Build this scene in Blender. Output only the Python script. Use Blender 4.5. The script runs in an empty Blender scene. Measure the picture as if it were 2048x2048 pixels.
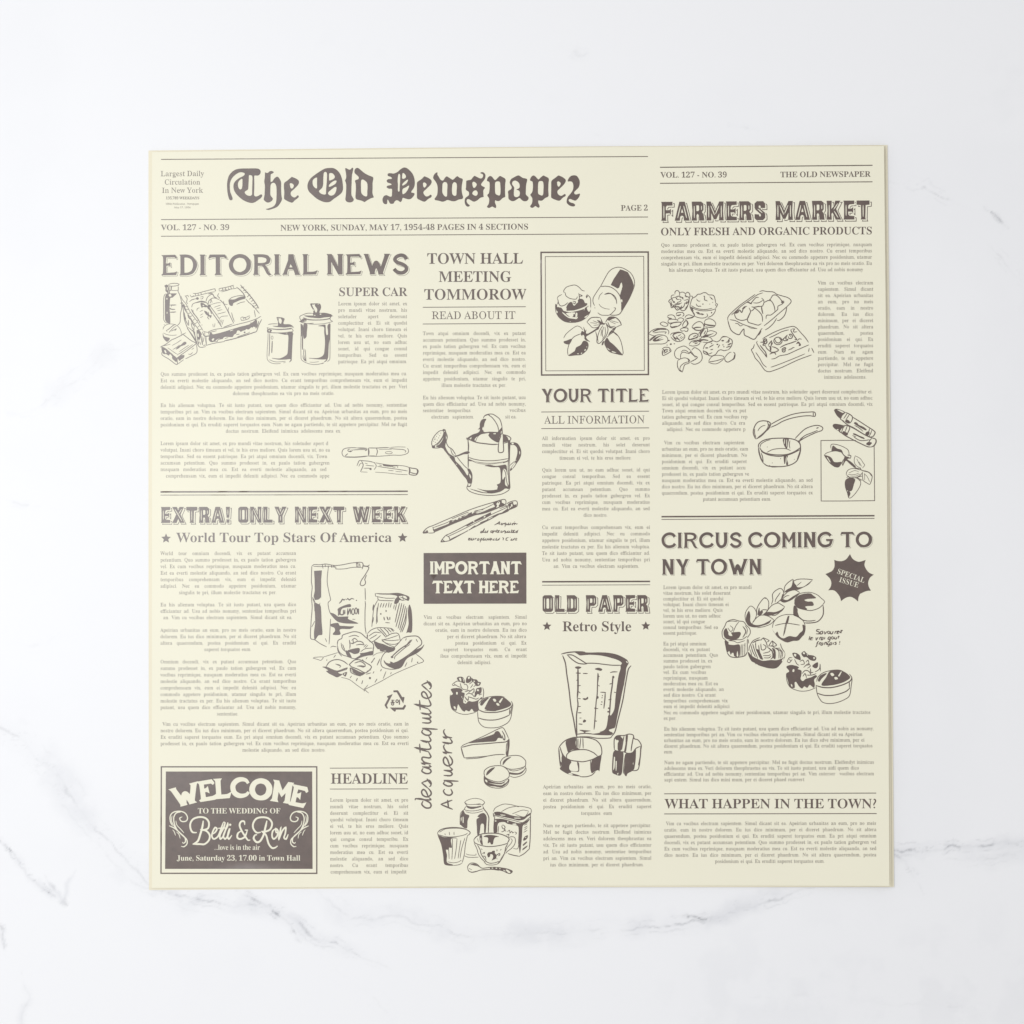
# A printed newspaper-style wrapping sheet lying on a white marble worktop, seen from straight above.
import bpy, math, json
import numpy as np
from mathutils.geometry import delaunay_2d_cdt
from mathutils import Vector

AMB_LO, AMB_HI = 0.43, 0.91
ROOM_DIR = (-0.80, 0.50, 0.33)
ROOM_COL = (0.985, 0.98, 0.975)
WIN_LOC, WIN_TGT, WIN_SX, WIN_SY, WIN_P, WIN_C = (-0.56, 0.06, 1.0), (-0.10, 0, 0), 0.60, 0.80, 5.9, (0.955, 0.985, 1.0)
PAPER_R, PAPER_S = 0.42, 0.45
PAPER, PAPER_LOW = (0.822, 0.790, 0.640), (0.80, 0.745, 0.585)
INK, INK_R, INK_S = (0.096, 0.062, 0.050), 0.31, 1.0
MARBLE = (0.845, 0.845, 0.865)
SQ_R, SQ_S, BODY_EM, PEN = 0.925, 0.9, 10.4, 1.25
STEM_R, HAIR_R, STEM_S, HAIR_S = 0.083, 0.034, 0.128, 0.044

S = bpy.context.scene
COL = S.collection

# ---------------------------------------------------------------- camera, light, exposure
PX = 0.00025            # one layout unit on the worktop, in metres (the frame is 2048 units = 0.512 m)
CAM_H = 0.95
cam_data = bpy.data.cameras.new("camera")
cam_data.sensor_width = 36.0
cam_data.lens = 36.0 * CAM_H / (2048 * PX)
cam_data.clip_start = 0.01
cam_data.clip_end = 50.0
cam = bpy.data.objects.new("camera", cam_data)
cam.location = (0, 0, CAM_H)
COL.objects.link(cam)
S.camera = cam

world = bpy.data.worlds.new("World")
S.world = world
world.use_nodes = True
bg = world.node_tree.nodes["Background"]
# a bright room: paler towards the window at upper left, dimmer towards the lower right
wn = world.node_tree
tc = wn.nodes.new("ShaderNodeTexCoord")
dot = wn.nodes.new("ShaderNodeVectorMath"); dot.operation = 'DOT_PRODUCT'
dot.inputs[1].default_value = ROOM_DIR
wr = wn.nodes.new("ShaderNodeMapRange")
wr.inputs["From Min"].default_value = -1.0
wr.inputs["From Max"].default_value = 1.0
wr.inputs["To Min"].default_value = AMB_LO
wr.inputs["To Max"].default_value = AMB_HI
wn.links.new(tc.outputs["Generated"], dot.inputs[0])
wn.links.new(dot.outputs["Value"], wr.inputs["Value"])
wn.links.new(wr.outputs[0], bg.inputs[1])
bg.inputs[0].default_value = (*ROOM_COL, 1)

def area_light(name, loc, target, size_x, size_y, power, color):
    d = bpy.data.lights.new(name, 'AREA')
    d.shape = 'RECTANGLE'
    d.size, d.size_y = size_x, size_y
    d.energy = power
    d.color = color
    o = bpy.data.objects.new(name, d)
    o.location = loc
    o.rotation_euler = (Vector(target) - Vector(loc)).to_track_quat('-Z', 'Y').to_euler()
    COL.objects.link(o)
    return o

area_light("window_light", WIN_LOC, WIN_TGT, WIN_SX, WIN_SY, WIN_P, WIN_C)

S.view_settings.view_transform = 'Standard'
S.view_settings.look = 'None'
S.view_settings.exposure = 0.0
S.view_settings.gamma = 1.0
S.view_settings.use_curve_mapping = False
S.render.engine = 'CYCLES'

# ---------------------------------------------------------------- materials
def new_mat(name):
    m = bpy.data.materials.new(name)
    m.use_nodes = True
    nt = m.node_tree
    return m, nt, nt.nodes["Principled BSDF"]

def node(nt, kind, **props):
    n = nt.nodes.new(kind)
    for k, v in props.items():
        setattr(n, k, v)
    return n

def noise(nt, scale, detail=4.0, rough=0.55):
    tc = node(nt, "ShaderNodeTexCoord")
    n = node(nt, "ShaderNodeTexNoise")
    n.inputs["Scale"].default_value = scale
    n.inputs["Detail"].default_value = detail
    n.inputs["Roughness"].default_value = rough
    nt.links.new(tc.outputs["Object"], n.inputs["Vector"])
    return n

def ramp(nt, src, stops):
    r = node(nt, "ShaderNodeValToRGB")
    e = r.color_ramp.elements
    e[0].position, e[0].color = stops[0][0], (*stops[0][1], 1)
    e[1].position, e[1].color = stops[-1][0], (*stops[-1][1], 1)
    for p, c in stops[1:-1]:
        x = e.new(p)
        x.color = (*c, 1)
    nt.links.new(src, r.inputs[0])
    return r

def paper_material(name, base):
    m, nt, b = new_mat(name)
    n = noise(nt, 14.0, 6.0)
    lo = tuple(c * 0.975 for c in base)
    r = ramp(nt, n.outputs["Fac"], [(0.3, lo), (0.7, base)])
    nt.links.new(r.outputs[0], b.inputs["Base Color"])
    b.inputs["Roughness"].default_value = PAPER_R
    b.inputs["Specular IOR Level"].default_value = PAPER_S
    f = noise(nt, 900.0, 3.0)
    bp = node(nt, "ShaderNodeBump")
    bp.inputs["Strength"].default_value = 0.06
    bp.inputs["Distance"].default_value = 0.0003
    nt.links.new(f.outputs["Fac"], bp.inputs["Height"])
    nt.links.new(bp.outputs[0], b.inputs["Normal"])
    return m

def ink_material():
    m, nt, b = new_mat("printing_ink")
    n = noise(nt, 260.0, 5.0)
    lo = tuple(c * 0.86 for c in INK)
    hi = tuple(c * 1.16 for c in INK)
    r = ramp(nt, n.outputs["Fac"], [(0.3, lo), (0.7, hi)])
    nt.links.new(r.outputs[0], b.inputs["Base Color"])
    b.inputs["Roughness"].default_value = INK_R
    b.inputs["Specular IOR Level"].default_value = INK_S

    return m

def marble_material():
    m, nt, b = new_mat("white_marble")
    at = node(nt, "ShaderNodeAttribute", attribute_name="vein")
    cl = node(nt, "ShaderNodeAttribute", attribute_name="cloud_shade")
    fine = noise(nt, 420.0, 6.0, 0.7)
    mid = noise(nt, 60.0, 6.0, 0.6)
    fr = ramp(nt, fine.outputs["Fac"], [(0.30, (0.45,) * 3), (0.62, (1.0,) * 3)])
    mul = node(nt, "ShaderNodeMath", operation='MULTIPLY')
    nt.links.new(at.outputs["Fac"], mul.inputs[0])
    nt.links.new(fr.outputs[0], mul.inputs[1])
    mx = node(nt, "ShaderNodeMix", data_type='RGBA')
    mx.inputs["A"].default_value = (*MARBLE, 1)
    mx.inputs["B"].default_value = (0.15, 0.16, 0.18, 1)
    nt.links.new(mul.outputs[0], mx.inputs["Factor"])
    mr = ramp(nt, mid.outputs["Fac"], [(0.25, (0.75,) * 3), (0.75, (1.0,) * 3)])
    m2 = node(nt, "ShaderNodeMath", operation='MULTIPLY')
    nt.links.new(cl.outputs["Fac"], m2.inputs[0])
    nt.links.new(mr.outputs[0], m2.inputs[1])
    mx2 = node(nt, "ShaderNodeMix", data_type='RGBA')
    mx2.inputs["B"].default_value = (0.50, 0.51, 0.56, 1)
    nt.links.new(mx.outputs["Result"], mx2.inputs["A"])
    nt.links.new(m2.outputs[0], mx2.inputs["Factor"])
    nt.links.new(mx2.outputs["Result"], b.inputs["Base Color"])
    b.inputs["Roughness"].default_value = 0.45
    b.inputs["Specular IOR Level"].default_value = 0.3
    return m

M_PAPER = paper_material("cream_paper", PAPER)
M_PAPER_LOW = paper_material("cream_paper_reverse", PAPER_LOW)
M_INK = ink_material()
M_MARBLE = marble_material()

# ---------------------------------------------------------------- helpers
def at(x, y, z):
    """layout units -> worktop metres; z lifts the point along the line to the eye so the layout keeps its plan"""
    k = (CAM_H - z) / CAM_H * PX
    return np.stack([(x - 1024.0) * k, (1024.0 - y) * k, z + 0 * x], -1)

def mesh_object(name, V, F, mats, parent=None):
    me = bpy.data.meshes.new(name)
    V = np.asarray(V, np.float32)
    F = np.asarray(F, np.int32)
    n, k = F.shape
    me.vertices.add(len(V))
    me.vertices.foreach_set("co", V.ravel())
    me.loops.add(n * k)
    me.loops.foreach_set("vertex_index", F.ravel())
    me.polygons.add(n)
    me.polygons.foreach_set("loop_start", np.arange(0, n * k, k, dtype=np.int32))
    me.update(calc_edges=True)
    me.validate()
    for m in mats:
        me.materials.append(m)
    o = bpy.data.objects.new(name, me)
    COL.objects.link(o)
    if parent:
        o.parent = parent
    return o

def tag(o, **kw):
    for k, v in kw.items():
        o[k] = v

# ---------------------------------------------------------------- marble worktop
def sstep(a, b, x):
    t = np.clip((x - a) / (b - a), 0, 1)
    return t * t * (3 - 2 * t)

def vnoise(x, y, seed):
    """smooth value noise on arrays"""
    xi = np.floor(x).astype(np.int64); yi = np.floor(y).astype(np.int64)
    xf = x - xi; yf = y - yi
    u = xf * xf * xf * (xf * (xf * 6 - 15) + 10); v = yf * yf * yf * (yf * (yf * 6 - 15) + 10)
    def h(a, b):
        n = (a * 374761393 + b * 668265263 + seed * 1442695041) & 0x7fffffff
        n = ((n ^ (n >> 13)) * 1274126177) & 0x7fffffff
        return ((n ^ (n >> 16)) & 0xffff) / 65535.0
    return (h(xi, yi) * (1 - u) + h(xi + 1, yi) * u) * (1 - v) + (h(xi, yi + 1) * (1 - u) + h(xi + 1, yi + 1) * u) * v

def fbm(x, y, seed, octv=5):
    s = 0; a = 0.5; f = 1.0
    for k in range(octv):
        s = s + a * (vnoise(x * f, y * f, seed + k * 17) - 0.5) * 2
        a *= 0.5; f *= 2.03
    return s

# veins and one patch of painted shade: centre line, half width of the cloudy band, cloud strength, strength of the dark threads
VEINS_AND_SHADE = [
    ((-60, 1430, 20, 1470, 60, 1500, 100, 1535, 150, 1600, 190, 1660, 240, 1710, 300, 1765, 370, 1800, 430, 1812), 46, .20, .22),
    ((-60, 1640, 0, 1680, 30, 1712, 60, 1755, 90, 1780, 118, 1800), 12, .22, .95),
    ((95, 1760, 125, 1800, 150, 1750), 8, .20, .30),
    ((300, 1775, 360, 1795, 430, 1806, 500, 1810, 560, 1822, 620, 1870, 690, 1900, 750, 1925), 24, .26, .40),
    ((480, 1785, 520, 1808, 560, 1830, 590, 1872), 14, .20, .75),
    ((640, 1790, 700, 1840, 780, 1830, 850, 1845, 910, 1868, 980, 1875, 1060, 1868, 1160, 1862, 1240, 1858), 34, .22, .16),
    ((1240, 1862, 1300, 1852, 1360, 1846, 1420, 1842, 1480, 1815, 1540, 1795, 1590, 1785), 26, .27, .42),
    ((1370, 1832, 1400, 1837, 1432, 1833), 6, .14, .75),
    ((1770, 1690, 1800, 1700, 1850, 1702, 1890, 1698, 1905, 1690, 1950, 1690, 2000, 1686, 2110, 1690), 22, .22, .55),
    ((1776, 1700, 1810, 1722, 1830, 1760), 22, .18, .35),
    ((1900, 1720, 1990, 1715, 2060, 1700, 2120, 1720), 30, .14, .2),
    ((40, 1955, 55, 1990, 42, 2030, 36, 2080), 12, .16, .40),
    ((-40, 1830, 4, 1850, 10, 1900), 10, .10, .30),
    ((90, 800, 140, 770, 180, 735, 210, 710, 240, 700), 34, .09, .14),
    ((8, 830, 60, 822, 110, 780), 14, .06, .10),
    ((1800, 370, 1825, 380, 1850, 375, 1880, 392, 1910, 405), 24, .10, .26),
    ((1975, 420, 1990, 430, 2010, 450), 10, .12, .45),
    ((1990, 500, 2020, 535, 2060, 570), 22, .14, .2),
    ((1140, 100, 1160, 112, 1180, 108), 18, .11, .08),
    ((1190, 265, 1200, 272), 6, .08, .2), ((1040, 180, 1160, 210, 1190, 265), 30, .03, .0),
    ((1450, 248, 1500, 258), 10, .06, .1),
    ((600, 60, 760, 110, 900, 90), 60, .03, .0),
    ((2060, 80, 1990, 200, 2040, 330, 2070, 520), 60, .05, .0),
    ((1480, 2000, 1620, 1990, 1760, 2010, 1960, 2010), 60, .05, .05),
    ((1890, 2012, 1925, 2018), 14, .09, .2),
    ((-20, 1280, 60, 1290, 130, 1270), 30, .03, .05), ((20, 1000, 60, 1010), 16, .05, .1),
    ((700, 1960, 760, 2010, 800, 2070), 40, .03, .05),
    ((1300, 2000, 1700, 1980, 2200, 1960), 190, .10, .0),  # no vein: light fall-off at lower right, painted into the marble colour
    ((2060, 380, 2010, 520, 2080, 640), 50, .10, .0),
]
axis = np.concatenate([np.arange(-2600, -70, 45.0), np.arange(-70, 2118, 2.7), np.arange(2120, 4700, 45.0)])
gx, gy = np.meshgrid(axis, axis)
wx = gx + 10 * fbm(gx / 42, gy / 42, 3) + 3.5 * fbm(gx / 11, gy / 11, 5, 3)
wy = gy + 10 * fbm(gx / 42, gy / 42, 9) + 3.5 * fbm(gx / 11, gy / 11, 11, 3)
vein = np.zeros_like(gx)
cloud_shade = 0.02 + 0.05 * sstep(0.05, 0.6, fbm(gx / 420, gy / 420, 21)) 
gaps = sstep(-0.12, 0.30, fbm(gx / 34, gy / 34, 31))
tatter = sstep(-0.25, 0.35, fbm(gx / 55, gy / 55, 41))
for pts, hw, cs, vs in VEINS_AND_SHADE:
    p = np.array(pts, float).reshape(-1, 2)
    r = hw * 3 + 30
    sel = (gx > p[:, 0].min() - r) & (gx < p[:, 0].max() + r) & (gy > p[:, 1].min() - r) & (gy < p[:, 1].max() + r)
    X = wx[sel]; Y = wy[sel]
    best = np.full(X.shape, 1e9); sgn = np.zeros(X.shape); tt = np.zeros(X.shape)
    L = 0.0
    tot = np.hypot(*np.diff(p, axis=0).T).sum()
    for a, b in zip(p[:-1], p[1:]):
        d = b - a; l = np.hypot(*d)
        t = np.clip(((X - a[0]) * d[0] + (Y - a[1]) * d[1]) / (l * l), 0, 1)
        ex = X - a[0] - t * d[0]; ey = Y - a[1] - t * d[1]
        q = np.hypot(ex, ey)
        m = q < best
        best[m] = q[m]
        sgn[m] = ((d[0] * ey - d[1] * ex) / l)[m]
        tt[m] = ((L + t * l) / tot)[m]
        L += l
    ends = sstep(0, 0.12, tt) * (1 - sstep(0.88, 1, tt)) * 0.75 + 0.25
    cloud_shade[sel] = np.maximum(cloud_shade[sel], 1.35 * cs * np.exp(-(best / (hw * 0.8)) ** 2) * ends * (0.35 + 0.65 * tatter[sel]))
    if vs:
        for off, w, k in ((0, 2.3, 1.0), (0.45, 1.6, 0.42), (-0.55, 1.4, 0.36)):
            th = np.exp(-((sgn - off * hw + 0 * best) / w) ** 2) * (best < hw * 1.6)
            g = np.clip(gaps[sel] + (0.15 if off == 0 else -0.1), 0, 1)
            vein[sel] = np.maximum(vein[sel], vs * k * th * g * ends)
    # crumbs of darker mineral scattered through the band
    crumbs = sstep(0.34, 0.5, fbm(gx[sel] / 9, gy[sel] / 5.5, 51, 3)) * np.exp(-(best / (hw * 0.55)) ** 2)
    vein[sel] = np.maximum(vein[sel], vs * 0.38 * crumbs * ends)
n = len(axis)
V = np.stack([(gx - 1024) * PX, (1024 - gy) * PX, 0 * gx], -1).reshape(-1, 3)
idx = np.arange(n * n).reshape(n, n)
F = np.stack([idx[1:, :-1], idx[1:, 1:], idx[:-1, 1:], idx[:-1, :-1]], -1).reshape(-1, 4)
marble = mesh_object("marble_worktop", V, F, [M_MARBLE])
for nm, arr in (("vein", vein), ("cloud_shade", cloud_shade)):
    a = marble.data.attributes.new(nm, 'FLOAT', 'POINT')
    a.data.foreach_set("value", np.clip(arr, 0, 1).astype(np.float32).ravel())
tag(marble, kind='structure', label='white marble worktop with faint grey veins')

# ---------------------------------------------------------------- the stack of paper sheets
def relief(x, y, lift):
    """gentle waviness of a sheet and the lifted right-hand edge, in metres"""
    z = 0.00018 * np.sin(x / 150.0 + 0.6) * np.sin(y / 260.0 + 1.0) + 0.00012 * np.sin(x / 310.0 - y / 190.0)
    z = z + 0.00045 * np.exp(-((x - 985.0 + 0.03 * (y - 1024)) / 26.0) ** 2) * sstep(1300, 1750, y)
    z = z + lift * np.clip((x - 1330.0) / 440.0, 0, None) ** 2
    return z + 0.0004

TOP_Z, TOP_LIFT = 0.0007, 0.0014

def edge(pts, t):
    p = np.array(pts, float).reshape(-1, 2)
    s = np.linspace(0, 1, len(p))
    return np.stack([np.interp(t, s, p[:, 0]), np.interp(t, s, p[:, 1])], -1)

def paper_sheet(name, top, bottom, left, right, z0, lift, mat, parent=None, thick=0.00012, n=110):
    """a sheet bounded by four slightly curved edges (Coons patch), with real thickness"""
    u = np.linspace(0, 1, n)
    T, B, Lf, R = edge(top, u), edge(bottom, u), edge(left, u), edge(right, u)
    U, W = np.meshgrid(u, u)
    P = (1 - W)[..., None] * T[None] + W[..., None] * B[None] + (1 - U)[..., None] * Lf[:, None] + U[..., None] * R[:, None]
    P -= ((1 - U) * (1 - W))[..., None] * T[0] + (U * (1 - W))[..., None] * T[-1] + ((1 - U) * W)[..., None] * B[0] + (U * W)[..., None] * B[-1]
    x, y = P[..., 0], P[..., 1]
    z = z0 + relief(x, y, lift)
    up = at(x, y, z).reshape(-1, 3)
    lo = up.copy(); lo[:, 2] -= thick
    idx = np.arange(n * n).reshape(n, n)
    q = np.stack([idx[1:, :-1], idx[1:, 1:], idx[:-1, 1:], idx[:-1, :-1]], -1).reshape(-1, 4)
    rim = np.concatenate([idx[0, :], idx[1:, -1], idx[-1, -2::-1], idx[-2:0:-1, 0]])
    o = n * n
    rim_count = len(rim)
    k = 2 * o + np.arange(rim_count)
    kn = np.roll(k, -1)
    side = np.stack([k, kn, kn + rim_count, k + rim_count], -1)
    return mesh_object(name, np.concatenate([up, lo, up[rim], lo[rim]]), np.concatenate([q, q[:, ::-1] + o, side]), [mat], parent)

low = paper_sheet("paper_sheet", (297, 301, 760, 296, 1200, 292, 1774, 289), (298, 1780, 1040, 1775, 1787, 1775),
                  (297, 301, 297, 1000, 298, 1780), (1775, 290, 1782, 960, 1788, 1774), -0.0001, 0.0002, M_PAPER_LOW)
tag(low, label='bottom cream sheet of the stack, resting on the marble and peeking out at left', category='paper sheet')
mid = paper_sheet("paper_sheet", (301, 303, 760, 298, 1200, 294, 1769, 291), (301, 1777, 1040, 1774, 1783, 1774),
                  (301, 303, 300, 1000, 301, 1777), (1769.5, 291, 1777, 960, 1783, 1774), 0.0003, 0.0008, M_PAPER_LOW)
tag(mid, label='middle cream sheet under the printed page, a thin line at its right edge', category='paper sheet')

page = bpy.data.objects.new("newspaper_page", None)
COL.objects.link(page)
tag(page, label='cream printed newspaper page with brown headlines and food drawings, topmost sheet of the stack', category='newspaper')
sheet = paper_sheet("sheet", (304, 304, 760, 298.5, 1200, 294, 1768, 292), (304, 1776, 700, 1774, 1040, 1772, 1400, 1771, 1779, 1772),
                    (304, 304, 304, 1000, 304, 1776), (1768, 292, 1771.5, 620, 1774, 960, 1777, 1400, 1779, 1772), TOP_Z, TOP_LIFT, M_PAPER, page)

# ---------------------------------------------------------------- printing: letters and drawings as thin ink shapes on the sheet
INK_GAP = 0.00006

def curve(p, closed):
    """Catmull-Rom through the points; a doubled point is a corner"""
    n = len(p); out = []
    rng = range(n) if closed else range(n - 1)
    for i in rng:
        b, c = p[i], p[(i + 1) % n]
        d = np.hypot(*(c - b))
        if d < 1e-6:
            continue
        a = p[i - 1] if (closed or i > 0) else b
        e = p[(i + 2) % n] if (closed or i + 2 < n) else c
        k = int(np.clip(np.ceil(d / STEP), 1, 7))
        t = (np.arange(k) / k)[:, None]
        m1 = (c - a) * 0.5; m2 = (e - b) * 0.5
        l1 = np.hypot(*m1); l2 = np.hypot(*m2)
        if l1 > d: m1 = m1 * d / l1
        if l2 > d: m2 = m2 * d / l2
        out.append((2 * t**3 - 3 * t**2 + 1) * b + (t**3 - 2 * t**2 + t) * m1 + (-2 * t**3 + 3 * t**2) * c + (t**3 - t**2) * m2)
    if not closed:
        out.append(p[-1:])
    return np.concatenate(out)

STEP = 2.6

def ribbon(p, w, taper):
    if len(p) < 2:
        p = np.concatenate([p, p + [[0.3, 0.3]]])
    keep = np.concatenate([[True], np.hypot(*np.diff(p, axis=0).T) > 1e-5])
    p = p[keep]
    if len(p) < 2:
        p = np.concatenate([p, p + [[0.3, 0.3]]])
    closed = len(p) > 3 and np.hypot(*(p[0] - p[-1])) < 1e-4
    d = np.diff(p, axis=0); d /= np.hypot(*d.T)[:, None]
    nrm = np.stack([-d[:, 1], d[:, 0]], -1)
    if closed:
        n1 = np.concatenate([nrm[-1:], nrm]); n2 = np.concatenate([nrm, nrm[:1]])
    else:
        n1 = np.concatenate([nrm[:1], nrm]); n2 = np.concatenate([nrm, nrm[-1:]])
    m = n1 + n2
    q = (m * m).sum(1); q[q < 0.35] = 0.35
    m = m * (2 / q)[:, None]
    h = np.full(len(p), w / 2)
    if taper and not closed:
        s = np.concatenate([[0], np.cumsum(np.hypot(*np.diff(p, axis=0).T))]); tot = s[-1]
        r = min(w * 2.5, tot * 0.35) + 1e-6
        h *= 0.55 + 0.45 * np.clip(np.minimum(s, tot - s) / r, 0, 1)
    a = p + m * h[:, None]; b = p - m * h[:, None]
    if closed:
        return [a, b[::-1]], True
    return [np.concatenate([a, b[::-1]])], False

def winding(px, py, polys, evenodd):
    w = np.zeros(len(px), np.int32)
    for P in polys:
        Q = np.roll(P, -1, axis=0)
        for (x1, y1), (x2, y2) in zip(P, Q):
            if y1 == y2:
                continue
            m = ((py >= y1) & (py < y2)) | ((py >= y2) & (py < y1))
            if not m.any():
                continue
            hit = m & (x1 + (py - y1) * (x2 - x1) / (y2 - y1) > px)
            w[hit] += 1 if (evenodd or y2 > y1) else -1
    return (w % 2 == 1) if evenodd else (w != 0)

def paint(ops, grid=0.0):
    """run ink / knock-out operations in order over one exact triangulation; returns the inked triangles"""
    vs, es = [], []
    k = 0
    for ink, polys, eo in ops:
        for P in polys:
            m = len(P)
            vs.append(P)
            i = np.arange(m)
            es.append(np.stack([k + i, k + (i + 1) % m], -1))
            k += m
    A = np.concatenate(vs)
    lo, hi = A.min(0), A.max(0)
    if grid:
        g = [np.arange(lo[j] + grid / 2, hi[j], grid) for j in (0, 1)]
        if len(g[0]) and len(g[1]):
            gxx, gyy = np.meshgrid(*g)
            A = np.concatenate([A, np.stack([gxx.ravel(), gyy.ravel()], -1) + 0.137])
    r = delaunay_2d_cdt([Vector(v) for v in A], [tuple(int(i) for i in e) for e in np.concatenate(es)], [], 0, 1e-5)
    V = np.array([(v[0], v[1]) for v in r[0]])
    F = np.array(r[2], np.int32)
    c = V[F].mean(1)
    on = np.zeros(len(F), bool)
    for ink, polys, eo in ops:
        B = np.concatenate(polys); l, h = B.min(0), B.max(0)
        s = np.nonzero((c[:, 0] >= l[0]) & (c[:, 0] <= h[0]) & (c[:, 1] >= l[1]) & (c[:, 1] <= h[1]))[0]
        if len(s):
            on[s[winding(c[s, 0], c[s, 1], polys, eo)]] = ink
    F = F[on]
    u, inv = np.unique(F, return_inverse=True)
    return V[u], inv.reshape(-1, 3)

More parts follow.
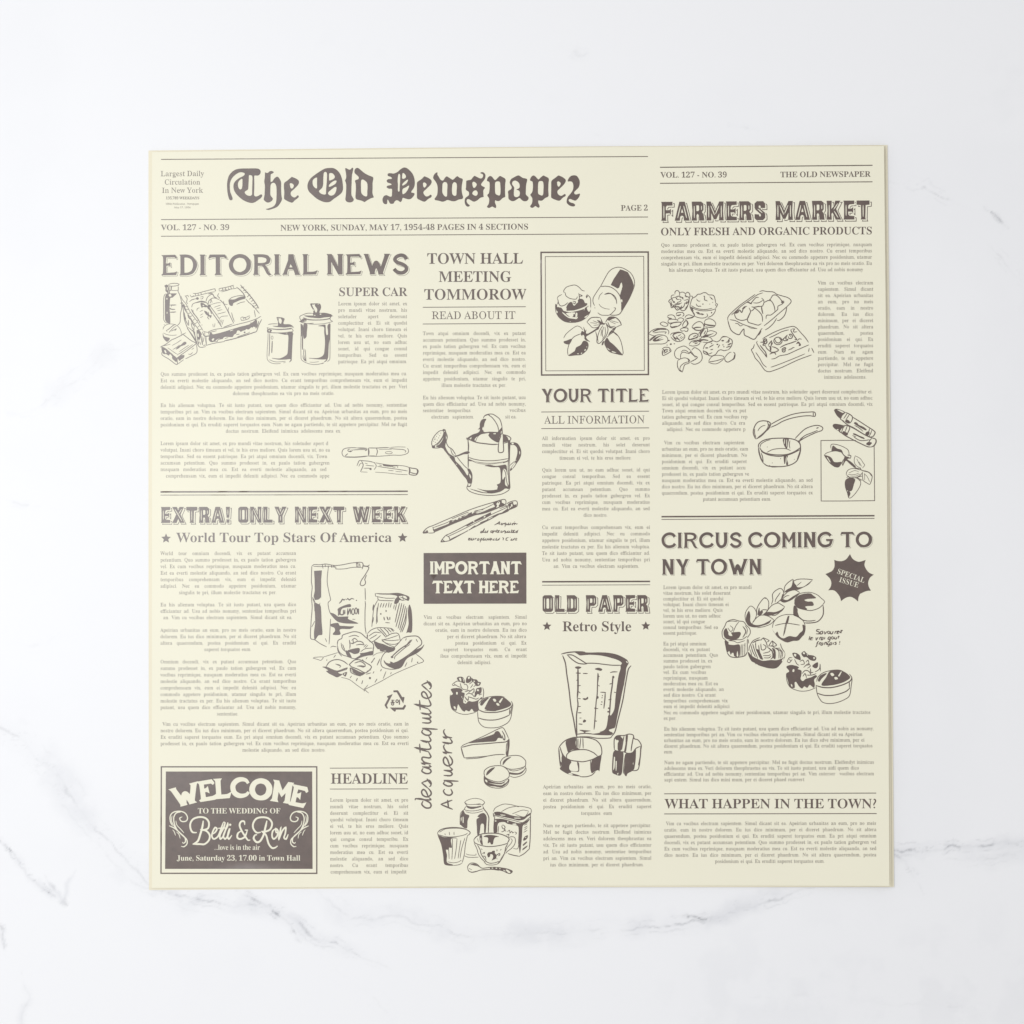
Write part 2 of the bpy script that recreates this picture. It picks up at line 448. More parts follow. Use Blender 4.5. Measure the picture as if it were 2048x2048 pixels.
BOOK_DATA = """
A 639 -13 0 -13 27 5 29 28 40 41 52 60 82 307 694 334 693 587 96 618 44 641 30 660 27 660 0 341 0 341 27 366 28 402 37 413 45 422 68 415 98 376 197 154 197 115 100 113 58 119 47 143 32 190 27 190 0 / 169 239 360 239 263 475
B 648 24 0 24 26 54 29 86 42 99 56 109 90 111 549 107 597 96 627 87 637 69 647 23 653 23 678 328 678 408 674 474 661 525 639 561 609 583 570 590 522 585 484 572 450 549 422 518 399 477 381 427 368 487 353 536 332 574 307 601 275 618 238 623 196 615 139 592 90 574 70 527 36 499 23 433 6 354 0 / 271 375 328 378 365 389 392 406 410 431 423 489 423 536 418 573 401 614 370 638 340 645 311 646 288 640 277 627 271 594 / 330 36 369 40 400 52 412 62 430 87 441 121 447 165 444 241 423 296 399 320 344 340 271 344 272 77 280 55 288 45 310 38
C 686 382 -16 288 -5 231 16 157 64 99 130 59 212 44 273 40 374 59 467 84 523 137 594 207 648 261 673 321 688 409 692 460 684 557 651 577 648 589 649 607 659 624 693 650 693 650 459 625 459 584 542 531 606 510 623 466 646 420 658 395 660 340 651 294 624 259 579 234 516 219 436 214 337 220 245 236 169 264 111 303 69 353 43 414 35 454 38 513 57 552 78 606 121 638 158 666 132 630 87 589 50 544 21 494 0 440 -12
D 727 30 0 30 26 58 29 87 39 99 50 108 81 110 557 105 606 96 627 74 645 22 653 22 678 330 678 440 668 488 656 532 639 570 617 604 590 632 559 655 523 674 483 687 439 697 339 687 235 657 151 608 85 538 38 449 9 340 0 / 331 36 362 38 416 55 439 70 476 112 490 139 510 207 517 247 522 341 517 434 501 510 475 569 438 611 390 637 332 645 301 641 282 631 274 609 271 573 272 82 279 56 287 46 300 40
E 647 21 0 21 25 77 33 99 51 110 84 112 116 110 587 103 615 93 634 66 648 24 653 24 678 594 678 594 476 571 476 559 532 537 575 523 591 487 616 440 632 380 640 303 639 288 634 279 625 272 587 272 366 329 370 375 390 405 428 419 466 429 514 453 514 453 176 428 176 412 258 401 281 378 306 335 325 272 331 272 100 274 78 282 56 307 44 389 43 467 58 513 79 552 112 585 156 612 213 640 213 599 0
F 591 23 0 23 26 54 30 86 44 99 58 109 92 111 558 109 590 97 623 75 641 21 653 21 678 586 678 586 476 562 476 549 531 529 574 511 596 476 620 428 635 342 642 288 637 279 630 273 619 271 368 323 372 369 392 400 430 414 468 423 516 450 516 450 176 424 176 415 229 401 270 370 309 323 329 271 333 271 108 277 71 287 51 304 38 330 30 382 26 382 0
G 745 399 -15 330 -10 238 16 161 62 139 82 101 127 72 180 61 209 46 272 42 375 61 469 86 524 138 595 208 648 261 673 320 688 409 692 492 677 577 649 592 652 604 660 624 693 651 693 651 458 625 458 591 532 569 564 532 604 475 642 430 657 398 660 343 651 297 624 262 580 237 517 222 437 217 339 218 289 230 201 240 163 268 101 306 55 354 28 410 19 458 24 489 41 500 57 508 79 509 205 501 239 490 254 472 263 410 271 410 295 745 295 745 271 704 266 686 259 675 248 668 230 664 191 664 43 576 11 532 -1 444 -13
H 768 23 0 23 26 77 36 99 54 107 75 111 120 109 593 98 624 85 637 54 649 24 653 24 678 360 678 360 653 298 640 284 629 276 612 271 576 271 373 509 373 509 576 504 612 497 629 483 640 420 653 420 678 755 678 755 653 701 642 681 625 673 606 669 564 671 90 681 57 693 43 725 29 755 26 755 0 420 0 420 26 450 29 483 40 496 52 504 73 509 120 509 329 271 329 271 120 276 75 284 54 296 41 329 29 360 26 360 0
I 377 20 0 20 26 74 38 97 55 110 84 112 112 110 603 99 631 87 641 67 648 20 653 20 678 364 678 364 653 319 648 299 641 286 631 274 603 272 115 275 79 285 55 314 36 366 26 366 0
J 481 162 -97 103 -89 53 -67 25 -43 10 -23 -4 22 0 66 16 91 48 109 76 110 95 106 118 92 136 61 135 19 114 -29 119 -46 125 -52 156 -60 187 -54 207 -37 217 -8 220 32 218 582 212 609 200 628 174 643 118 653 118 678 468 678 468 653 427 647 406 638 392 624 383 595 380 132 374 62 356 5 326 -40 283 -72 229 -91
K 749 24 0 24 26 78 36 100 54 108 75 112 120 110 593 99 624 86 638 55 650 25 653 25 678 361 678 361 653 299 640 285 629 277 612 272 576 272 348 478 556 514 604 519 623 509 640 481 650 433 653 433 678 723 678 723 653 681 650 650 640 584 601 513 537 403 424 696 62 731 34 773 26 773 0 418 0 418 26 465 28 485 34 497 47 494 63 479 88 297 318 272 295 272 120 277 75 285 54 297 41 330 29 361 26 361 0
L 624 23 0 23 26 77 36 99 54 107 75 111 120 109 594 98 625 85 638 54 650 24 653 24 678 372 678 372 653 327 650 297 640 283 626 273 597 271 123 276 70 292 49 337 41 414 45 484 66 513 83 551 119 582 167 609 230 636 230 598 0
M 933 21 0 21 26 75 36 98 54 110 87 112 118 110 598 102 624 90 637 64 648 22 653 22 678 275 678 472 212 669 678 919 678 919 653 868 641 847 623 839 604 834 563 834 127 837 80 847 51 860 37 880 30 918 26 918 0 589 0 589 26 629 32 650 40 664 53 674 81 677 124 677 594 429 0 402 0 157 579 159 85 166 60 186 39 220 28 252 26 252 0
N 724 600 -16 159 521 161 86 171 53 183 40 203 32 248 26 248 0 27 0 27 26 74 32 100 50 110 76 113 117 113 578 58 642 27 653 27 678 233 678 582 251 579 602 569 628 555 640 534 647 493 653 493 678 714 678 714 653 683 650 652 638 640 625 630 593 628 -16
O 771 388 -16 317 -9 251 11 192 43 141 86 98 138 67 199 48 267 41 339 48 411 67 479 98 539 141 592 193 635 254 667 321 687 395 694 466 687 532 668 591 636 642 594 684 542 716 481 735 413 742 339 735 266 716 199 684 138 641 86 589 43 529 11 461 -9 / 394 18 446 27 489 54 522 98 546 161 560 241 565 339 564 390 553 478 532 549 518 579 482 624 461 640 438 651 387 660 335 651 292 624 259 580 235 517 221 437 216 339 217 289 228 201 249 129 264 100 281 75 320 38 343 27
P 611 23 0 23 26 77 36 99 54 107 75 111 120 109 593 98 624 85 637 54 649 24 653 24 678 395 675 480 662 516 647 546 628 570 605 589 578 602 547 608 513 607 467 602 441 593 417 565 376 523 342 468 319 399 307 271 306 271 120 276 75 284 54 296 41 329 29 360 26 360 0 / 271 342 345 346 379 357 405 376 427 422 435 490 432 537 424 576 400 616 359 638 322 642 297 639 282 631 274 616
Q 771 563 -172 498 -167 441 -153 390 -129 346 -96 308 -53 278 -1 209 31 169 59 134 92 91 149 61 215 44 288 42 364 53 434 76 500 111 557 157 607 212 647 275 675 345 691 419 693 489 682 553 658 609 623 657 577 696 522 724 459 739 389 740 300 726 226 696 159 653 99 597 50 565 31 492 0 512 -37 536 -67 562 -90 592 -107 626 -117 673 -120 732 -109 737 -137 648 -163 / 395 18 447 27 490 54 523 98 547 161 561 241 566 339 565 390 554 478 545 516 518 579 482 624 461 640 438 651 387 660 335 651 292 624 259 580 235 517 221 437 216 339 217 289 228 201 250 129 265 100 282 75 321 39 344 27
R 693 23 0 23 26 77 36 99 54 107 75 111 120 109 593 98 624 85 637 54 649 24 653 24 678 323 678 415 673 489 658 520 647 570 618 588 599 613 554 621 498 617 459 604 425 583 395 553 370 515 349 469 333 659 53 684 31 715 26 715 0 504 0 300 316 271 316 273 88 284 54 296 41 329 29 360 26 360 0 / 271 348 350 352 388 364 417 385 436 414 443 432 452 500 449 543 439 579 423 607 400 626 370 638 334 642 301 639 282 629 276 617 271 574
S 570 64 -16 64 235 93 235 112 169 150 93 183 58 222 35 268 23 293 22 344 30 371 44 392 64 407 89 414 117 413 154 406 174 379 209 335 238 189 313 129 360 102 393 78 450 74 494 80 551 100 600 131 639 157 660 187 677 220 688 256 693 307 692 446 662 467 670 477 694 505 694 505 475 480 475 455 543 437 573 406 610 370 639 330 656 273 661 243 655 219 643 199 626 185 604 178 566 181 541 190 520 224 484 265 459 431 377 473 347 502 315 525 268 535 198 527 138 505 86 468 43 436 21 399 3 357 -8 311 -14 244 -13 126 18 103 11 91 -16
T 619 137 0 137 26 169 28 204 40 218 54 230 88 232 645 173 640 151 634 113 614 83 585 60 546 43 473 16 473 16 678 611 678 611 472 586 472 576 525 558 568 531 602 496 626 452 640 392 645 394 87 406 52 419 39 440 31 488 26 488 0
U 722 369 -19 286 -12 219 8 170 43 136 91 124 120 111 190 107 593 96 624 83 637 52 649 22 653 22 678 358 678 358 653 295 640 281 629 272 604 270 180 284 110 303 77 315 63 346 44 409 33 462 39 506 56 540 84 565 124 579 175 584 237 582 592 571 623 558 636 537 645 489 653 489 678 706 678 706 653 679 648 651 634 640 620 631 590 627 221 622 176 601 102 585 73 566 48 515 11 450 -12
V 626 316 -19 61 579 27 633 12 644 -21 653 -21 678 314 678 314 653 274 651 248 644 232 630 227 605 240 563 385 213 518 562 527 595 527 617 519 635 493 648 445 653 445 678 658 678 658 653 639 651 615 642 595 622 582 600 342 -19
W 899 254 -16 44 596 31 623 17 641 4 648 -23 653 -23 678 269 678 269 653 234 648 215 635 209 618 210 595 220 555 332 228 448 525 414 623 392 643 341 653 341 678 654 678 654 653 633 652 602 643 587 625 585 609 706 247 809 562 817 598 815 621 810 633 788 647 749 653 749 678 929 678 929 653 911 648 890 634 861 578 664 -16 637 -16 470 460 283 -16
X 690 17 0 17 26 59 34 98 58 116 77 288 310 100 598 64 639 41 651 21 653 21 678 363 678 363 653 323 652 298 644 285 629 283 613 295 586 394 431 487 568 504 608 503 627 488 643 436 653 436 678 682 678 682 653 649 650 623 643 600 630 566 599 418 394 627 67 661 33 691 26 691 0 355 0 355 26 383 27 415 35 430 50 431 68 416 106 312 272 205 120 187 84 185 67 193 44 218 31 259 26 259 0
Y 623 151 0 151 26 205 36 221 47 231 64 238 103 239 266 52 605 21 639 -20 652 -20 678 308 678 308 652 274 651 248 644 236 633 232 615 240 590 370 336 503 557 518 599 517 621 500 641 467 651 439 652 439 678 654 678 654 652 616 637 577 593 399 303 399 120 404 75 412 54 424 41 457 29 488 26 488 0
Z 647 30 0 30 16 411 640 278 638 225 630 197 620 160 596 140 575 114 530 91 471 66 471 85 678 605 678 605 660 228 43 389 44 449 55 475 64 520 91 539 109 572 153 596 211 606 244 631 244 606 0
a 501 379 -15 356 -13 321 2 302 32 298 52 250 16 225 3 198 -6 142 -13 110 -10 82 0 60 17 43 39 31 79 32 115 46 154 75 188 146 230 213 257 296 283 296 372 288 405 271 426 255 435 233 439 184 436 162 426 157 418 155 406 177 369 183 344 178 320 164 301 142 288 115 284 87 289 73 297 57 316 51 333 52 375 66 405 103 439 141 458 188 470 241 474 305 470 356 457 376 447 392 435 416 404 425 385 435 339 438 62 442 55 453 51 477 62 490 41 473 24 438 -1 399 -13 / 225 50 266 65 296 94 296 252 259 241 229 225 206 206 189 183 179 156 176 125 181 83 198 58
b 526 64 -17 63 606 57 633 51 642 12 654 12 678 206 678 206 415 241 448 282 467 305 472 346 473 379 467 409 454 436 435 459 411 478 381 499 329 509 247 502 175 489 132 459 75 418 31 366 0 307 -14 264 -13 220 -1 156 42 79 -17 / 272 21 304 27 317 34 338 57 345 73 360 141 365 238 360 318 344 374 316 406 274 417 252 413 231 402 215 383 206 360 208 77 223 41 235 30
c 426 232 -15 195 -12 145 7 114 27 76 68 48 119 36 159 29 223 32 270 43 313 60 353 95 403 126 430 160 452 198 467 239 474 305 472 358 453 395 421 412 381 409 340 397 321 377 308 352 304 319 312 299 335 292 373 293 416 284 433 252 442 226 437 205 424 188 401 176 370 169 329 168 244 183 157 193 134 217 96 232 82 265 63 304 57 339 63 372 79 404 107 424 90 398 58 369 32 339 11 305 -3 270 -12
d 540 208 -15 159 -7 116 16 79 52 52 99 35 156 29 219 35 291 54 354 83 405 107 431 151 460 183 471 217 474 261 468 299 449 332 417 330 616 321 636 310 644 262 654 262 678 475 678 476 90 487 56 506 45 526 41 526 16 438 8 332 -15 332 58 300 17 280 3 258 -7 / 255 42 278 47 301 62 320 84 332 113 330 368 319 390 300 407 285 414 259 418 244 417 219 406 194 372 180 313 175 228 179 146 193 87 218 53 229 47
e 437 229 -15 192 -12 157 -1 126 16 86 52 55 102 41 142 32 186 29 234 32 279 41 320 56 358 88 406 130 443 162 460 197 471 234 474 262 472 311 460 353 434 371 417 399 374 408 349 420 291 421 247 174 247 178 191 189 145 206 109 230 83 260 68 297 63 316 65 353 79 370 92 402 128 424 108 398 70 370 40 339 16 305 -1 268 -12 / 173 286 300 286 294 389 283 422 269 435 240 442 220 438 203 427 190 407 175 345
f 307 22 0 22 24 55 30 72 48 78 109 78 412 24 412 24 462 78 462 79 551 90 596 111 633 143 662 183 681 232 691 279 691 331 679 368 654 388 620 390 575 384 559 369 541 349 531 325 529 303 535 286 549 277 567 275 589 294 644 291 653 282 658 258 659 237 651 226 633 220 593 220 462 303 462 303 412 220 412 222 70 230 44 241 34 269 26 297 24 297 0
g 476 217 -209 132 -202 89 -190 43 -160 22 -124 23 -95 41 -68 57 -57 102 -38 65 -15 42 13 35 45 42 80 54 100 73 119 115 146 152 164 116 180 86 200 63 224 46 251 36 282 33 316 36 346 45 374 59 399 90 430 131 454 179 469 254 473 310 465 347 453 472 453 472 399 399 399 425 354 434 303 424 249 394 204 361 179 320 161 273 154 203 155 180 149 158 130 150 106 157 88 177 77 351 67 386 60 425 43 451 19 465 -14 470 -55 463 -100 454 -119 425 -153 382 -181 356 -191 293 -204 / 234 185 264 193 284 217 294 257 297 314 294 371 284 411 264 434 234 442 204 434 185 411 174 371 170 314 174 257 185 217 204 193 / 239 -173 324 -165 354 -154 375 -140 388 -121 392 -98 387 -76 371 -62 332 -52 144 -51 125 -68 113 -87 109 -108 117 -133 141 -154 166 -165
h 556 27 0 27 24 58 31 70 43 78 83 78 604 74 628 64 643 46 652 28 655 28 678 220 678 220 397 261 440 284 455 334 472 362 474 402 470 434 456 460 434 478 403 488 364 495 56 502 39 511 31 541 24 541 0 301 0 301 24 321 26 340 39 349 65 350 83 348 359 341 384 333 395 302 404 272 398 258 391 220 350 221 64 233 34 251 26 268 24 268 0
i 284 150 539 121 544 97 561 80 585 75 614 80 644 97 668 121 685 150 690 179 685 204 668 220 644 225 614 220 585 203 561 179 544 / 27 0 27 24 58 31 71 43 78 83 77 397 72 419 66 428 30 437 31 462 221 462 222 64 234 35 268 24 268 0
j 301 158 541 129 546 105 562 88 587 83 616 89 646 105 670 129 687 158 692 188 687 212 670 229 646 234 616 229 587 212 563 188 547 / 53 -209 5 -203 -44 -179 -75 -140 -83 -104 -79 -79 -61 -54 -39 -45 -5 -45 22 -58 37 -82 38 -108 16 -151 19 -165 37 -173 65 -171 79 -163 89 -140 95 -80 95 384 92 404 83 424 65 434 33 438 33 462 237 462 237 -32 232 -86 215 -130 203 -148 171 -178 130 -198
k 523 26 0 26 24 58 31 71 43 78 83 77 613 67 643 30 654 31 678 220 678 220 251 338 369 360 400 363 414 357 427 340 434 306 437 306 462 514 462 514 437 477 430 442 413 331 311 522 43 543 27 560 24 560 0 314 0 314 24 348 30 355 40 355 55 242 219 220 200 221 64 233 35 268 24 268 0
l 286 27 0 27 24 58 31 71 43 78 83 77 612 67 643 49 652 30 654 30 678 221 678 221 73 225 50 234 35 268 24 268 0
m 814 27 0 27 24 58 31 70 43 78 83 77 396 64 427 46 436 28 438 28 462 218 462 218 394 258 438 280 454 328 472 353 474 385 472 412 465 435 453 453 436 467 415 477 389 519 436 542 453 594 472 622 474 661 470 693 456 718 434 736 403 746 364 752 56 760 39 768 31 798 24 798 0 562 0 562 24 586 28 603 44 610 83 608 359 601 384 593 395 562 404 548 403 520 391 483 353 484 65 496 35 513 26 530 24 530 0 297 0 297 24 320 28 338 44 345 83 343 358 336 384 328 395 315 402 297 404 282 403 254 391 218 350 219 65 231 35 247 27 264 24 264 0
n 556 27 0 27 24 58 31 70 43 78 83 77 396 64 427 46 436 28 438 28 462 220 462 220 398 260 440 308 466 334 472 362 474 402 470 434 456 460 434 478 403 488 364 495 56 502 39 511 31 541 24 541 0 301 0 301 24 321 26 340 39 349 65 350 83 348 359 341 384 333 395 302 404 272 398 258 391 220 350 221 64 233 34 251 26 268 24 268 0
o 490 251 -15 209 -11 170 -1 135 17 90 55 66 87 40 143 31 185 28 229 31 275 40 317 56 356 90 405 135 443 170 460 208 471 250 474 292 471 330 460 365 443 410 406 444 357 459 318 469 276 472 229 469 183 459 141 444 102 410 53 366 16 331 -1 293 -12 / 251 17 287 27 304 46 314 65 324 121 327 229 323 339 309 403 286 435 251 445 214 434 191 403 178 338 174 230 178 122 188 65 198 45 215 27
p 542 26 -207 26 -184 56 -177 72 -160 78 -95 77 389 72 416 65 426 29 439 29 462 213 462 213 391 247 438 291 466 316 473 360 474 393 467 422 453 449 433 482 393 505 341 515 302 521 238 515 169 505 127 481 72 447 29 419 8 389 -7 356 -14 314 -13 272 1 253 13 220 48 220 -99 226 -147 243 -172 261 -179 294 -183 294 -207 / 291 42 306 43 330 54 356 88 371 148 376 230 372 310 359 369 345 394 335 403 324 409 296 414 281 412 254 398 220 350 220 102 228 84 249 57 262 49
q 531 260 -207 260 -183 313 -173 323 -165 329 -152 333 -124 333 43 298 11 257 -8 235 -12 194 -13 161 -7 131 6 104 25 80 50 61 79 46 113 36 151 31 239 43 308 59 349 93 402 139 442 174 460 232 474 276 473 298 469 341 450 383 419 460 477 476 477 476 -134 480 -158 490 -173 509 -181 527 -183 527 -207 / 266 44 288 48 309 59 325 77 333 100 331 383 326 403 317 419 304 430 267 439 236 433 223 427 203 404 195 389 179 324 174 232 179 149 195 90 212 64 223 56 250 45
r 417 27 0 27 24 58 31 71 43 78 83 77 397 72 420 65 428 30 437 31 462 217 462 217 375 256 429 302 463 347 474 384 469 402 459 422 437 431 396 427 370 408 344 378 332 346 334 331 344 301 380 281 387 261 380 247 368 227 327 222 286 224 63 232 42 242 34 294 24 294 0
s 418 225 -15 181 -9 109 13 89 7 76 -13 53 -13 53 157 79 157 98 101 118 71 141 47 181 26 221 22 259 34 281 60 286 87 280 113 262 136 127 211 81 252 67 275 58 300 55 328 60 368 73 403 97 433 111 446 146 465 187 474 215 475 317 454 332 459 343 475 363 475 363 330 340 330 312 391 293 413 259 434 222 441 194 437 173 426 158 401 158 371 172 346 199 325 301 273 341 246 367 214 380 174 383 141 378 96 372 76 353 42 324 14 289 -5
t 329 184 -14 148 -11 119 -1 98 16 79 53 72 106 72 415 30 415 30 446 131 550 192 631 215 631 215 462 309 462 309 415 215 415 215 122 218 88 229 67 250 60 272 66 282 73 307 111 331 98 314 64 294 36 271 14 245 -2 216 -11
u 547 195 -15 153 -10 121 3 97 26 81 57 69 119 66 399 59 421 50 430 17 438 17 462 211 462 211 102 217 80 229 64 241 57 263 53 305 64 340 98 339 392 332 416 325 427 303 436 282 438 282 462 482 462 483 84 490 63 497 54 536 44 536 19 446 10 340 -15 340 60 312 29 277 5 238 -10
v 445 212 -15 49 389 29 424 18 432 -4 437 -4 462 244 462 244 438 220 437 202 431 193 419 192 407 275 182 359 402 357 415 345 430 303 438 303 462 454 462 454 439 437 434 418 421 396 383 238 -15
w 636 182 -15 23 400 6 427 -16 437 -16 462 206 462 206 437 176 428 171 419 171 401 248 189 314 350 288 422 275 434 250 439 250 462 481 462 481 437 450 430 441 418 440 408 500 210 576 406 575 418 569 428 530 439 530 462 663 462 663 439 645 435 636 428 616 392 453 -15 430 -15 332 293 208 -15
x 464 7 0 7 22 36 34 79 68 183 203 55 405 36 424 6 437 6 462 251 462 251 438 220 433 210 423 209 414 273 306 338 388 349 410 348 422 338 432 299 438 299 462 463 462 463 441 435 430 407 409 295 274 440 45 454 30 475 23 475 0 231 0 231 24 268 31 275 38 276 51 264 79 205 170 139 83 127 56 127 42 137 29 175 22 175 0
y 436 78 -209 54 -206 33 -199 15 -186 1 -169 -7 -149 -10 -125 -8 -108 2 -86 20 -68 35 -61 61 -59 83 -65 100 -79 107 -91 112 -139 123 -147 134 -146 154 -131 178 -97 196 -57 209 -7 48 387 23 428 12 435 -7 437 -7 462 241 462 241 437 199 429 192 419 191 405 276 177 345 364 354 402 353 418 345 429 332 434 302 437 302 462 446 462 446 437 427 432 417 424 395 384 233 -58 200 -129 176 -165 151 -189 123 -203
z 425 19 0 19 21 250 428 157 425 118 412 90 385 76 357 65 322 39 322 47 462 409 462 409 433 187 37 270 40 319 56 353 88 372 120 387 160 411 160 399 0
0 548 280 -10 223 -5 175 10 135 36 89 91 66 138 50 193 40 255 34 359 40 463 50 524 66 578 89 625 135 679 175 704 224 719 281 724 335 719 382 704 422 679 468 625 491 578 508 523 519 462 525 358 519 254 508 193 491 138 468 91 421 36 381 10 334 -5 / 280 55 313 64 326 75 346 111 362 195 370 358 362 520 346 604 327 639 313 650 281 659 248 650 235 639 214 604 197 520 189 358 197 195 214 111 234 75 247 64
1 548 97 0 97 53 195 55 217 67 226 87 229 118 229 619 150 535 130 522 110 516 85 517 59 535 46 559 42 589 136 626 266 718 378 718 381 91 392 65 411 55 510 53 510 0
2 548 35 0 35 103 203 275 278 365 319 442 331 487 337 536 332 602 316 637 300 651 281 660 243 662 228 658 205 644 188 620 172 565 167 490 131 493 101 500 64 521 48 543 39 589 50 635 72 666 107 692 154 711 192 719 259 724 328 719 358 713 409 693 447 664 462 646 481 606 488 546 482 512 471 479 443 431 386 360 299 271 130 110 383 112 408 123 429 142 443 168 454 210 513 210 508 0
3 548 243 -10 155 -2 121 7 79 27 59 43 38 70 29 100 29 122 39 153 54 168 81 183 113 188 117 149 128 117 147 92 186 68 236 60 278 66 314 84 336 108 355 156 359 207 355 243 331 288 305 312 270 329 228 337 142 338 142 400 208 400 248 405 280 418 304 441 327 487 334 526 334 564 326 609 306 641 277 660 240 662 212 653 192 633 178 605 169 558 166 508 111 513 70 530 45 557 36 597 42 631 61 661 92 687 112 698 190 720 291 723 353 713 404 694 445 666 472 630 481 609 488 561 483 519 468 481 444 449 412 421 376 398 335 381 375 371 416 355 454 331 475 311 494 287 506 258 512 225 512 186 503 133 491 104 474 78 442 46 403 22 359 5 311 -5
4 548 180 0 180 53 240 56 266 66 279 78 289 110 290 186 13 186 13 247 297 714 436 714 436 252 540 252 540 186 436 186 437 110 447 78 460 66 487 56 531 53 531 0 / 83 252 290 252 291 489 297 619 231 497
5 548 245 -10 177 -6 111 14 67 44 54 62 42 91 42 132 55 157 78 172 120 180 125 143 134 115 165 78 193 65 217 61 272 66 300 80 323 103 341 136 351 182 352 244 344 285 328 318 291 352 257 364 217 368 163 364 106 350 60 368 92 714 470 714 475 532 418 532 402 586 394 597 378 603 156 604 140 419 188 430 250 434 322 428 384 410 436 381 475 339 489 314 504 254 505 199 496 143 474 97 445 60 407 32 351 6 305 -5
6 548 293 -10 223 -1 182 15 128 55 99 93 67 165 53 224 45 330 49 410 62 485 84 552 115 610 155 657 204 694 242 710 306 723 370 722 434 709 457 697 483 676 495 660 505 633 506 604 500 585 480 560 458 546 427 539 387 536 379 606 370 631 357 651 345 660 321 665 302 663 268 648 239 617 207 544 193 479 186 401 240 427 307 438 381 432 429 414 470 384 486 364 510 318 522 262 522 196 518 164 498 106 466 57 444 37 393 7 363 -3 / 296 56 320 60 340 74 363 110 376 169 378 247 373 291 355 340 325 368 287 377 240 366 197 340 186 329 187 283 195 205 201 172 219 121 254 72 281 58
7 548 165 0 431 605 152 604 138 599 119 582 110 554 104 504 44 504 49 714 526 714 526 665 250 0
8 548 273 -10 221 -7 175 2 136 16 89 46 65 71 48 100 36 131 30 182 34 223 58 273 100 314 177 361 109 412 85 440 67 471 57 505 53 542 59 588 68 617 83 644 104 668 148 698 208 718 285 724 350 719 403 702 445 675 461 657 485 618 497 574 498 549 494 512 482 480 462 454 434 431 363 387 440 343 491 297 520 247 529 189 527 159 512 105 482 61 462 43 438 26 381 3 348 -4 / 302 421 342 453 361 483 370 520 371 570 358 614 337 643 307 662 266 665 233 652 209 623 196 584 195 537 201 508 222 474 256 446 / 278 47 324 56 360 82 382 122 389 154 389 188 375 230 356 254 310 287 244 321 204 286 181 253 168 211 166 159 179 110 207 72 246 51
9 548 227 -10 158 -3 131 7 100 25 79 49 67 75 63 103 68 129 84 149 112 160 137 106 154 84 175 67 216 54 232 53 272 61 305 85 332 126 352 182 366 254 373 343 348 316 316 295 263 277 203 276 177 281 130 299 90 328 59 369 41 420 36 506 42 550 54 590 84 642 110 671 159 703 198 716 241 723 288 723 354 708 393 689 428 661 470 604 491 554 506 495 513 426 512 334 503 258 485 187 458 125 422 73 376 32 340 12 298 -2 / 274 347 306 352 334 366 356 387 373 414 365 524 344 600 312 643 285 655 270 657 232 646 204 615 186 562 180 488 183 445 190 410 204 382 222 363 245 351
. 208 109 111 93 109 67 93 51 67 49 51 51 35 67 9 93 -7 109 -9 125 -7 151 9 167 35 169 51 167 67 151 93 125 109
, 208 59 -118 95 -104 124 -84 147 -59 163 -32 173 -3 176 26 167 77 157 97 143 111 125 120 105 123 75 116 54 95 48 82 46 66 52 37 69 18 95 10 98 -9 93 -50 74 -86 59 -99
- 312 283 267 40 267 40 174 283 174
! 260 79 543 83 450 113 244 124 208 135 201 146 208 154 228 187 450 191 543 185 625 177 654 166 675 152 687 135 691 118 687 104 675 93 654 85 625 / 136 111 120 109 94 93 78 67 76 51 78 35 94 9 120 -7 136 -9 152 -7 178 9 194 35 196 51 194 67 178 93 152 109
? 322 82 595 117 601 145 599 174 583 190 553 192 534 184 490 163 448 109 363 88 317 80 267 86 228 94 212 105 198 139 175 145 228 172 284 248 406 278 474 290 546 286 579 274 612 254 643 223 668 182 685 129 691 / 154 111 138 109 112 93 96 67 94 51 96 35 112 9 138 -7 154 -9 170 -7 196 9 212 35 214 51 212 67 196 93 170 109
& 614 495 339 463 282 422 229 326 339 398 399 422 429 438 458 448 489 451 521 446 561 430 596 405 626 372 649 332 664 287 669 237 664 195 649 160 626 134 595 118 557 112 512 115 483 135 427 151 401 189 354 105 296 73 264 49 229 33 193 28 153 34 109 52 71 79 38 114 13 155 -3 200 -9 265 0 299 13 375 59 416 93 494 0 620 0 482 160 549 250 593 339 / 356 161 284 103 235 84 210 81 189 84 153 102 130 134 126 153 130 178 140 201 157 223 180 244 245 289 / 208 521 218 554 244 577 282 586 303 584 322 577 350 552 357 535 358 499 343 465 327 446 271 405 229 458 211 500
… 989 166 111 182 109 208 93 224 67 226 51 224 35 208 9 182 -7 166 -9 150 -7 124 9 108 35 106 51 108 67 124 93 150 109 / 500 111 484 109 458 93 442 67 440 51 442 35 458 9 484 -7 500 -9 516 -7 542 9 558 35 560 51 558 67 542 93 516 109 / 834 111 850 109 876 93 892 67 894 51 892 35 876 9 850 -7 834 -9 818 -7 792 9 776 35 774 51 776 67 792 93 818 109
종 909 458 236 368 231 291 218 230 196 185 165 157 126 148 80 157 34 185 -5 230 -36 291 -58 368 -71 458 -76 548 -71 624 -58 685 -36 730 -5 758 34 767 80 758 126 730 165 685 196 624 218 548 231 / 458 171 524 168 580 160 624 147 657 129 677 107 684 80 677 53 657 30 624 12 580 -1 524 -9 392 -9 336 -1 291 12 259 30 239 53 232 80 239 107 259 129 291 147 336 160 392 168 / 50 377 50 309 867 309 867 377 499 377 499 505 417 505 417 377 / 125 785 125 718 405 718 391 671 357 628 307 591 244 561 172 539 95 526 125 460 198 473 267 493 330 521 384 556 427 596 458 643 490 596 534 556 588 521 650 493 719 473 792 460 822 526 745 539 673 562 610 592 560 628 526 671 512 718 793 718 793 785
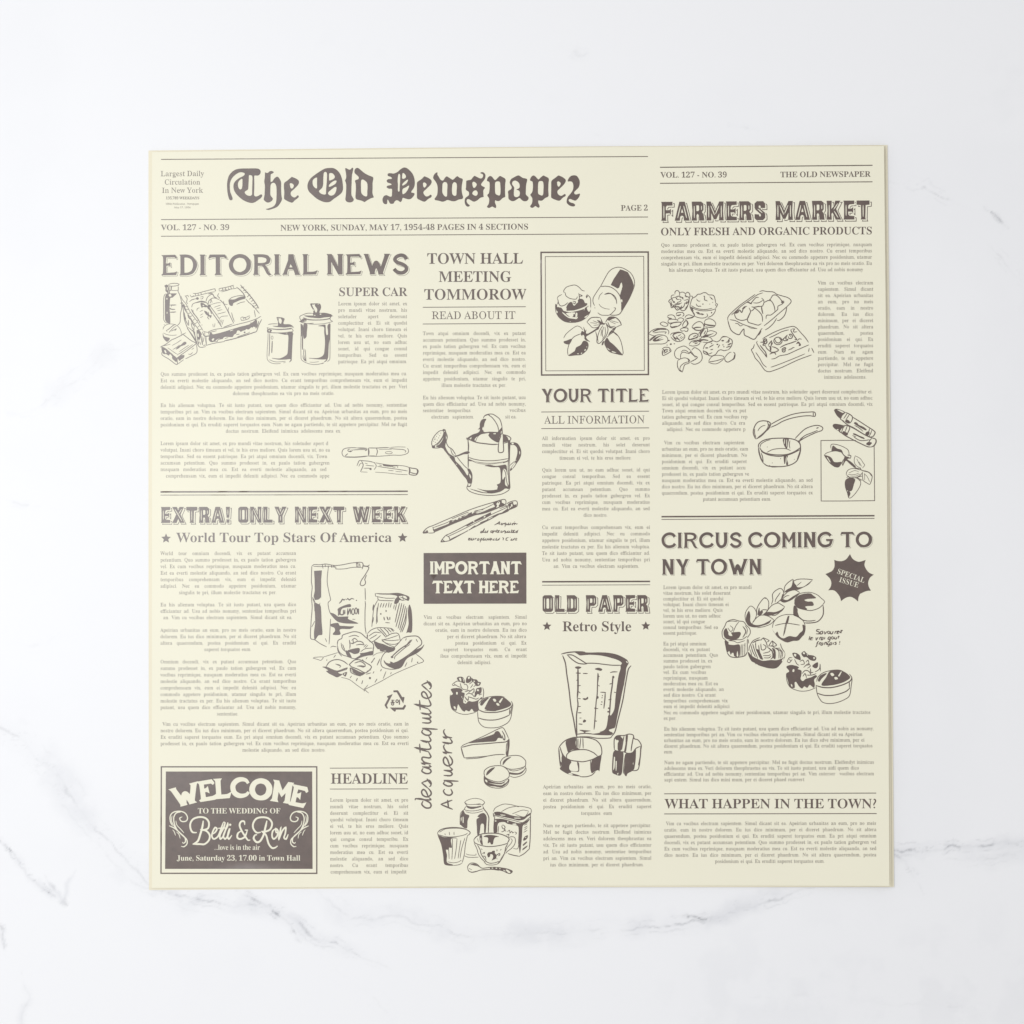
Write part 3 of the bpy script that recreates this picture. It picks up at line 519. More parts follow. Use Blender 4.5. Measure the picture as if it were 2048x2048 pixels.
이 909 707 827 707 -79 790 -79 790 827 / 313 757 249 747 194 718 148 672 113 609 91 532 83 442 91 352 113 274 148 212 194 165 249 136 313 126 376 136 431 165 477 212 512 274 534 352 542 442 534 532 512 609 477 672 431 718 376 747 / 313 683 355 675 391 653 421 617 443 569 457 511 462 442 457 373 443 314 421 266 391 230 355 208 313 200 271 208 235 230 205 266 182 314 168 373 163 442 168 511 182 569 205 617 235 653 271 675
"""
DISPLAY_DATA = """
D E 76
f 0 2 0 2 66 0 66 0 74 16 70 20 64 13 64 13 24 13 24 13 22 42 22 42 34 42 42 36 42 36 44 58 44 58 36 53 24 54 24 54 25 88 25 88 62 86 75 81 75 81 70 99 70 99 2 100 0 97 7 92 9 50 8 10
D D 86
f 0 0 0 0 40 0 68 14 84 50 68 88 40 100 0 100 0 100 5 92 5 8
F 24 14 24 14 40 15 58 26 65 50 58 76 40 87 24 88 24 88
D I 30
p 1 0 28 0 24 8 24 92 30 100 0 100 5 92 5 8
D T 92
p 10 0 82 0 92 20 84 18 76 13 58 14 58 90 64 100 32 100 38 90 38 14 20 14 2 20
D O 103
f 51 -2 80 6 99 28 103 50 98 74 78 95 51 101 24 95 5 75 -1 50 6 25 24 6
F 51 16 70 22 81 40 82 52 76 72 60 84 48 86 30 78 20 60 19 46 26 27 40 18
D R 90
f 0 0 0 0 48 0 72 6 83 26 76 44 58 51 58 51 68 66 76 86 88 99 88 99 78 103 66 95 50 64 42 56 24 56 24 56 24 92 28 100 28 100 0 100 0 100 5 92 7 50 6 8
F 24 14 24 14 44 14 62 20 65 28 60 38 44 42 24 42 24 42
D A 86
p 30 0 54 0 58 22 80 92 86 101 60 101 60 95 54 77 48 74 28 74 24 92 26 100 0 100 6 92 28 30
F 40 48 40 48 34 64 34 64 49 64 49 64
D L 72
f 0 0 0 0 28 0 28 0 24 8 23 86 23 86 56 85 72 78 72 78 65 99 65 99 0 100 0 100 5 92 5 8
D N 80
p 0 0 24 0 54 60 54 8 50 0 79 0 75 8 75 100 55 100 22 38 22 92 27 100 0 100 5 92 5 8
D W 126
f 0 0 0 0 24 0 24 0 24 8 41 58 41 58 50 38 60 33 70 38 82 62 82 62 99 8 97 0 97 0 126 0 126 0 120 10 92 92 96 101 96 101 70 101 70 101 69 92 60 70 53 90 54 100 54 100 29 100 29 100 30 92 5 8
D S 76
s 17 67 28 60 13 42 7 22 14 13 28 24 42 46 50 64 62 67 78 54 91 36 93 20 86 9 74
D C 92
s 18 84 28 72 12 50 7 28 14 12 32 9 52 16 75 34 89 52 92 74 86 86 72
D G 100
s 18 84 25 70 11 50 7 28 14 12 32 9 52 16 75 34 89 54 92 78 84
p 54 46 100 46 92 74 84 90 70 90 78 60 56 58
D M 90
p 0 0 20 0 46 52 70 0 90 0 86 8 86 92 90 100 64 100 68 92 67 40 46 70 24 40 24 92 28 100 0 100 5 92 5 8
D U 82
f 0 0 0 0 27 0 27 0 24 8 23 60 30 80 42 84 52 78 57 60 56 8 52 0 52 0 81 0 81 0 77 8 77 62 66 90 42 102 18 92 6 66 5 8
D Y 86
p 0 0 28 0 46 42 62 0 86 0 80 8 58 56 58 92 62 100 32 100 36 92 36 56 6 8
D X 86
p 0 0 30 0 44 32 60 0 84 0 56 48 80 92 86 100 56 100 42 66 28 100 0 100 6 92 32 48 6 8
D H 81
p 0 0 28 0 24 8 24 42 56 42 56 8 52 0 81 0 77 8 77 92 81 100 52 100 56 92 56 57 24 57 24 92 28 100 0 100 5 92 5 8
D P 82
f 0 0 0 0 48 0 72 6 82 27 74 48 56 55 24 57 24 57 24 92 28 100 28 100 0 100 0 100 5 92 7 50 6 8
F 24 14 24 14 44 14 61 20 64 28 59 39 44 43 24 43 24 43
F E 57
p 0 0 56 0 56 18 32 20 26 26 24 42 42 42 50 34 50 66 42 58 24 58 26 74 32 80 56 82 56 100 0 100 3 92 4 50 3 8
S 5 14 22 14 50 14 80
F F 58
p 0 0 58 0 58 20 30 20 24 28 24 44 42 44 50 36 50 68 42 60 24 62 24 92 27 100 0 100 3 92 4 50 3 8
S 5 14 22 14 86
F A 76
p 24 0 52 0 76 100 47 100 46 80 40 74 34 74 28 80 26 100 0 100
P 38 36 32 58 44 58
S 5 30 22 15 86
S 5 46 22 61 86
F R 64
p 0 0 48 0 60 10 60 44 52 56 60 66 64 100 38 100 36 72 30 64 24 72 26 100 0 100 4 50
P 24 20 36 20 38 26 38 44 34 50 24 50
S 5 13 22 13 86
S 5 50 22 50 44
F M 88
p 0 0 22 0 44 50 66 0 88 0 85 50 88 100 64 100 66 60 50 94 38 94 24 60 25 100 0 100 3 50
S 5 12 22 12 84
S 5 76 22 76 84
S 5 22 22 42 72
S 5 64 22 46 66
F S 60
p 4 12 16 0 48 0 58 12 58 36 36 36 34 24 26 22 24 32 56 60 58 70 58 88 46 100 14 100 4 90 4 68 26 70 28 80 36 80 36 70 8 44 4 34
S 5 20 40 44 62
F K 74
p 0 0 26 0 24 44 36 30 44 0 70 0 48 44 74 100 46 100 30 62 24 70 26 100 0 100 4 50
S 5 13 22 13 86
S 5 57 14 36 46
S 5 38 54 58 90
F T 66
p 0 0 66 0 66 22 46 24 44 92 47 100 20 100 23 92 22 24 0 22
S 5 33 24 33 86
F X 74
p 0 0 28 0 36 22 44 0 70 0 50 48 74 100 46 100 36 74 26 100 0 100 24 48
S 5 16 14 58 88
S 5 57 14 38 44
F O 60
p 10 0 50 0 60 10 60 90 50 100 10 100 0 90 0 10
P 24 20 36 20 38 26 38 74 36 80 24 80 22 74 22 26
S 5 11 18 11 82
S 5 49 18 49 82
F N 68
p 0 0 22 0 46 52 46 0 68 0 66 50 68 100 48 100 22 46 24 100 0 100 3 50
S 5 12 22 12 84
S 5 57 14 57 76
S 5 20 16 50 84
F L 57
p 0 0 26 0 24 80 56 82 56 100 0 100 4 50
S 5 13 18 13 84
F Y 72
p 0 0 26 0 36 34 46 0 72 0 48 58 49 100 23 100 24 58
S 5 14 14 33 54
S 5 57 14 38 50
S 5 36 58 36 88
F D 60
p 0 0 46 0 60 12 60 88 46 100 0 100 4 50
P 24 20 35 22 38 30 38 72 35 78 24 80
S 5 13 20 13 80
S 5 49 22 49 78
F P 60
p 0 0 48 0 60 10 60 52 48 64 26 64 24 92 27 100 0 100 4 50
P 24 20 36 20 38 26 38 42 34 46 24 46
S 5 13 22 13 86
S 5 49 18 49 50
F W 102
p 0 0 24 0 34 48 42 0 62 0 70 48 80 0 102 0 84 100 62 100 52 60 42 100 20 100
S 5 12 16 30 84
S 5 54 18 66 70
S 5 90 16 73 84
F ! 24
p 0 0 24 0 20 68 4 68
p 3 79 21 79 21 100 3 100
S 5 12 16 12 52
"""
ART = """
# masthead
@ 440 310 180
f 215 970 190 930 165 830 152 700 155 580 185 460 240 380 330 315 440 292 600 288 780 288 840 302 872 345 862 405 820 440 770 440 735 445 735 560 735 700 730 820 735 870 765 890 815 880 870 848 900 850 905 880 880 920 800 980 740 1018 680 1030 600 1015 500 970 400 890 330 810 292 720 295 620 340 550 420 490 500 450 535 405 510 382 450 370 390 385 310 440 250 510 215 600 210 700 220 790 245 860 270 930 262 965 240 972
F 385 610 405 560 450 518 480 515 482 600 480 660 465 725 430 740 400 710 385 660
F 620 440 650 430 685 445 697 480 695 600 690 740 688 840 675 865 640 878 590 868 545 835 528 800 545 775 590 750 605 720 612 600 618 500
f 965 372 965 372 1020 385 1065 350 1110 343 1160 368 1160 368 1120 400 1090 412 1085 480 1085 565 1085 575 1120 570 1170 500 1225 464 1260 485 1300 550 1312 600 1312 750 1320 880 1330 950 1300 1020 1230 1110 1130 1155 1030 1180 980 1160 980 1160 1060 1140 1150 1100 1195 1040 1210 960 1215 800 1210 680 1185 615 1150 595 1105 610 1085 650 1080 740 1080 850 1100 890 1135 940 1110 985 1055 1018 1000 1015 940 965 940 940 955 860 962 740 962 650 950 570 962 480 965 400
f 1540 468 1540 468 1640 510 1690 555 1690 610 1660 660 1590 730 1525 790 1515 830 1530 875 1580 910 1620 905 1670 862 1690 880 1680 915 1610 970 1560 1018 1530 1022 1450 990 1380 945 1375 900 1380 800 1372 690 1380 600 1450 545
F 1498 612 1530 605 1575 630 1585 655 1570 700 1540 722 1515 705 1502 660
@ 600 310 180
f 640 278 720 282 800 330 860 405 900 510 920 640 920 750 880 825 800 890 720 945 650 1000 590 1015 500 1005 380 950 280 870 190 780 160 690 175 590 230 500 320 425 430 350 540 290
F 270 560 290 520 340 485 365 485 365 600 365 715 345 718 310 695 275 640
F 510 385 540 362 570 375 580 420 575 560 562 720 555 840 530 850 460 835 408 790 415 760 470 710 495 640 500 500
F 625 400 640 388 690 390 730 425 748 475 720 515 640 548 625 545 622 480
F 780 548 785 570 765 610 720 645 640 682 618 680 625 640 680 585 740 550
F 775 685 785 700 775 770 740 840 690 870 640 868 600 830 615 790 680 735 740 690
f 968 285 968 285 1000 285 1055 315 1090 305 1120 270 1142 285 1135 340 1115 440 1108 600 1102 760 1105 860 1130 910 1155 960 1130 1000 1075 1018 1010 1005 975 960 982 880 990 780 990 620 968 545 990 500 990 420 975 330
f 1215 278 1250 280 1290 310 1380 385 1480 440 1560 470 1575 500 1558 600 1558 700 1555 820 1585 910 1585 910 1520 930 1430 980 1385 1012 1385 1012 1320 980 1220 955 1192 920 1195 820 1200 720 1195 620 1180 555 1200 535 1250 520 1262 480 1230 440 1175 390 1168 340 1185 300
F 1315 540 1345 525 1395 550 1440 600 1450 680 1445 780 1440 880 1400 888 1345 855 1315 810 1308 700 1308 600
@ 750 310 180
f 400 398 480 365 550 305 620 268 680 280 760 345 820 430 850 530 852 640 830 710 780 780 778 805 820 812 850 830 830 880 770 940 710 950 640 930 595 920 575 980 550 1010 525 1000 500 980 460 970 420 1000 395 1042 330 1045 300 1000 275 955 265 965 255 1050 200 1050 165 1000 165 930 200 875 250 862 310 890 355 890 365 820 362 730 300 725 248 690 270 660 340 645 360 630 330 610 270 590 250 550 280 520 340 515 365 500 340 470 280 450 270 410 300 390 350 392
F 500 420 520 400 540 430 540 540 530 680 525 780 505 788 490 760 492 640 485 560 490 470
F 590 395 605 385 640 410 665 455 650 495 600 512 582 500 582 440
F 710 530 700 570 660 620 590 658 585 630 610 595 650 560 690 530
F 728 655 732 680 700 750 650 815 600 842 585 810 590 740 620 710 670 690 700 665
f 1060 455 1060 455 1150 495 1210 545 1212 600 1180 650 1100 730 1040 790 1045 835 1090 885 1140 885 1195 850 1218 880 1200 910 1140 945 1090 990 1050 1002 960 965 905 930 900 850 900 720 900 600 920 570 1000 515
F 1030 600 1050 588 1085 600 1108 630 1095 670 1060 702 1035 670
f 1340 368 1340 368 1340 420 1370 470 1400 520 1435 548 1470 540 1500 490 1540 458 1580 480 1660 530 1690 520 1740 470 1770 455 1820 490 1880 515 1880 560 1865 640 1860 740 1870 830 1892 910 1870 945 1800 955 1720 990 1650 990 1560 965 1500 990 1450 1002 1380 985 1290 965 1275 945 1300 910 1335 850 1345 740 1335 640 1300 570 1250 500 1255 450 1290 395
F 1450 620 1470 590 1500 580 1540 595 1555 640 1550 760 1545 880 1520 895 1480 870 1445 800 1445 700
F 1660 630 1680 595 1710 582 1745 605 1758 660 1752 760 1745 860 1710 878 1670 855 1655 820 1652 720
@ 900 310 180
f 525 448 560 462 640 500 680 500 705 470 712 430 690 405 655 395 655 375 690 368 730 380 760 430 755 490 730 540 690 590 665 635 690 665 750 700 735 725 715 760 715 820 722 900 722 900 650 920 590 970 520 1002 470 985 410 950 370 950 355 985 370 1030 425 1080 425 1080 410 1105 365 1105 330 1065 315 1000 325 930 370 890 405 860 408 810 395 785 340 745 345 690 348 555 348 555 390 540 450 530 490 480
F 478 600 505 572 545 590 575 630 550 685 515 708 490 680
F 490 790 530 760 570 765 595 810 585 855 550 878 500 855 478 830
f 860 450 900 465 940 515 970 540 1010 505 1070 450 1110 465 1190 520 1185 620 1180 760 1185 880 1185 900 1130 925 1060 985 1000 985 970 970 965 1020 990 1090 985 1135 950 1130 905 1105 860 1130 825 1135 792 1110 825 1060 840 1000 838 930 800 865 835 820 850 720 850 620 840 575 795 558 800 510 825 470
F 968 600 985 575 1030 565 1070 580 1080 640 1085 740 1080 840 1060 870 1020 860 975 830 965 720
f 1460 438 1500 450 1560 490 1650 512 1655 550 1635 640 1628 760 1630 850 1680 900 1685 940 1650 985 1590 992 1545 970 1500 925 1470 930 1400 975 1340 992 1280 965 1255 930 1252 850 1248 775 1310 735 1325 690 1300 640 1282 590 1310 520 1380 475
F 1330 620 1345 570 1390 548 1450 570 1490 620 1495 690 1470 720 1420 742 1420 742 1480 765 1500 810 1490 870 1460 895 1420 905 1380 885 1370 840 1372 760 1378 700 1350 655
@ 1020 310 180
f 500 438 540 455 590 510 615 525 650 490 715 440 750 455 830 505 825 620 822 760 828 870 810 900 760 920 690 978 640 980 610 975 605 1020 635 1090 625 1130 590 1125 545 1095 500 1128 455 1130 432 1100 465 1050 480 1000 475 920 435 855 475 800 490 720 492 620 480 570 430 545 440 495 465 460
F 605 610 620 570 660 558 705 570 720 640 718 750 712 840 690 870 650 860 605 830 600 720
f 1040 438 1040 438 1120 470 1195 530 1190 580 1150 640 1080 710 1020 770 1020 820 1060 865 1110 875 1175 835 1195 850 1190 880 1130 920 1080 970 1040 982 960 955 890 920 882 880 885 720 885 580 900 545 970 490
F 1010 580 1030 565 1070 580 1088 615 1070 660 1040 682 1018 650
f 1240 545 1260 500 1310 450 1380 435 1440 455 1490 540 1495 630 1470 700 1420 750 1378 800 1385 835 1420 848 1495 828 1500 860 1470 920 1410 978 1360 970 1300 945 1265 950 1260 985 1300 1020 1360 1035 1400 1070 1390 1095 1350 1105 1280 1085 1220 1030 1218 970 1240 900 1290 840 1340 770 1360 700 1355 620 1330 575 1280 565 1240 570
# bottle_drawing
@ 315 560 220
s 9 190 80 230 65 300 58 350 62 378 76 360 95 300 106 240 108 200 100 188 88
s 9 362 105 365 160 360 200 385 250 410 330 425 420 420 520 405 580 400 680 395 740 365 785 345 800
s 8 250 110 250 180 360 180
s 10 205 110 205 180 235 180 235 110
f 145 85 165 80 190 105 190 240 165 215 140 190 140 130 120 105
F 165 120 178 125 178 180 165 180
s 14 210 180 205 250
s 8 150 240 125 260 108 320 105 450 108 600 108 690 130 735 175 760
f 160 240 230 235 300 235 340 238 310 265 260 310 225 315 215 400 212 520 220 600 222 760 195 765 160 740 135 700 130 560 130 420 135 300
F 195 250 235 250 245 285 205 290
e 165 325 10 14
e 165 580 6 16
F 155 315 175 315 172 345 158 345
F 160 560 175 560 172 595 162 595
s 14 215 440 270 440 330 438
s 14 215 495 250 515 310 515
s 14 215 565 270 565 325 560
s 8 245 440 240 470
s 8 225 490 228 520
# bread_roll_drawing
s 7 95 870 120 810 190 775 270 775 340 800 390 850 415 910 415 960
s 7 105 930 170 960 260 972 340 965
s 10 150 890 200 860 270 800 320 780
s 9 200 925 240 880 290 830 330 810
s 9 240 900 300 870 330 860 300 895
s 7 160 880 165 910
f 95 930 110 985 160 1005 215 1020 200 1060 165 1085 120 1045 95 1000
s 9 110 780 130 790
# butter_box_drawing
s 10 60 1175 150 1125 250 1050 300 1030 430 965 440 950 520 1010 600 1070 680 1110 650 1140 520 1240 420 1310 330 1370 220 1290 130 1200 60 1175
s 7 70 1160 180 1140 230 1125
s 8 430 960 500 925
f 75 1185 150 1205 200 1250 330 1365 335 1440 300 1420 265 1390 240 1340 200 1330 150 1300 110 1300 80 1260
F 115 1235 140 1235 160 1280 140 1290
F 200 1330 225 1300 260 1350 240 1370
F 225 1260 290 1330 310 1340 250 1270
s 10 80 1260 80 1315 200 1390 340 1485 340 1370
s 8 350 1480 460 1400
f 340 1375 390 1330 470 1320 460 1365 410 1400 390 1420 360 1400 350 1440
F 370 1400 360 1430 350 1425 355 1380
s 9 685 1130 690 1270 600 1330 490 1385
s 9 540 1300 580 1305 620 1270
s 8 600 1220 640 1195
f 350 1180 420 1130 460 1090 490 1085 510 1110 480 1140 410 1165 370 1200 320 1220
s 8 270 1220 330 1185 390 1140
s 7 255 1150 330 1110 420 1050
s 7 380 1260 480 1190 550 1145
s 7 340 1320 480 1230 620 1130
s 7 180 1190 320 1290 350 1300
s 7 380 1300 480 1230
# picnic_basket_drawing
s 8 410 280 440 350 500 420 560 540 640 650 720 760 800 890
s 9 455 440 480 520 560 640 640 760 720 870 780 960
s 9 395 410 440 400 450 440
s 10 420 400 455 530 460 620 480 720 530 850 620 1000 690 1110 745 1180 850 1170
s 9 440 400 450 420
s 7 480 470 540 460
s 8 495 520 560 510
s 8 540 590 590 570
s 8 560 650 620 620
s 8 620 710 660 680
s 8 640 780 700 740
s 8 690 840 740 800
s 8 710 880 780 860
f 440 440 470 430 500 520 560 610 520 560 470 500
s 12 470 570 480 640 500 690
s 14 530 610 550 660 590 700 620 770 660 820
s 10 470 650 500 720 540 800
s 12 540 700 550 800
s 10 590 750 610 840 640 880
s 9 540 830 600 880 660 920
s 9 520 850 600 950 660 1040 700 1100
s 10 640 820 640 900
f 690 880 740 900 770 970 740 1060 720 1140 700 1050 690 990
F 700 940 720 940 725 1000 705 1000
F 715 1050 735 1040 735 1100 720 1090
s 12 620 880 650 960 680 1060
s 9 600 900 640 900 660 960
s 9 480 270 520 330 510 390 530 420
s 8 490 290 530 270 550 300
s 7 570 260 600 300 640 270
s 9 620 235 700 235 800 205 900 180 1010 150
s 8 600 290 700 275 780 255 900 225 1010 205
s 8 660 240 675 280
s 8 710 235 720 275
s 8 760 220 770 255
s 8 830 200 840 220
s 12 1005 150 1020 200
s 9 1080 150 1200 130 1340 90
s 8 1090 195 1180 175 1220 180 1260 165 1390 145
s 8 1080 150 1085 195
s 10 1140 140 1150 190
s 12 1190 140 1210 185
s 8 1240 130 1255 165
s 10 1280 110 1300 155
s 9 1320 95 1340 140
s 13 1455 85 1520 160 1620 270 1720 400 1780 500
s 12 1385 125 1440 165 1510 240 1540 310
s 9 1550 330 1600 390 1660 440 1690 490
s 9 1460 140 1520 120
s 9 1500 190 1560 170
s 9 1530 220 1590 210
s 9 1570 300 1630 250
s 9 1610 340 1650 310
s 9 1640 380 1690 350
s 9 1670 420 1720 400
s 9 1700 460 1750 430
s 9 1720 500 1770 480
s 9 1670 440 1790 590
s 9 1700 530 1720 650
s 9 890 910 1000 870 1180 840 1400 780 1600 730 1740 680 1820 635
s 8 800 900 900 920 1040 890
s 10 1160 830 1320 770
s 14 790 910 830 985 960 970 1160 920 1350 860 1600 790
s 8 830 905 830 965
s 10 900 910 900 960
f 930 920 1000 960 1150 920 1340 870 1420 830 1600 780 1700 720 1720 690 1740 750 1720 830 1700 850 1650 830 1600 870 1560 860 1540 880 1500 890 1460 910 1440 890 1400 890 1380 940 1340 960 1320 1000 1180 1000 1140 1030 1060 1035 1000 1080 940 1090 900 1050 910 980
F 950 1050 980 1020 1000 1030 975 1070
F 960 930 990 930 985 950 960 950
F 1270 890 1330 870 1330 880 1280 900
F 1500 790 1620 760 1620 775 1500 810
F 1680 820 1720 830 1710 850 1680 850
s 12 1740 690 1740 800 1720 850
s 12 1780 720 1740 850
s 10 1830 690 1780 790 1740 900 1720 920
s 9 1640 740 1640 780
s 9 850 1150 1000 1110 1180 1080
s 13 1170 1070 1350 1030 1550 970 1740 905
s 9 1400 1000 1600 930 1620 910
s 9 1380 960 1440 950
e 1530 920 16 14
s 16 780 990 780 1060 790 1140
s 14 850 980 850 1060 860 1140
s 9 820 1000 800 1090
s 9 740 1080 760 1140
s 10 800 1150 850 1140
s 8 1180 1030 1240 1010
s 8 1000 1080 1050 1080 1060 1050 1150 1030
s 9 600 480 620 420 700 390 770 370 850 390 890 440
s 16 670 400 760 380 850 395
s 12 590 510 630 580 700 670 750 760
s 8 620 520 630 600
s 8 590 350 620 340 700 325
s 9 560 380 600 350 640 340
e 700 325 24 22
s 7 750 300 800 290 790 330 750 330
s 9 850 380 880 300 960 250 1000 300
s 12 890 245 960 240 1000 300 1040 310
s 9 890 440 900 370 960 320 1020 320 1080 345
s 9 1080 230 1055 280 1085 310 1080 340
s 10 1090 350 1150 400 1210 500 1260 600 1340 765
s 12 1100 350 1140 390
s 11 890 450 960 570 1050 700 1130 830
s 9 910 440 1000 560 1090 690
f 880 450 930 430 930 470 900 480 920 520 890 510
f 760 400 810 410 850 440 890 460 850 480 800 470 780 490 760 450
F 790 440 820 440 820 455 790 455
f 820 540 870 560 890 600 920 620 950 620 930 670 910 640 870 620 840 590
s 12 870 480 930 540 950 600
s 9 690 540 700 500 740 490
s 8 740 555 800 530
s 10 890 560 900 620 880 660 910 690
s 7 750 620 800 590
s 7 750 660 800 640
s 7 930 380 940 340 960 400
s 10 920 410 940 380
s 7 940 430 1050 400 1110 400
s 7 990 480 1110 440
s 7 1030 510 1110 485
s 7 1050 540 1140 520
s 7 1050 600 1200 560
s 7 1080 680 1130 640 1240 630
s 6 1060 760 1090 690
s 6 1080 770 1120 690
s 6 1100 780 1140 700
s 6 1130 790 1160 700
s 7 970 770 980 830
s 7 1010 760 1000 830
f 1250 345 1350 340 1440 300 1540 285 1540 325 1460 350 1380 385 1330 410 1320 450 1290 455 1260 430 1250 390
s 9 1260 345 1300 310 1400 280 1520 270
s 8 1390 430 1450 400 1540 380
s 7 1120 210 1200 190 1280 165
s 7 1160 370 1170 420 1230 430
s 8 1250 480 1240 540 1260 580
s 9 1300 570 1320 650 1350 730
s 8 1460 660 1490 650 1540 660 1620 625
s 8 1460 665 1480 710 1600 680 1620 640
s 8 1500 690 1530 660 1560 690
e 700 710 7 7
e 780 790 7 7
# small_jar_drawing
@ 520 590 160
f 400 535 450 535 540 545 590 570 590 600 570 650 570 700 660 705 730 712 775 765 720 770 600 785 500 780 380 770 300 745 430 745 430 700 435 650 415 590
F 425 555 445 555 435 590
F 460 560 490 560 520 590 525 640 505 695 480 690 450 640 450 590
s 12 195 715 260 700 340 695 420 695
s 14 730 715 790 760 810 790
s 10 165 785 250 810 400 825 560 822 700 808 800 790
s 16 280 820 450 835 600 830 770 815
s 12 170 790 190 830 185 900
f 180 830 260 830 290 850 265 890 285 905 180 905
F 205 850 240 850 240 875 205 875
s 13 185 900 300 912 450 915 600 910 700 895 780 885
f 400 915 520 922 680 900 780 885 790 920 810 935 795 965 780 1200 765 1560 760 1590 700 1625 740 1550 600 1560 450 1560 290 1530 290 1520 480 1530 640 1450 665 1400 680 1200 680 970 600 960
F 610 920 660 910 670 915 640 925
s 13 775 820 800 860 785 890
s 9 195 910 190 1100 175 1300 170 1500 185 1570 250 1630 360 1660 500 1655
s 14 235 920 230 1150 225 1350 215 1480
s 20 295 1105 290 1250 283 1400
o 9 293 1030 22 42
s 10 220 1560 350 1610 480 1615 620 1600
s 8 560 1640 620 1630
# large_jar_drawing
f 1215 210 1300 205 1400 200 1450 215 1475 280 1465 340 1440 390 1440 430 1560 430 1680 455 1740 485 1740 510 1680 530 1560 540 1440 560 1280 550 1140 530 1070 495 1290 495 1270 450 1290 420 1270 340 1240 290
F 1255 235 1290 230 1330 225 1325 260 1365 310 1385 370 1360 425 1340 420 1310 350 1280 300
F 1270 345 1300 350 1310 390 1290 380
F 1390 215 1415 205 1420 225 1400 232
F 1435 465 1465 445 1485 460 1465 478
F 1300 490 1330 480 1345 500 1310 505
s 12 1270 445 1150 440 1030 480 960 520 970 580 1000 610
s 10 1040 540 1160 585 1350 600 1550 590 1700 560
s 16 1060 570 1200 600 1380 605 1550 595 1700 570
s 10 1700 460 1760 515
s 14 1740 500 1690 560 1710 620
f 1000 600 1060 560 1120 590 1110 640 1050 650 950 645
F 1075 620 1095 610 1100 640 1080 645
s 10 960 645 1050 670 1200 700 1350 705 1520 695 1650 670 1750 635 1700 610
s 11 1000 665 1150 690 1300 680
s 10 985 690 990 900 985 1200 990 1500 1000 1560 1080 1620 1180 1660 1300 1680 1420 1670 1540 1640
s 22 1030 720 1035 900 1025 1100 1025 1320
s 26 1005 700 1000 1000
f 1055 700 1140 705 1130 900 1120 1010 1065 1060 1050 1000
f 1400 745 1550 715 1580 720 1590 900 1610 970 1640 950 1640 870 1630 740 1690 690 1690 1000 1660 1200 1645 1500 1620 1550 1440 1555 1180 1530 1180 1520 1400 1520 1530 1450 1560 1300 1570 1100 1550 900 1545 775 1450 755
s 11 1695 690 1690 1100 1690 1400 1680 1560 1620 1610
s 18 1640 1500 1600 1580 1550 1620
s 18 1480 1660 1540 1640
s 8 1200 1620 1300 1625 1420 1610
s 12 1060 1290 1055 1420 1070 1500 1110 1590
s 12 1090 1310 1100 1450 1110 1590
f 1030 1450 1060 1530 1130 1600 1080 1590 1040 1530
# marker_pens_drawing
@ 670 880 180
s 12 480 170 360 165 240 175 175 205 150 270 165 330 200 360
s 18 200 362 400 368 560 360 700 345
s 10 700 345 900 350 1100 338 1250 325 1400 328 1500 310 1570 270 1575 210 1550 175
s 8 1190 158 1350 148 1520 152
s 20 480 172 600 175 680 178
s 14 720 170 900 172 1050 165 1160 165
s 11 1160 170 1250 190 1400 200 1480 210 1520 240 1500 270
s 12 330 195 290 200 275 225 300 248 340 250 370 225 360 200
e 330 240 20 14
s 12 380 215 550 205 680 210 640 235 680 215 690 180
s 16 215 345 275 290
s 24 718 175 725 260 720 335
s 14 885 175 910 240 885 340
s 14 740 340 880 345
o 10 1155 272 75 25
s 7 940 205 1100 200 1220 205
s 12 470 555 500 480 525 440 600 445 720 455 830 480
s 14 565 450 605 540 545 680
s 8 550 685 700 690
s 18 830 480 860 500
s 11 860 500 885 560 840 640
s 10 510 570 540 510 580 500
s 9 640 495 700 515
s 10 660 545 740 550 840 560
s 12 610 605 700 605 770 610
f 745 605 780 600 780 645 740 635
s 10 870 490 1040 520 1200 540 1350 545 1500 560 1600 590 1760 625
f 1035 515 1150 535 1250 550 1350 550 1340 560 1250 565 1200 575 1060 560 1030 545
s 8 1220 575 1300 595
s 9 1345 560 1345 600
s 11 910 565 1100 595 1350 630 1560 665
s 9 945 535 1010 555
s 9 1140 650 1260 662
s 8 1300 675 1440 685
s 8 860 690 1100 705 1350 735 1560 745
s 26 1590 590 1605 650 1590 740
s 16 1620 605 1700 610 1765 630 1785 670 1770 720 1740 750 1680 755 1590 740
s 16 1610 690 1680 715 1740 720
s 22 1760 640 1775 690 1740 740
# watering_can_drawing
@ 850 815 210
s 12 340 410 370 410 380 450 405 510 408 560 390 630 430 720 500 770 565 870
s 11 330 425 270 430 200 490 150 560 125 630 125 690 150 710 190 690 250 640 310 560 340 490 345 440 330 425
e 345 415 22 20
f 345 440 375 470 385 560 385 640 375 690 420 800 480 870 540 910 560 980 640 1060 720 1160 780 1250 800 1190 780 1150 790 1120 830 1140 870 1230 870 1330 855 1400 800 1395 790 1400 760 1320 700 1250 600 1110 470 940 380 820 310 745 240 730 200 715 260 680 320 600 345 500
F 575 1030 590 1050 575 1055
F 815 1215 845 1260 845 1310 820 1270
F 365 690 430 790 490 850 540 900 450 850 400 780
F 310 760 330 750 390 840 460 900 470 920 400 850
s 10 370 420 375 480 400 540
s 12 130 700 140 740 220 745 300 735
e 160 720 26 22
s 10 470 760 500 850 545 890
f 545 885 600 875 720 820 790 805 825 825 790 855 720 860 600 900 550 910
s 10 590 910 660 1000 740 1090 790 1130
s 18 790 605 800 700 795 820
s 16 795 860 795 1110
s 8 160 590 200 580
e 180 560 7 7
e 210 530 7 7
e 240 490 7 7
e 270 520 7 7
e 250 560 7 7
e 160 620 7 7
e 190 640 7 7
e 225 600 7 7
e 290 470 7 7
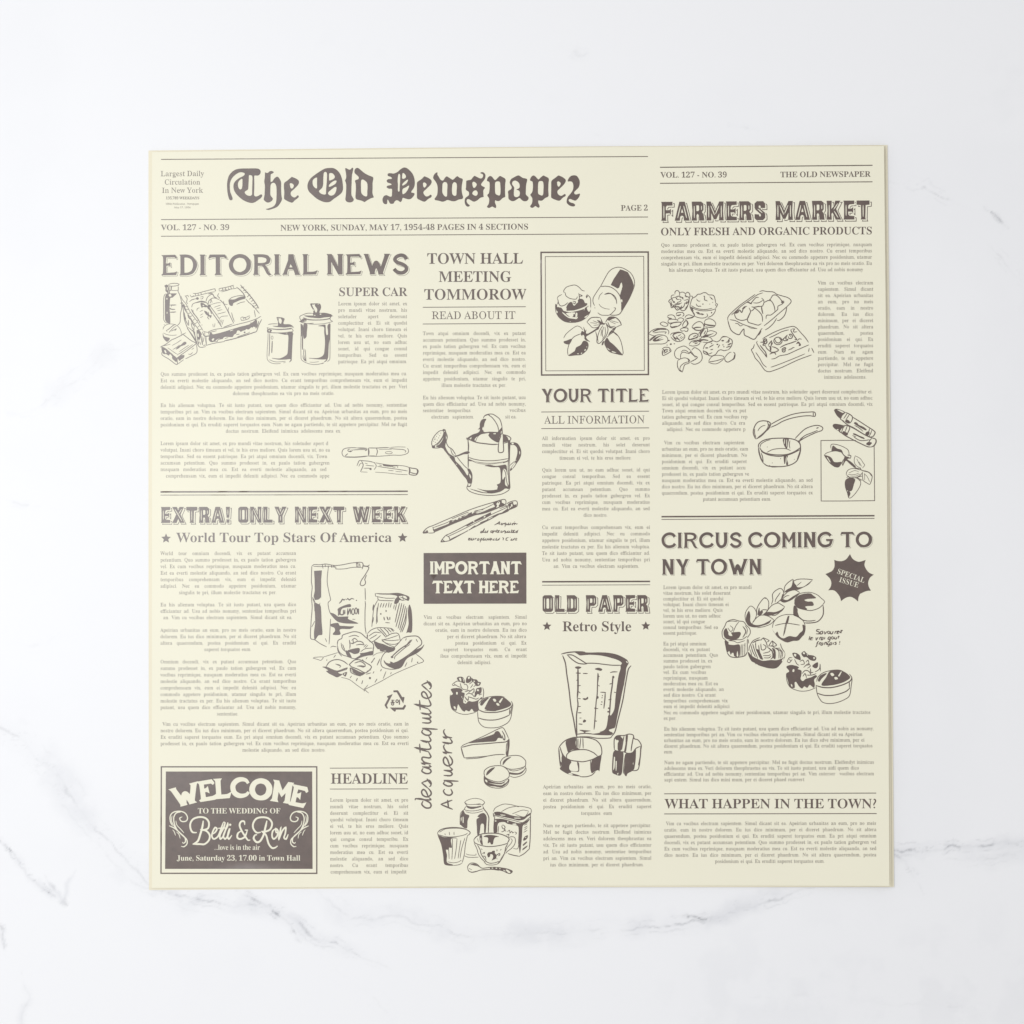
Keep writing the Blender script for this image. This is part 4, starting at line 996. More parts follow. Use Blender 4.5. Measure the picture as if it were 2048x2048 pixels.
s 9 210 700 280 630 330 540 345 450
f 780 560 870 500 960 470 1000 440 1010 400 970 405 1005 370 1010 290 1050 220 1125 212 1100 270 1085 340 1080 445 1200 445 1340 450 1350 430 1400 380 1420 350 1430 470 1420 500 1400 510 1370 560 1355 640 1300 630 1220 580 1165 510 1185 470 1100 480 1020 500 960 560 930 630 880 610 850 590 800 575
F 1070 350 1075 350 1075 400 1060 420 1055 380
F 815 580 850 545 860 560 830 590
F 910 590 950 540 970 530 940 580 925 620
F 1250 480 1300 470 1305 490 1260 490
s 16 770 560 840 600 960 645 1100 665 1250 680 1345 675
s 13 1440 660 1510 640 1560 610 1580 570 1540 530 1440 495
s 13 765 555 775 590 810 600
f 1440 500 1510 540 1535 590 1530 620 1450 640 1440 600
s 12 1070 200 1100 150 1160 125 1240 122 1310 160 1370 210 1400 280 1420 370
s 12 1160 135 1230 180 1300 270 1340 350 1355 430
s 10 1090 160 1150 135 1190 140
F 1400 510 1425 480 1440 520 1445 640 1445 800 1360 820 1350 700 1365 640 1370 580
s 14 1360 640 1350 700 1355 820 1440 810 1440 640 1440 540 1430 480
s 14 1400 520 1370 590 1360 640
F 1395 450 1415 430 1400 490
s 11 800 915 900 950 1050 975 1200 980 1350 970 1530 940
f 810 950 900 985 1000 1005 1150 1020 1300 1015 1420 1000 1500 985 1530 960 1530 990 1450 1020 1300 1040 1200 1050 1060 1045 940 1020 870 990 810 985
F 900 990 1000 1015 1150 1030 1300 1030 1430 1010 1440 1020 1300 1038 1200 1045 1060 1035 950 1015
f 1530 600 1570 620 1565 800 1560 1060 1560 1300 1570 1480 1540 1500 1500 1490 1470 1490 1530 1440 1545 1300 1550 1000 1540 760
s 12 1530 640 1540 900 1530 1100 1545 1400
f 1095 1070 1190 1055 1300 1075 1420 1060 1490 1055 1510 1150 1515 1250 1490 1150 1440 1130 1420 1250 1430 1330 1475 1270 1470 1360 1480 1430 1545 1470 1480 1490 1400 1510 1330 1510 1340 1450 1320 1420 1380 1390 1395 1300 1385 1150 1360 1100 1250 1100 1160 1085
s 10 1440 1130 1480 1200 1500 1350 1530 1460
f 960 1490 1100 1520 1250 1520 1420 1490 1460 1500 1380 1550 1250 1580 1170 1580 1050 1570 940 1540 820 1495 930 1520 1080 1560 1150 1560 1060 1530
s 11 785 1430 770 1480 820 1540 950 1590 1120 1615 1280 1615 1420 1590 1530 1530 1560 1490
s 14 790 1400 790 1450 830 1450 850 1400
f 1575 650 1640 640 1710 670 1760 760 1770 860 1740 950 1680 1040 1640 1100 1570 1170 1565 1140 1600 1080 1650 1010 1680 920 1700 830 1690 740 1640 690 1580 690
F 1600 650 1630 650 1630 675 1590 675
F 1735 800 1750 820 1745 870 1735 850
F 1665 970 1680 960 1675 985
F 1590 1110 1650 1020 1670 1010 1660 1050 1600 1130
s 9 1560 1070 1600 1030 1650 990
# pencils_drawing
@ 835 980 220
s 11 90 750 140 690 200 650 270 625 500 525 700 440 900 355 1100 285 1350 210 1500 165 1540 170 1555 210 1540 270
f 90 750 160 700 180 720 185 755 100 765
F 120 730 170 695 160 715 130 735
s 10 185 755 260 755 300 740 280 690 265 650
s 12 270 650 275 680
f 270 690 300 690 370 660 550 590 560 550 580 530 640 530 760 470 880 420 960 385 950 410 1000 390 1120 370 1260 330 1360 290 1340 260 1330 220 1380 200 1400 220 1380 250 1400 270 1380 310 1420 300 1440 280 1500 270 1540 260 1440 310 1300 370 1150 420 1000 450 800 530 600 610 400 700 300 740 280 720
s 9 280 660 500 580 560 550
s 9 1000 370 1160 330 1330 250
s 9 600 510 760 440 900 385
f 1380 200 1450 190 1480 180 1480 220 1520 240 1540 260 1500 290 1440 300 1420 250 1400 230
F 1390 240 1420 200 1450 220 1440 250 1420 270
e 1420 220 10 10
F 1490 190 1520 180 1525 215 1495 225
F 600 545 650 535 610 555
F 670 510 710 490 720 510 680 525
F 730 490 770 470 780 480 745 500
F 800 470 860 430 890 430 830 460
F 950 400 990 380 970 415
F 1020 400 1100 380 1280 320 1150 380 1050 410
s 9 990 380 1040 370 1080 350 1160 345
f 1090 350 1120 340 1100 355
s 11 405 915 440 860 500 795 560 770 700 700 850 620 1000 540 1200 440 1400 360 1540 280
s 11 410 915 480 905 560 890 620 860 800 760 1000 650 1200 545 1400 440 1580 360 1740 290 1755 240 1740 195 1690 190 1600 220 1560 250
f 405 915 440 870 470 890 490 905 420 920
F 430 900 445 880 455 895
s 12 500 800 540 815 560 840 570 890
s 9 540 815 700 740 900 640 1100 540 1300 430 1540 320 1590 290
f 560 890 580 860 700 800 900 700 980 640 1100 570 1220 520 1230 500 1400 420 1500 390 1580 350 1440 430 1300 510 1100 610 900 710 700 810 620 860
F 880 710 900 700 905 715
F 1010 620 1090 575 1110 575 1020 630
F 1230 510 1290 480 1330 470 1250 515
f 860 620 1000 540 1150 460 1290 390 1290 430 1150 500 1000 570 900 625 860 640
F 975 545 1000 540 990 570
F 1160 470 1190 450 1195 470 1165 485
F 1290 390 1550 270 1570 290 1300 420
f 1540 270 1580 280 1590 330 1610 340 1600 370 1540 400 1440 430 1560 340 1580 320
f 1590 250 1640 220 1680 210 1680 240 1700 260 1740 250 1730 290 1620 350 1610 320
F 1640 260 1660 240 1670 280 1650 300
F 1620 290 1635 285 1640 310 1625 320
s 9 1440 330 1590 270
# handwritten_note
s 13 1350 615 1400 590 1440 560 1440 600 1430 610
s 10 1390 595 1440 590
s 12 1500 590 1475 585 1465 605 1490 610 1510 590 1540 585 1530 610 1545 585 1535 650
s 12 1565 585 1560 610 1585 605 1600 580 1595 610 1620 605 1640 570 1625 605 1650 605
s 12 1660 580 1665 610 1680 585 1700 580 1700 605 1720 585 1740 600 1760 590
s 9 1700 555 1715 550
s 13 1150 725 1120 725 1110 750 1135 745 1175 680 1150 745 1170 745
s 12 1180 735 1200 715 1180 745 1205 745 1235 720 1225 750 1215 745
s 13 1320 715 1290 720 1290 745 1310 745 1330 715 1325 745 1350 720 1370 720 1370 745
s 12 1400 690 1390 740 1410 745 1430 720 1425 745 1440 745
s 11 1375 715 1450 712
s 12 1490 720 1470 720 1465 745 1490 740 1535 715 1535 770
s 12 1555 720 1550 745 1575 740 1590 720 1585 745 1605 745 1620 720 1615 745 1640 740
s 13 1660 690 1650 745 1670 745 1700 700 1680 745 1705 745 1730 735 1760 715 1740 750 1760 745
s 9 1640 715 1720 710
s 12 895 870 925 850 900 850 900 880 940 870 955 850 950 880 975 875 985 850 985 880
s 12 1010 880 1010 855 1040 850
s 12 1060 855 1050 880 1075 880 1080 855 1060 850
s 12 1110 855 1100 920
s 12 1105 860 1130 850 1130 875 1105 885
s 12 1150 880 1170 835 1150 880 1180 875 1200 850 1185 880 1210 878
s 12 1220 850 1220 880 1240 855 1255 880 1275 850 1285 880 1300 852 1315 880
s 12 1330 870 1350 855 1330 880 1355 880
s 12 1370 865 1390 850 1375 880 1410 878 1440 852 1425 885
s 12 1490 835 1510 845 1500 885
s 12 1600 835 1560 845 1555 880 1590 885
s 9 1630 825 1625 840
s 12 1640 870 1660 855 1640 880 1670 880 1700 855 1690 885
s 12 1735 840 1725 880 1750 875
s 9 1710 858 1755 852
# framed_food_drawing
@ 1070 500 260
l 22 90 35 1682 30 1685 1850 98 1858 90 25
l 9 152 98 1615 94 1625 1790 160 1796 152 94
# dipped_cookie_drawing
s 8 970 545 870 700 862 770 885 830
s 8 970 550 1050 400 1100 320 1160 275 1240 255 1320 275 1420 340 1470 430 1480 500 1465 580
s 9 970 545 1040 538 1120 550 1200 600 1260 680 1285 780 1285 900
p 1265 288 1310 300 1380 330 1420 400 1445 450 1468 520 1460 590 1420 680 1360 800 1290 920 1285 780 1260 680 1290 580 1300 540 1290 480 1270 500 1250 560 1225 572 1170 540 1125 520 1170 430
F 1275 750 1290 730 1300 760 1290 780
s 10 1470 560 1400 720 1290 905 1250 955 1180 970 1110 965
s 8 930 930 980 965 1050 970 1110 965 1190 890 1195 860 1170 860
s 9 1030 660 1090 640 1150 660 1200 710 1215 800
s 7 1040 660 1120 650 1170 690 1200 740
s 6 1005 630 960 680 945 740
s 6 950 800 980 840 1040 870 1110 880
e 890 860 6 6
# glazed_bun_drawing
s 8 440 640 425 610 470 550 590 520 650 550 700 600 740 610
s 8 330 720 345 690 400 660
s 8 450 630 460 680 520 720 610 730 630 690
s 8 770 660 820 710 828 800 825 880
f 465 850 500 790 540 770 560 800 580 830 620 790 640 740 680 725 720 740 745 790 775 790 770 820 720 850 640 880 540 905 470 900
F 640 760 625 740 610 770 630 790
s 10 560 760 600 770 590 800 560 780
s 9 650 640 660 720 640 770
s 10 660 660 700 680 660 690
s 12 770 670 765 715
e 770 690 14 14
f 305 800 330 820 350 850 400 860 420 900 500 920 620 900 740 860 800 830 828 880 815 940 760 1010 680 1060 570 1082 450 1070 360 1010 310 930 300 860
F 480 905 600 895 720 865 740 845 740 870 610 910 500 925
F 400 920 430 960 500 1010 560 1020 620 1025 640 990 620 1000 560 995 490 985 450 950
F 460 940 530 930 560 925 570 980 540 995 500 980
F 560 930 600 930 580 960
F 610 930 630 940 625 990 600 1000 600 970
F 770 860 815 830 828 880 800 920
F 720 900 740 870 735 890
F 310 870 320 900 340 920 320 940
F 730 1000 790 960 800 950 760 1005
F 510 1065 530 1060 530 1070
F 340 780 380 830 430 820 470 870 460 895 420 890 370 840 330 850 330 810
s 9 340 740 350 790 380 830 440 820 490 780
s 8 330 720 345 760 330 810
# strawberry_drawing
s 7 425 1310 460 1250 540 1180 620 1130 680 1150 710 1190
f 425 1360 470 1345 550 1320 510 1400 440 1390
s 8 490 1560 485 1480 520 1370 580 1290 680 1245
f 500 1565 590 1500 610 1450 680 1410 720 1350 780 1370 785 1440 750 1510 690 1550 600 1560
F 620 1540 650 1535 650 1550
F 730 1490 750 1470 760 1480 740 1505
F 680 1530 700 1525 700 1540 685 1545
F 765 1430 775 1430 772 1460
s 10 490 1560 510 1570 600 1560 690 1550 770 1480 790 1410 770 1360
f 680 1245 700 1200 730 1220 720 1140 750 1200 765 1180 760 1240 830 1240 760 1290 780 1330 820 1365 760 1340 740 1300 720 1260 690 1270
s 10 730 1300 760 1340 800 1350
s 8 690 1240 700 1280
s 18 760 1270 840 1225 910 1180 960 1130
s 10 800 1240 880 1200
s 14 870 1200 940 1170 950 1140
f 1030 1370 1060 1310 1080 1310 1110 1360 1160 1400 1220 1460 1280 1530 1300 1565 1200 1545 1100 1510 1040 1420
F 1070 1450 1110 1480 1130 1490 1090 1480
F 1140 1500 1200 1520 1210 1530 1150 1520
s 8 1065 1300 1160 1225 1230 1270 1280 1370 1310 1520 1300 1565
s 12 1100 1240 1160 1180 1200 1150 1140 1240
s 12 1090 1260 1150 1210 1190 1240 1240 1280
s 10 770 1070 830 1010 900 1000 970 1005
s 7 770 1070 810 1110 860 1155 940 1145 970 1120
s 8 970 1005 1010 1090
f 940 1040 1000 1080 1040 1090 1030 1110 980 1110 930 1150 960 1100
s 6 820 1080 920 1090
s 6 860 1050 960 1090
s 6 870 1120 960 1110
s 8 920 1040 960 1080
s 8 980 1040 1000 1090
s 12 1050 1070 1090 1010 1120 995 1200 1005 1260 1060 1285 1120
f 1080 1040 1120 1000 1190 1010 1140 1030 1110 1050
s 8 1285 1110 1200 1150
s 11 1045 1080 1110 1150 1170 1160
s 9 1080 1070 1120 1140 1190 1130
s 6 1110 1060 1200 1100
s 6 1130 1050 1240 1080
s 9 900 1210 920 1290 920 1370 950 1390 1000 1350 1060 1270 1085 1180 1060 1110
s 8 1010 1120 960 1200 930 1300 940 1370
s 8 1020 1140 1000 1230 1010 1300
s 7 1040 1140 1045 1250 1000 1330
s 7 990 1180 980 1280
f 1000 1370 1030 1350 1010 1410 990 1415
# ladle_drawing
@ 1480 810 280
s 11 215 470 185 400 185 350 210 280 250 235 310 218 380 225 415 245 420 280 400 310 350 370 290 430 220 470
s 9 220 455 200 380 205 330
s 9 375 230 390 270 380 320 330 380 240 455
s 8 245 360 270 320 310 290 350 282
s 10 420 270 500 225 600 175 720 130 850 105 950 98 1030 100 1035 155 960 148 850 155 720 180 600 220 500 275 420 310
s 14 400 260 405 310 350 370
s 10 1010 100 1012 150
# saucepan_drawing
s 11 255 600 260 540 320 490 420 465 540 458 660 460 760 480 820 520 835 570 835 620
s 8 275 590 290 540 360 495 420 480
s 12 270 590 320 650 420 680 540 690 660 680 760 640 830 590
s 10 290 640 380 685 480 705 560 708 660 690 740 660 830 615
s 15 255 590 265 660 290 740 320 800
s 11 320 800 380 840 480 850 600 848 700 825 780 775 820 690 840 610
s 10 290 660 310 710 320 790
s 9 400 830 440 855 540 852
s 14 835 560 830 640 790 750
s 8 370 655 450 615 560 600 640 605 700 630
f 595 470 670 465 660 540 650 600 635 600 610 560 598 520
F 612 470 620 470 618 540 608 520
F 640 480 650 470 648 560 640 580
s 9 690 490 680 550 690 600
f 605 700 660 700 650 740 665 820 640 830 635 760 630 720 625 800 612 815
F 640 710 648 710 648 800 642 780
s 10 760 465 820 400 900 330 1000 290 1080 282 1140 310 1130 350 1060 375 960 420 880 460 820 500
s 9 830 475 900 420 1000 380 1070 350
f 820 480 860 440 900 420 870 450 840 480 825 510
f 1050 320 1070 308 1088 310 1070 325
f 790 500 820 490 830 560 815 530
e 375 580 5 5
e 560 740 6 6
e 750 750 5 5
e 445 800 5 5
# crayons_drawing
f 1300 70 1325 52 1370 60 1450 100 1410 150 1390 190 1350 150
F 1340 62 1400 80 1440 105 1420 110 1360 80
s 10 1300 70 1340 140 1390 190
s 9 1450 100 1410 130 1385 190 1400 205 1440 225
s 10 1450 100 1500 120 1550 160 1545 210 1520 250
f 1450 230 1470 200 1510 220 1520 250 1490 255
s 9 1480 115 1430 190
s 8 1510 130 1460 205
s 10 1400 205 1480 270 1560 310 1640 360 1740 420 1800 440
s 10 1550 165 1640 220 1740 285 1840 350 1865 380 1840 430 1800 440
s 12 1840 350 1865 380 1840 435
s 9 1790 320 1770 380 1730 410
s 9 1820 345 1800 400 1780 430
f 1730 390 1760 365 1790 380 1770 420 1740 415
f 1570 250 1590 235 1620 250 1640 275 1700 300 1750 340 1735 350 1690 330 1640 300 1590 270
s 8 1580 280 1640 315 1700 365
f 1278 290 1290 265 1330 260 1430 285 1400 330 1370 360 1310 330
F 1330 345 1350 330 1360 345
s 10 1430 280 1390 330 1370 365 1400 385
s 9 1450 285 1420 320 1400 380
s 10 1430 280 1500 290 1515 320 1480 400
f 1410 390 1430 360 1470 380 1490 390 1480 420 1440 410
s 9 1480 290 1450 370
s 11 1370 360 1450 420 1560 480 1660 530 1760 575 1810 580
s 10 1515 295 1600 340 1700 400 1780 440 1870 470 1880 500 1850 560 1810 580
s 14 1870 470 1878 510 1850 560 1810 580
s 9 1820 460 1790 490 1770 540
f 1740 540 1770 510 1820 520 1800 550 1780 560
f 1560 390 1590 395 1640 420 1710 450 1720 470 1680 460 1620 430 1560 405
s 9 1570 440 1660 490 1790 480
s 8 1550 420 1600 440
# framed_strawberry_drawing
l 10 1600 489 1350 487 1117 490 1118 800 1120 1325 1400 1325 1858 1320 1855 1000 1851 570
s 7 1255 600 1260 545 1330 545 1420 575 1490 620 1505 680 1500 710
f 1265 640 1275 570 1290 560 1340 600 1400 620 1430 680 1480 720 1440 710 1390 650 1330 632
s 7 1160 690 1200 660 1270 640 1330 635 1390 650
s 8 1160 690 1240 800 1310 855
f 1165 695 1240 712 1270 740 1280 760 1300 785 1340 790 1400 785 1400 810 1360 860 1300 850 1240 790
F 1195 720 1210 720 1250 790 1240 790
f 1440 720 1470 710 1530 735 1480 745 1540 790 1590 840 1600 860 1560 850 1500 800 1460 770 1420 840 1430 770
s 9 1430 750 1410 800 1420 840
s 9 1480 690 1530 700 1520 740
s 6 1590 700 1575 760 1590 820 1640 860 1670 870
s 6 1590 700 1660 740 1700 800 1720 830 1690 870
s 5 1610 740 1660 840
s 5 1640 780 1680 850
s 7 1465 960 1480 910 1530 880 1600 880 1660 900
s 7 1465 960 1520 1000 1600 1000 1660 970 1690 930
s 5 1500 940 1580 905 1640 920
s 5 1490 960 1580 960 1640 940
s 5 1520 980 1600 980 1660 950
s 9 1560 850 1600 870 1650 880 1690 910
s 8 1660 870 1680 900 1760 920 1820 970 1815 1040 1790 1100
s 7 1690 920 1690 980 1700 1040 1740 1070 1790 1100
s 10 1700 910 1780 930 1815 980
s 5 1710 950 1750 980 1790 1060
s 5 1720 940 1720 1040
s 8 1690 980 1620 1000 1690 1040
f 1490 1010 1560 1010 1590 1030 1570 1100 1550 1170 1530 1190 1510 1190 1525 1220 1500 1270 1480 1220 1450 1130 1450 1050
F 1475 1180 1490 1180 1490 1190 1478 1192
s 7 1480 1200 1500 1280 1530 1280 1600 1210 1660 1110 1660 1050 1610 1010 1540 1000
s 10 1470 1000 1500 990 1520 1020
s 8 1640 1040 1670 1040
# toast_bread_bag_drawing
@ 610 1110 290
s 8 90 150 85 350 95 430 85 550 95 700 80 900 75 1110 130 1130 200 1180 290 1225
s 8 90 150 120 128 200 130 270 120 310 125 400 140 500 130 600 110 680 100 760 100 780 140
s 7 110 150 200 155 310 150 410 160 410 185 520 185 640 165 760 165
s 8 230 120 240 180
s 8 265 120 275 160
s 10 310 140 310 180
s 12 350 140 360 170
s 12 380 140 390 170
p 680 105 710 100 712 165 685 165
F 692 115 700 115 700 155 692 155
s 10 725 110 735 165
s 10 760 100 775 130 760 190
s 10 770 140 830 150 860 130
s 9 780 150 850 165 810 250 750 340 735 390 760 410 800 390 805 350 795 330 820 265
p 120 212 225 205 215 330 215 560 180 595 130 600 115 550 130 480 128 330
s 8 100 560 130 620 190 665 200 600 215 570
f 125 640 200 665 215 740 220 880 230 1060 180 1070 130 1130 120 1030 135 900 130 750
F 130 620 185 590 215 570 200 640 180 655
s 8 100 580 125 640 130 750
s 7 130 880 90 960
s 7 310 170 295 350 320 500 340 600 310 630 310 680 335 770 380 780
s 7 340 850 330 1050 320 1190
s 7 270 1110 290 1160
s 8 800 440 805 600
s 8 800 610 805 660 800 740 800 950 815 1050
s 8 340 1230 370 1215 420 1225
s 13 455 645 480 620 500 590 520 600 540 585
s 11 550 600 570 580 590 600 620 580 655 590
e 685 605 8 8
f 440 760 435 720 480 690 560 660 605 655 610 690 540 700 490 720 465 790 440 810
s 14 470 740 470 790 510 790 510 730
s 13 530 790 530 730
s 13 570 710 570 790 600 720 610 790
o 12 640 755 18 40
o 12 680 745 15 40
p 695 715 720 715 720 790 705 790
f 330 770 400 790 440 820 540 820 580 820 570 850 640 880 710 912 620 915 520 910 440 890 390 850
s 7 630 855 670 858
f 345 920 440 905 460 940 520 945 590 950 650 950 650 960 600 985 490 985 460 1000 470 1060 370 1060 400 1010 390 970 345 950
F 450 910 480 910 540 935 600 930 640 940 590 950 500 940
# small_bread_bag_drawing
s 8 935 510 940 550
f 940 510 1100 512 1240 505 1330 530 1390 560 1380 610 1340 600 1300 610 1260 600 1240 640 1190 650 1200 590 1230 550 1150 530 1000 525
F 1250 550 1330 545 1360 580 1300 600 1270 580
s 9 1270 560 1350 590
s 8 1300 545 1310 600
s 7 940 550 1080 575 1200 575
s 8 970 550 980 600 1180 610
s 7 970 600 920 700 900 850 890 960
s 16 915 660 905 740
s 16 910 830 895 910
s 8 960 700 950 920
s 8 980 640 960 780 965 900
s 9 1020 640 1000 700
s 9 1055 640 1035 700
s 9 1090 640 1070 700
s 8 1120 630 1110 700
s 8 1150 640 1135 700
s 8 1190 660 1180 720
s 8 1220 650 1200 740
s 9 1260 640 1230 760 1200 900
s 9 1290 640 1260 780 1210 960
s 9 1320 650 1290 780 1240 980
s 9 1340 680 1310 820 1260 1000
s 9 1360 700 1330 860 1270 1030
s 9 1350 760 1340 900 1290 1030
f 1390 660 1420 740 1430 900 1420 1030 1370 1030 1350 1040 1380 920 1370 760
e 1010 785 9 12
e 1080 745 8 14
s 12 1050 825 1060 870
s 13 1090 820 1110 870
s 12 1130 825 1130 865
s 9 1070 900 1130 905
# bread_loaves_drawing
s 8 830 1050 880 1000 960 970 1060 970 1150 980 1190 1010
s 13 830 1055 830 1110
s 8 840 1120 880 1160 940 1130 1010 1070
s 8 850 1080 930 1030 1010 1040
s 8 860 1120 960 1060
s 9 960 980 1020 1030 1080 1100
s 9 1000 975 1060 1040 1090 1080
s 9 1050 975 1100 1020 1120 1060
s 9 1100 980 1150 1030
s 9 1140 980 1180 1020
s 8 1080 1090 1150 1050 1220 1040 1250 1060 1270 1140
s 7 1030 1130 1120 1110 1240 1070
s 7 1020 1140 1100 1180 1200 1190 1260 1160
s 7 1040 1130 1150 1140 1260 1130
s 7 1020 1120 1080 1180 1200 1230
f 920 1150 980 1170 1050 1190 1120 1220 1200 1240 1180 1280 1100 1300 1040 1290 1000 1280 940 1220
F 960 1260 990 1255 1000 1280 970 1280
F 1040 1280 1080 1275 1080 1285
s 12 1200 1220 1150 1280 1110 1300
s 9 430 1200 440 1140 490 1110 500 1070 580 1040 660 1022 740 1040 800 1090 870 1150 910 1190 915 1250
s 8 430 1200 450 1280 500 1330 560 1350 640 1380 690 1380
s 9 430 1240 450 1300 490 1350
s 8 480 1170 500 1250 560 1300
s 9 500 1190 530 1270
f 540 1270 590 1300 620 1370 560 1340
f 580 1265 720 1240 720 1300 660 1320 610 1300 560 1290
s 10 590 1130 600 1200 595 1250
s 8 580 1090 660 1070 720 1090
s 9 620 1140 660 1110 700 1140
s 10 640 1180 700 1150 760 1160 790 1200
s 10 680 1200 740 1190 790 1200
s 10 600 1170 640 1180 640 1130
s 7 780 1230 820 1190
s 7 800 1240 840 1200
s 7 740 1290 800 1250 900 1240
f 730 1310 800 1300 900 1280 905 1330 840 1340 760 1360 690 1390 660 1385 740 1330
s 9 910 1230 905 1330
s 10 1300 1110 1350 1090 1420 1080 1500 1085 1550 1140 1550 1190 1480 1250 1380 1330 1240 1420 1180 1440
s 8 1300 1110 1200 1220 1080 1290 1030 1350 1010 1430 1030 1490 1120 1520 1220 1520
f 1590 1190 1550 1230 1480 1260 1380 1340 1200 1440 1140 1420 1090 1440 1050 1400 1060 1440 1120 1490 1220 1520 1290 1490 1360 1380 1490 1310 1560 1250
F 1080 1430 1120 1420 1140 1440 1110 1445
s 12 1150 1360 1260 1260 1380 1180 1420 1140
s 8 1190 1390 1200 1350 1340 1230 1400 1190
e 1160 1360 18 14
s 8 1330 1230 1400 1140 1430 1130
s 8 1350 1110 1340 1140
s 8 1480 1120 1500 1160
s 10 280 1490 320 1430 380 1400 450 1395 520 1420 570 1460
f 230 1490 290 1490 360 1520 430 1540 520 1510 570 1500 540 1540 480 1550 460 1580 500 1590 430 1630 380 1610 320 1580 280 1545 310 1540 270 1510
F 440 1560 540 1520 560 1520 480 1580
s 9 440 1560 560 1520
f 500 1580 560 1560 540 1620 520 1610
F 520 1580 540 1580 525 1600
f 400 1450 460 1460 480 1480 450 1475
s 8 480 1480 460 1500
s 10 590 1460 660 1400 740 1400 820 1440 885 1490 840 1550 800 1570 700 1520 620 1490 590 1460
f 605 1500 660 1520 740 1560 800 1575 740 1610 660 1580 620 1550
F 615 1510 640 1560 620 1540
s 9 600 1500 610 1560 660 1590 740 1615
s 8 820 1550 880 1530
s 8 810 1590 880 1570
f 690 1480 740 1470 800 1480 780 1500 740 1490
s 10 660 1440 740 1420 800 1460 800 1490
s 8 760 1390 780 1410
# tablecloth_drawing
s 6 110 1375 180 1395 210 1405 240 1360 120 1365 110 1375
s 6 240 1360 340 1330 440 1300
s 6 480 1630 590 1660 700 1740 800 1810
s 6 800 1790 1000 1690 1200 1580 1500 1450
s 7 1480 1320 1580 1410 1500 1450
s 6 850 1840 800 1790 840 1730
s 6 790 1770 790 1820
s 5 900 1350 960 1310 1040 1300
s 10 930 1370 910 1400
s 11 910 1400 880 1440
s 9 1000 1380 960 1470
s 9 1020 1520 1005 1550
s 9 960 1650 930 1700
s 10 700 1640 680 1680
s 9 770 1670 755 1720
e 865 1640 14 16
s 7 1080 1550 1040 1650
s 7 1150 1560 1140 1590
s 8 1430 1370 1420 1430
s 8 1360 1430 1330 1490
s 8 410 1330 380 1370
s 8 290 1390 290 1410
s 8 920 1550 905 1580
s 8 600 1640 620 1610
s 7 810 1390 830 1360
e 1500 1430 9 9
# recycling_mark
@ 755 1370 70
p 880 300 1110 290 1160 340 1370 680 1420 650 1490 690 1425 1020 1240 720 1060 400 880 400
p 840 500 530 620 530 680 600 720 385 1110 500 1300 570 1300 570 1260 510 1130
p 680 1245 1380 1245 1500 1080 1580 1150 1460 1360 1020 1360 990 1460 930 1470
l 60 1210 810 1210 1090
o 55 1080 895 65 75
o 55 835 1050 60 60
l 50 760 840 930 840
s 45 850 850 800 930 720 980
s 45 830 890 880 950 950 980
l 45 830 940 830 1000
# vertical_handwriting
@ 830 1350 280
s 17 113 1737 94 1785 145 1832 203 1832 222 1801 203 1761 94 1711 7 1706
s 17 2 1729 7 1706 145 1723 218 1720 190 1690
s 17 186 1690 152 1609 117 1580 91 1609 107 1658 164 1682 218 1654 218 1609 177 1560
s 17 177 1560 88 1487
s 17 94 1487 145 1465 194 1453 222 1491 214 1534 194 1539
s 17 217 1508 164 1430
s 17 113 1286 94 1326 145 1358 196 1358 222 1332 203 1299 100 1266
s 17 97 1266 184 1273 218 1262 190 1240
s 17 143 1240 97 1219 222 1226
s 17 219 1226 132 1205 94 1161 109 1134 196 1145 219 1127 184 1055
s 17 184 1060 11 1004 171 1027 219 1008 184 930
s 17 71 1075 63 949
s 17 171 935 97 907 196 921 219 899 184 835
s 17 113 750 94 790 145 828 203 828 222 802 196 770 97 734
s 17 97 734 222 744 312 749
s 17 97 658 190 663 219 643 196 613 97 592
s 17 97 592 196 597 219 582 178 545
s 17 171 550 97 527 196 539 219 520 184 468
s 17 184 468 11 407 171 431 219 411 184 325
s 17 71 484 63 345
s 17 186 330 152 256 117 230 91 256 107 300 164 323 218 298 218 256 177 212
s 17 177 212 88 135
s 17 94 135 145 112 194 99 222 139 214 185 194 190
s 17 217 157 164 75
s 17 521 1855 354 1785
s 17 354 1785 515 1726
s 17 464 1838 448 1722
s 17 411 1576 391 1601 424 1648 484 1658 515 1625 493 1572
s 17 411 1467 393 1498 442 1530 497 1530 515 1509 491 1482 395 1453
s 17 395 1453 515 1462 600 1466
s 17 395 1385 484 1390 513 1369 491 1336 395 1314
s 17 395 1314 491 1320 513 1304 474 1265
s 17 481 1265 448 1168 415 1133 391 1168 405 1226 460 1255 511 1222 511 1168 472 1110
s 17 439 1090 395 1068 513 1076
s 17 513 1076 442 1063 403 1018 395 978 413 960
s 17 466 955 395 931 491 943 513 924 478 870
s 17 439 880 395 858 513 866
s 17 513 866 442 853 403 808 395 768 413 750
# decorated_cake_drawing
@ 880 1340 250
f 165 300 230 280 320 285 350 320 330 340 380 360 370 420 360 500 400 520 440 480 500 490 580 470 640 420 660 440 600 470 590 540 600 620 550 650 520 640 490 600 450 640 400 620 380 645 340 620 300 560 280 530 260 600 250 630 190 600 165 500 160 400 200 370
F 250 340 275 345 270 380 250 375
F 210 560 240 570 240 610 215 590
F 330 400 345 420 335 430
F 345 430 360 440 355 455
s 8 160 380 155 450 180 590 250 650 330 680 420 685 550 655
f 560 290 600 275 640 270 640 340 610 380 580 370 545 420 530 400 550 350
F 570 300 600 300 600 325 575 325
s 9 660 270 675 340 665 440
s 8 600 390 650 370
f 260 130 290 105 350 110 380 160 380 210 330 190 300 180
F 290 130 320 120 330 160 320 180
F 350 120 370 150 370 190
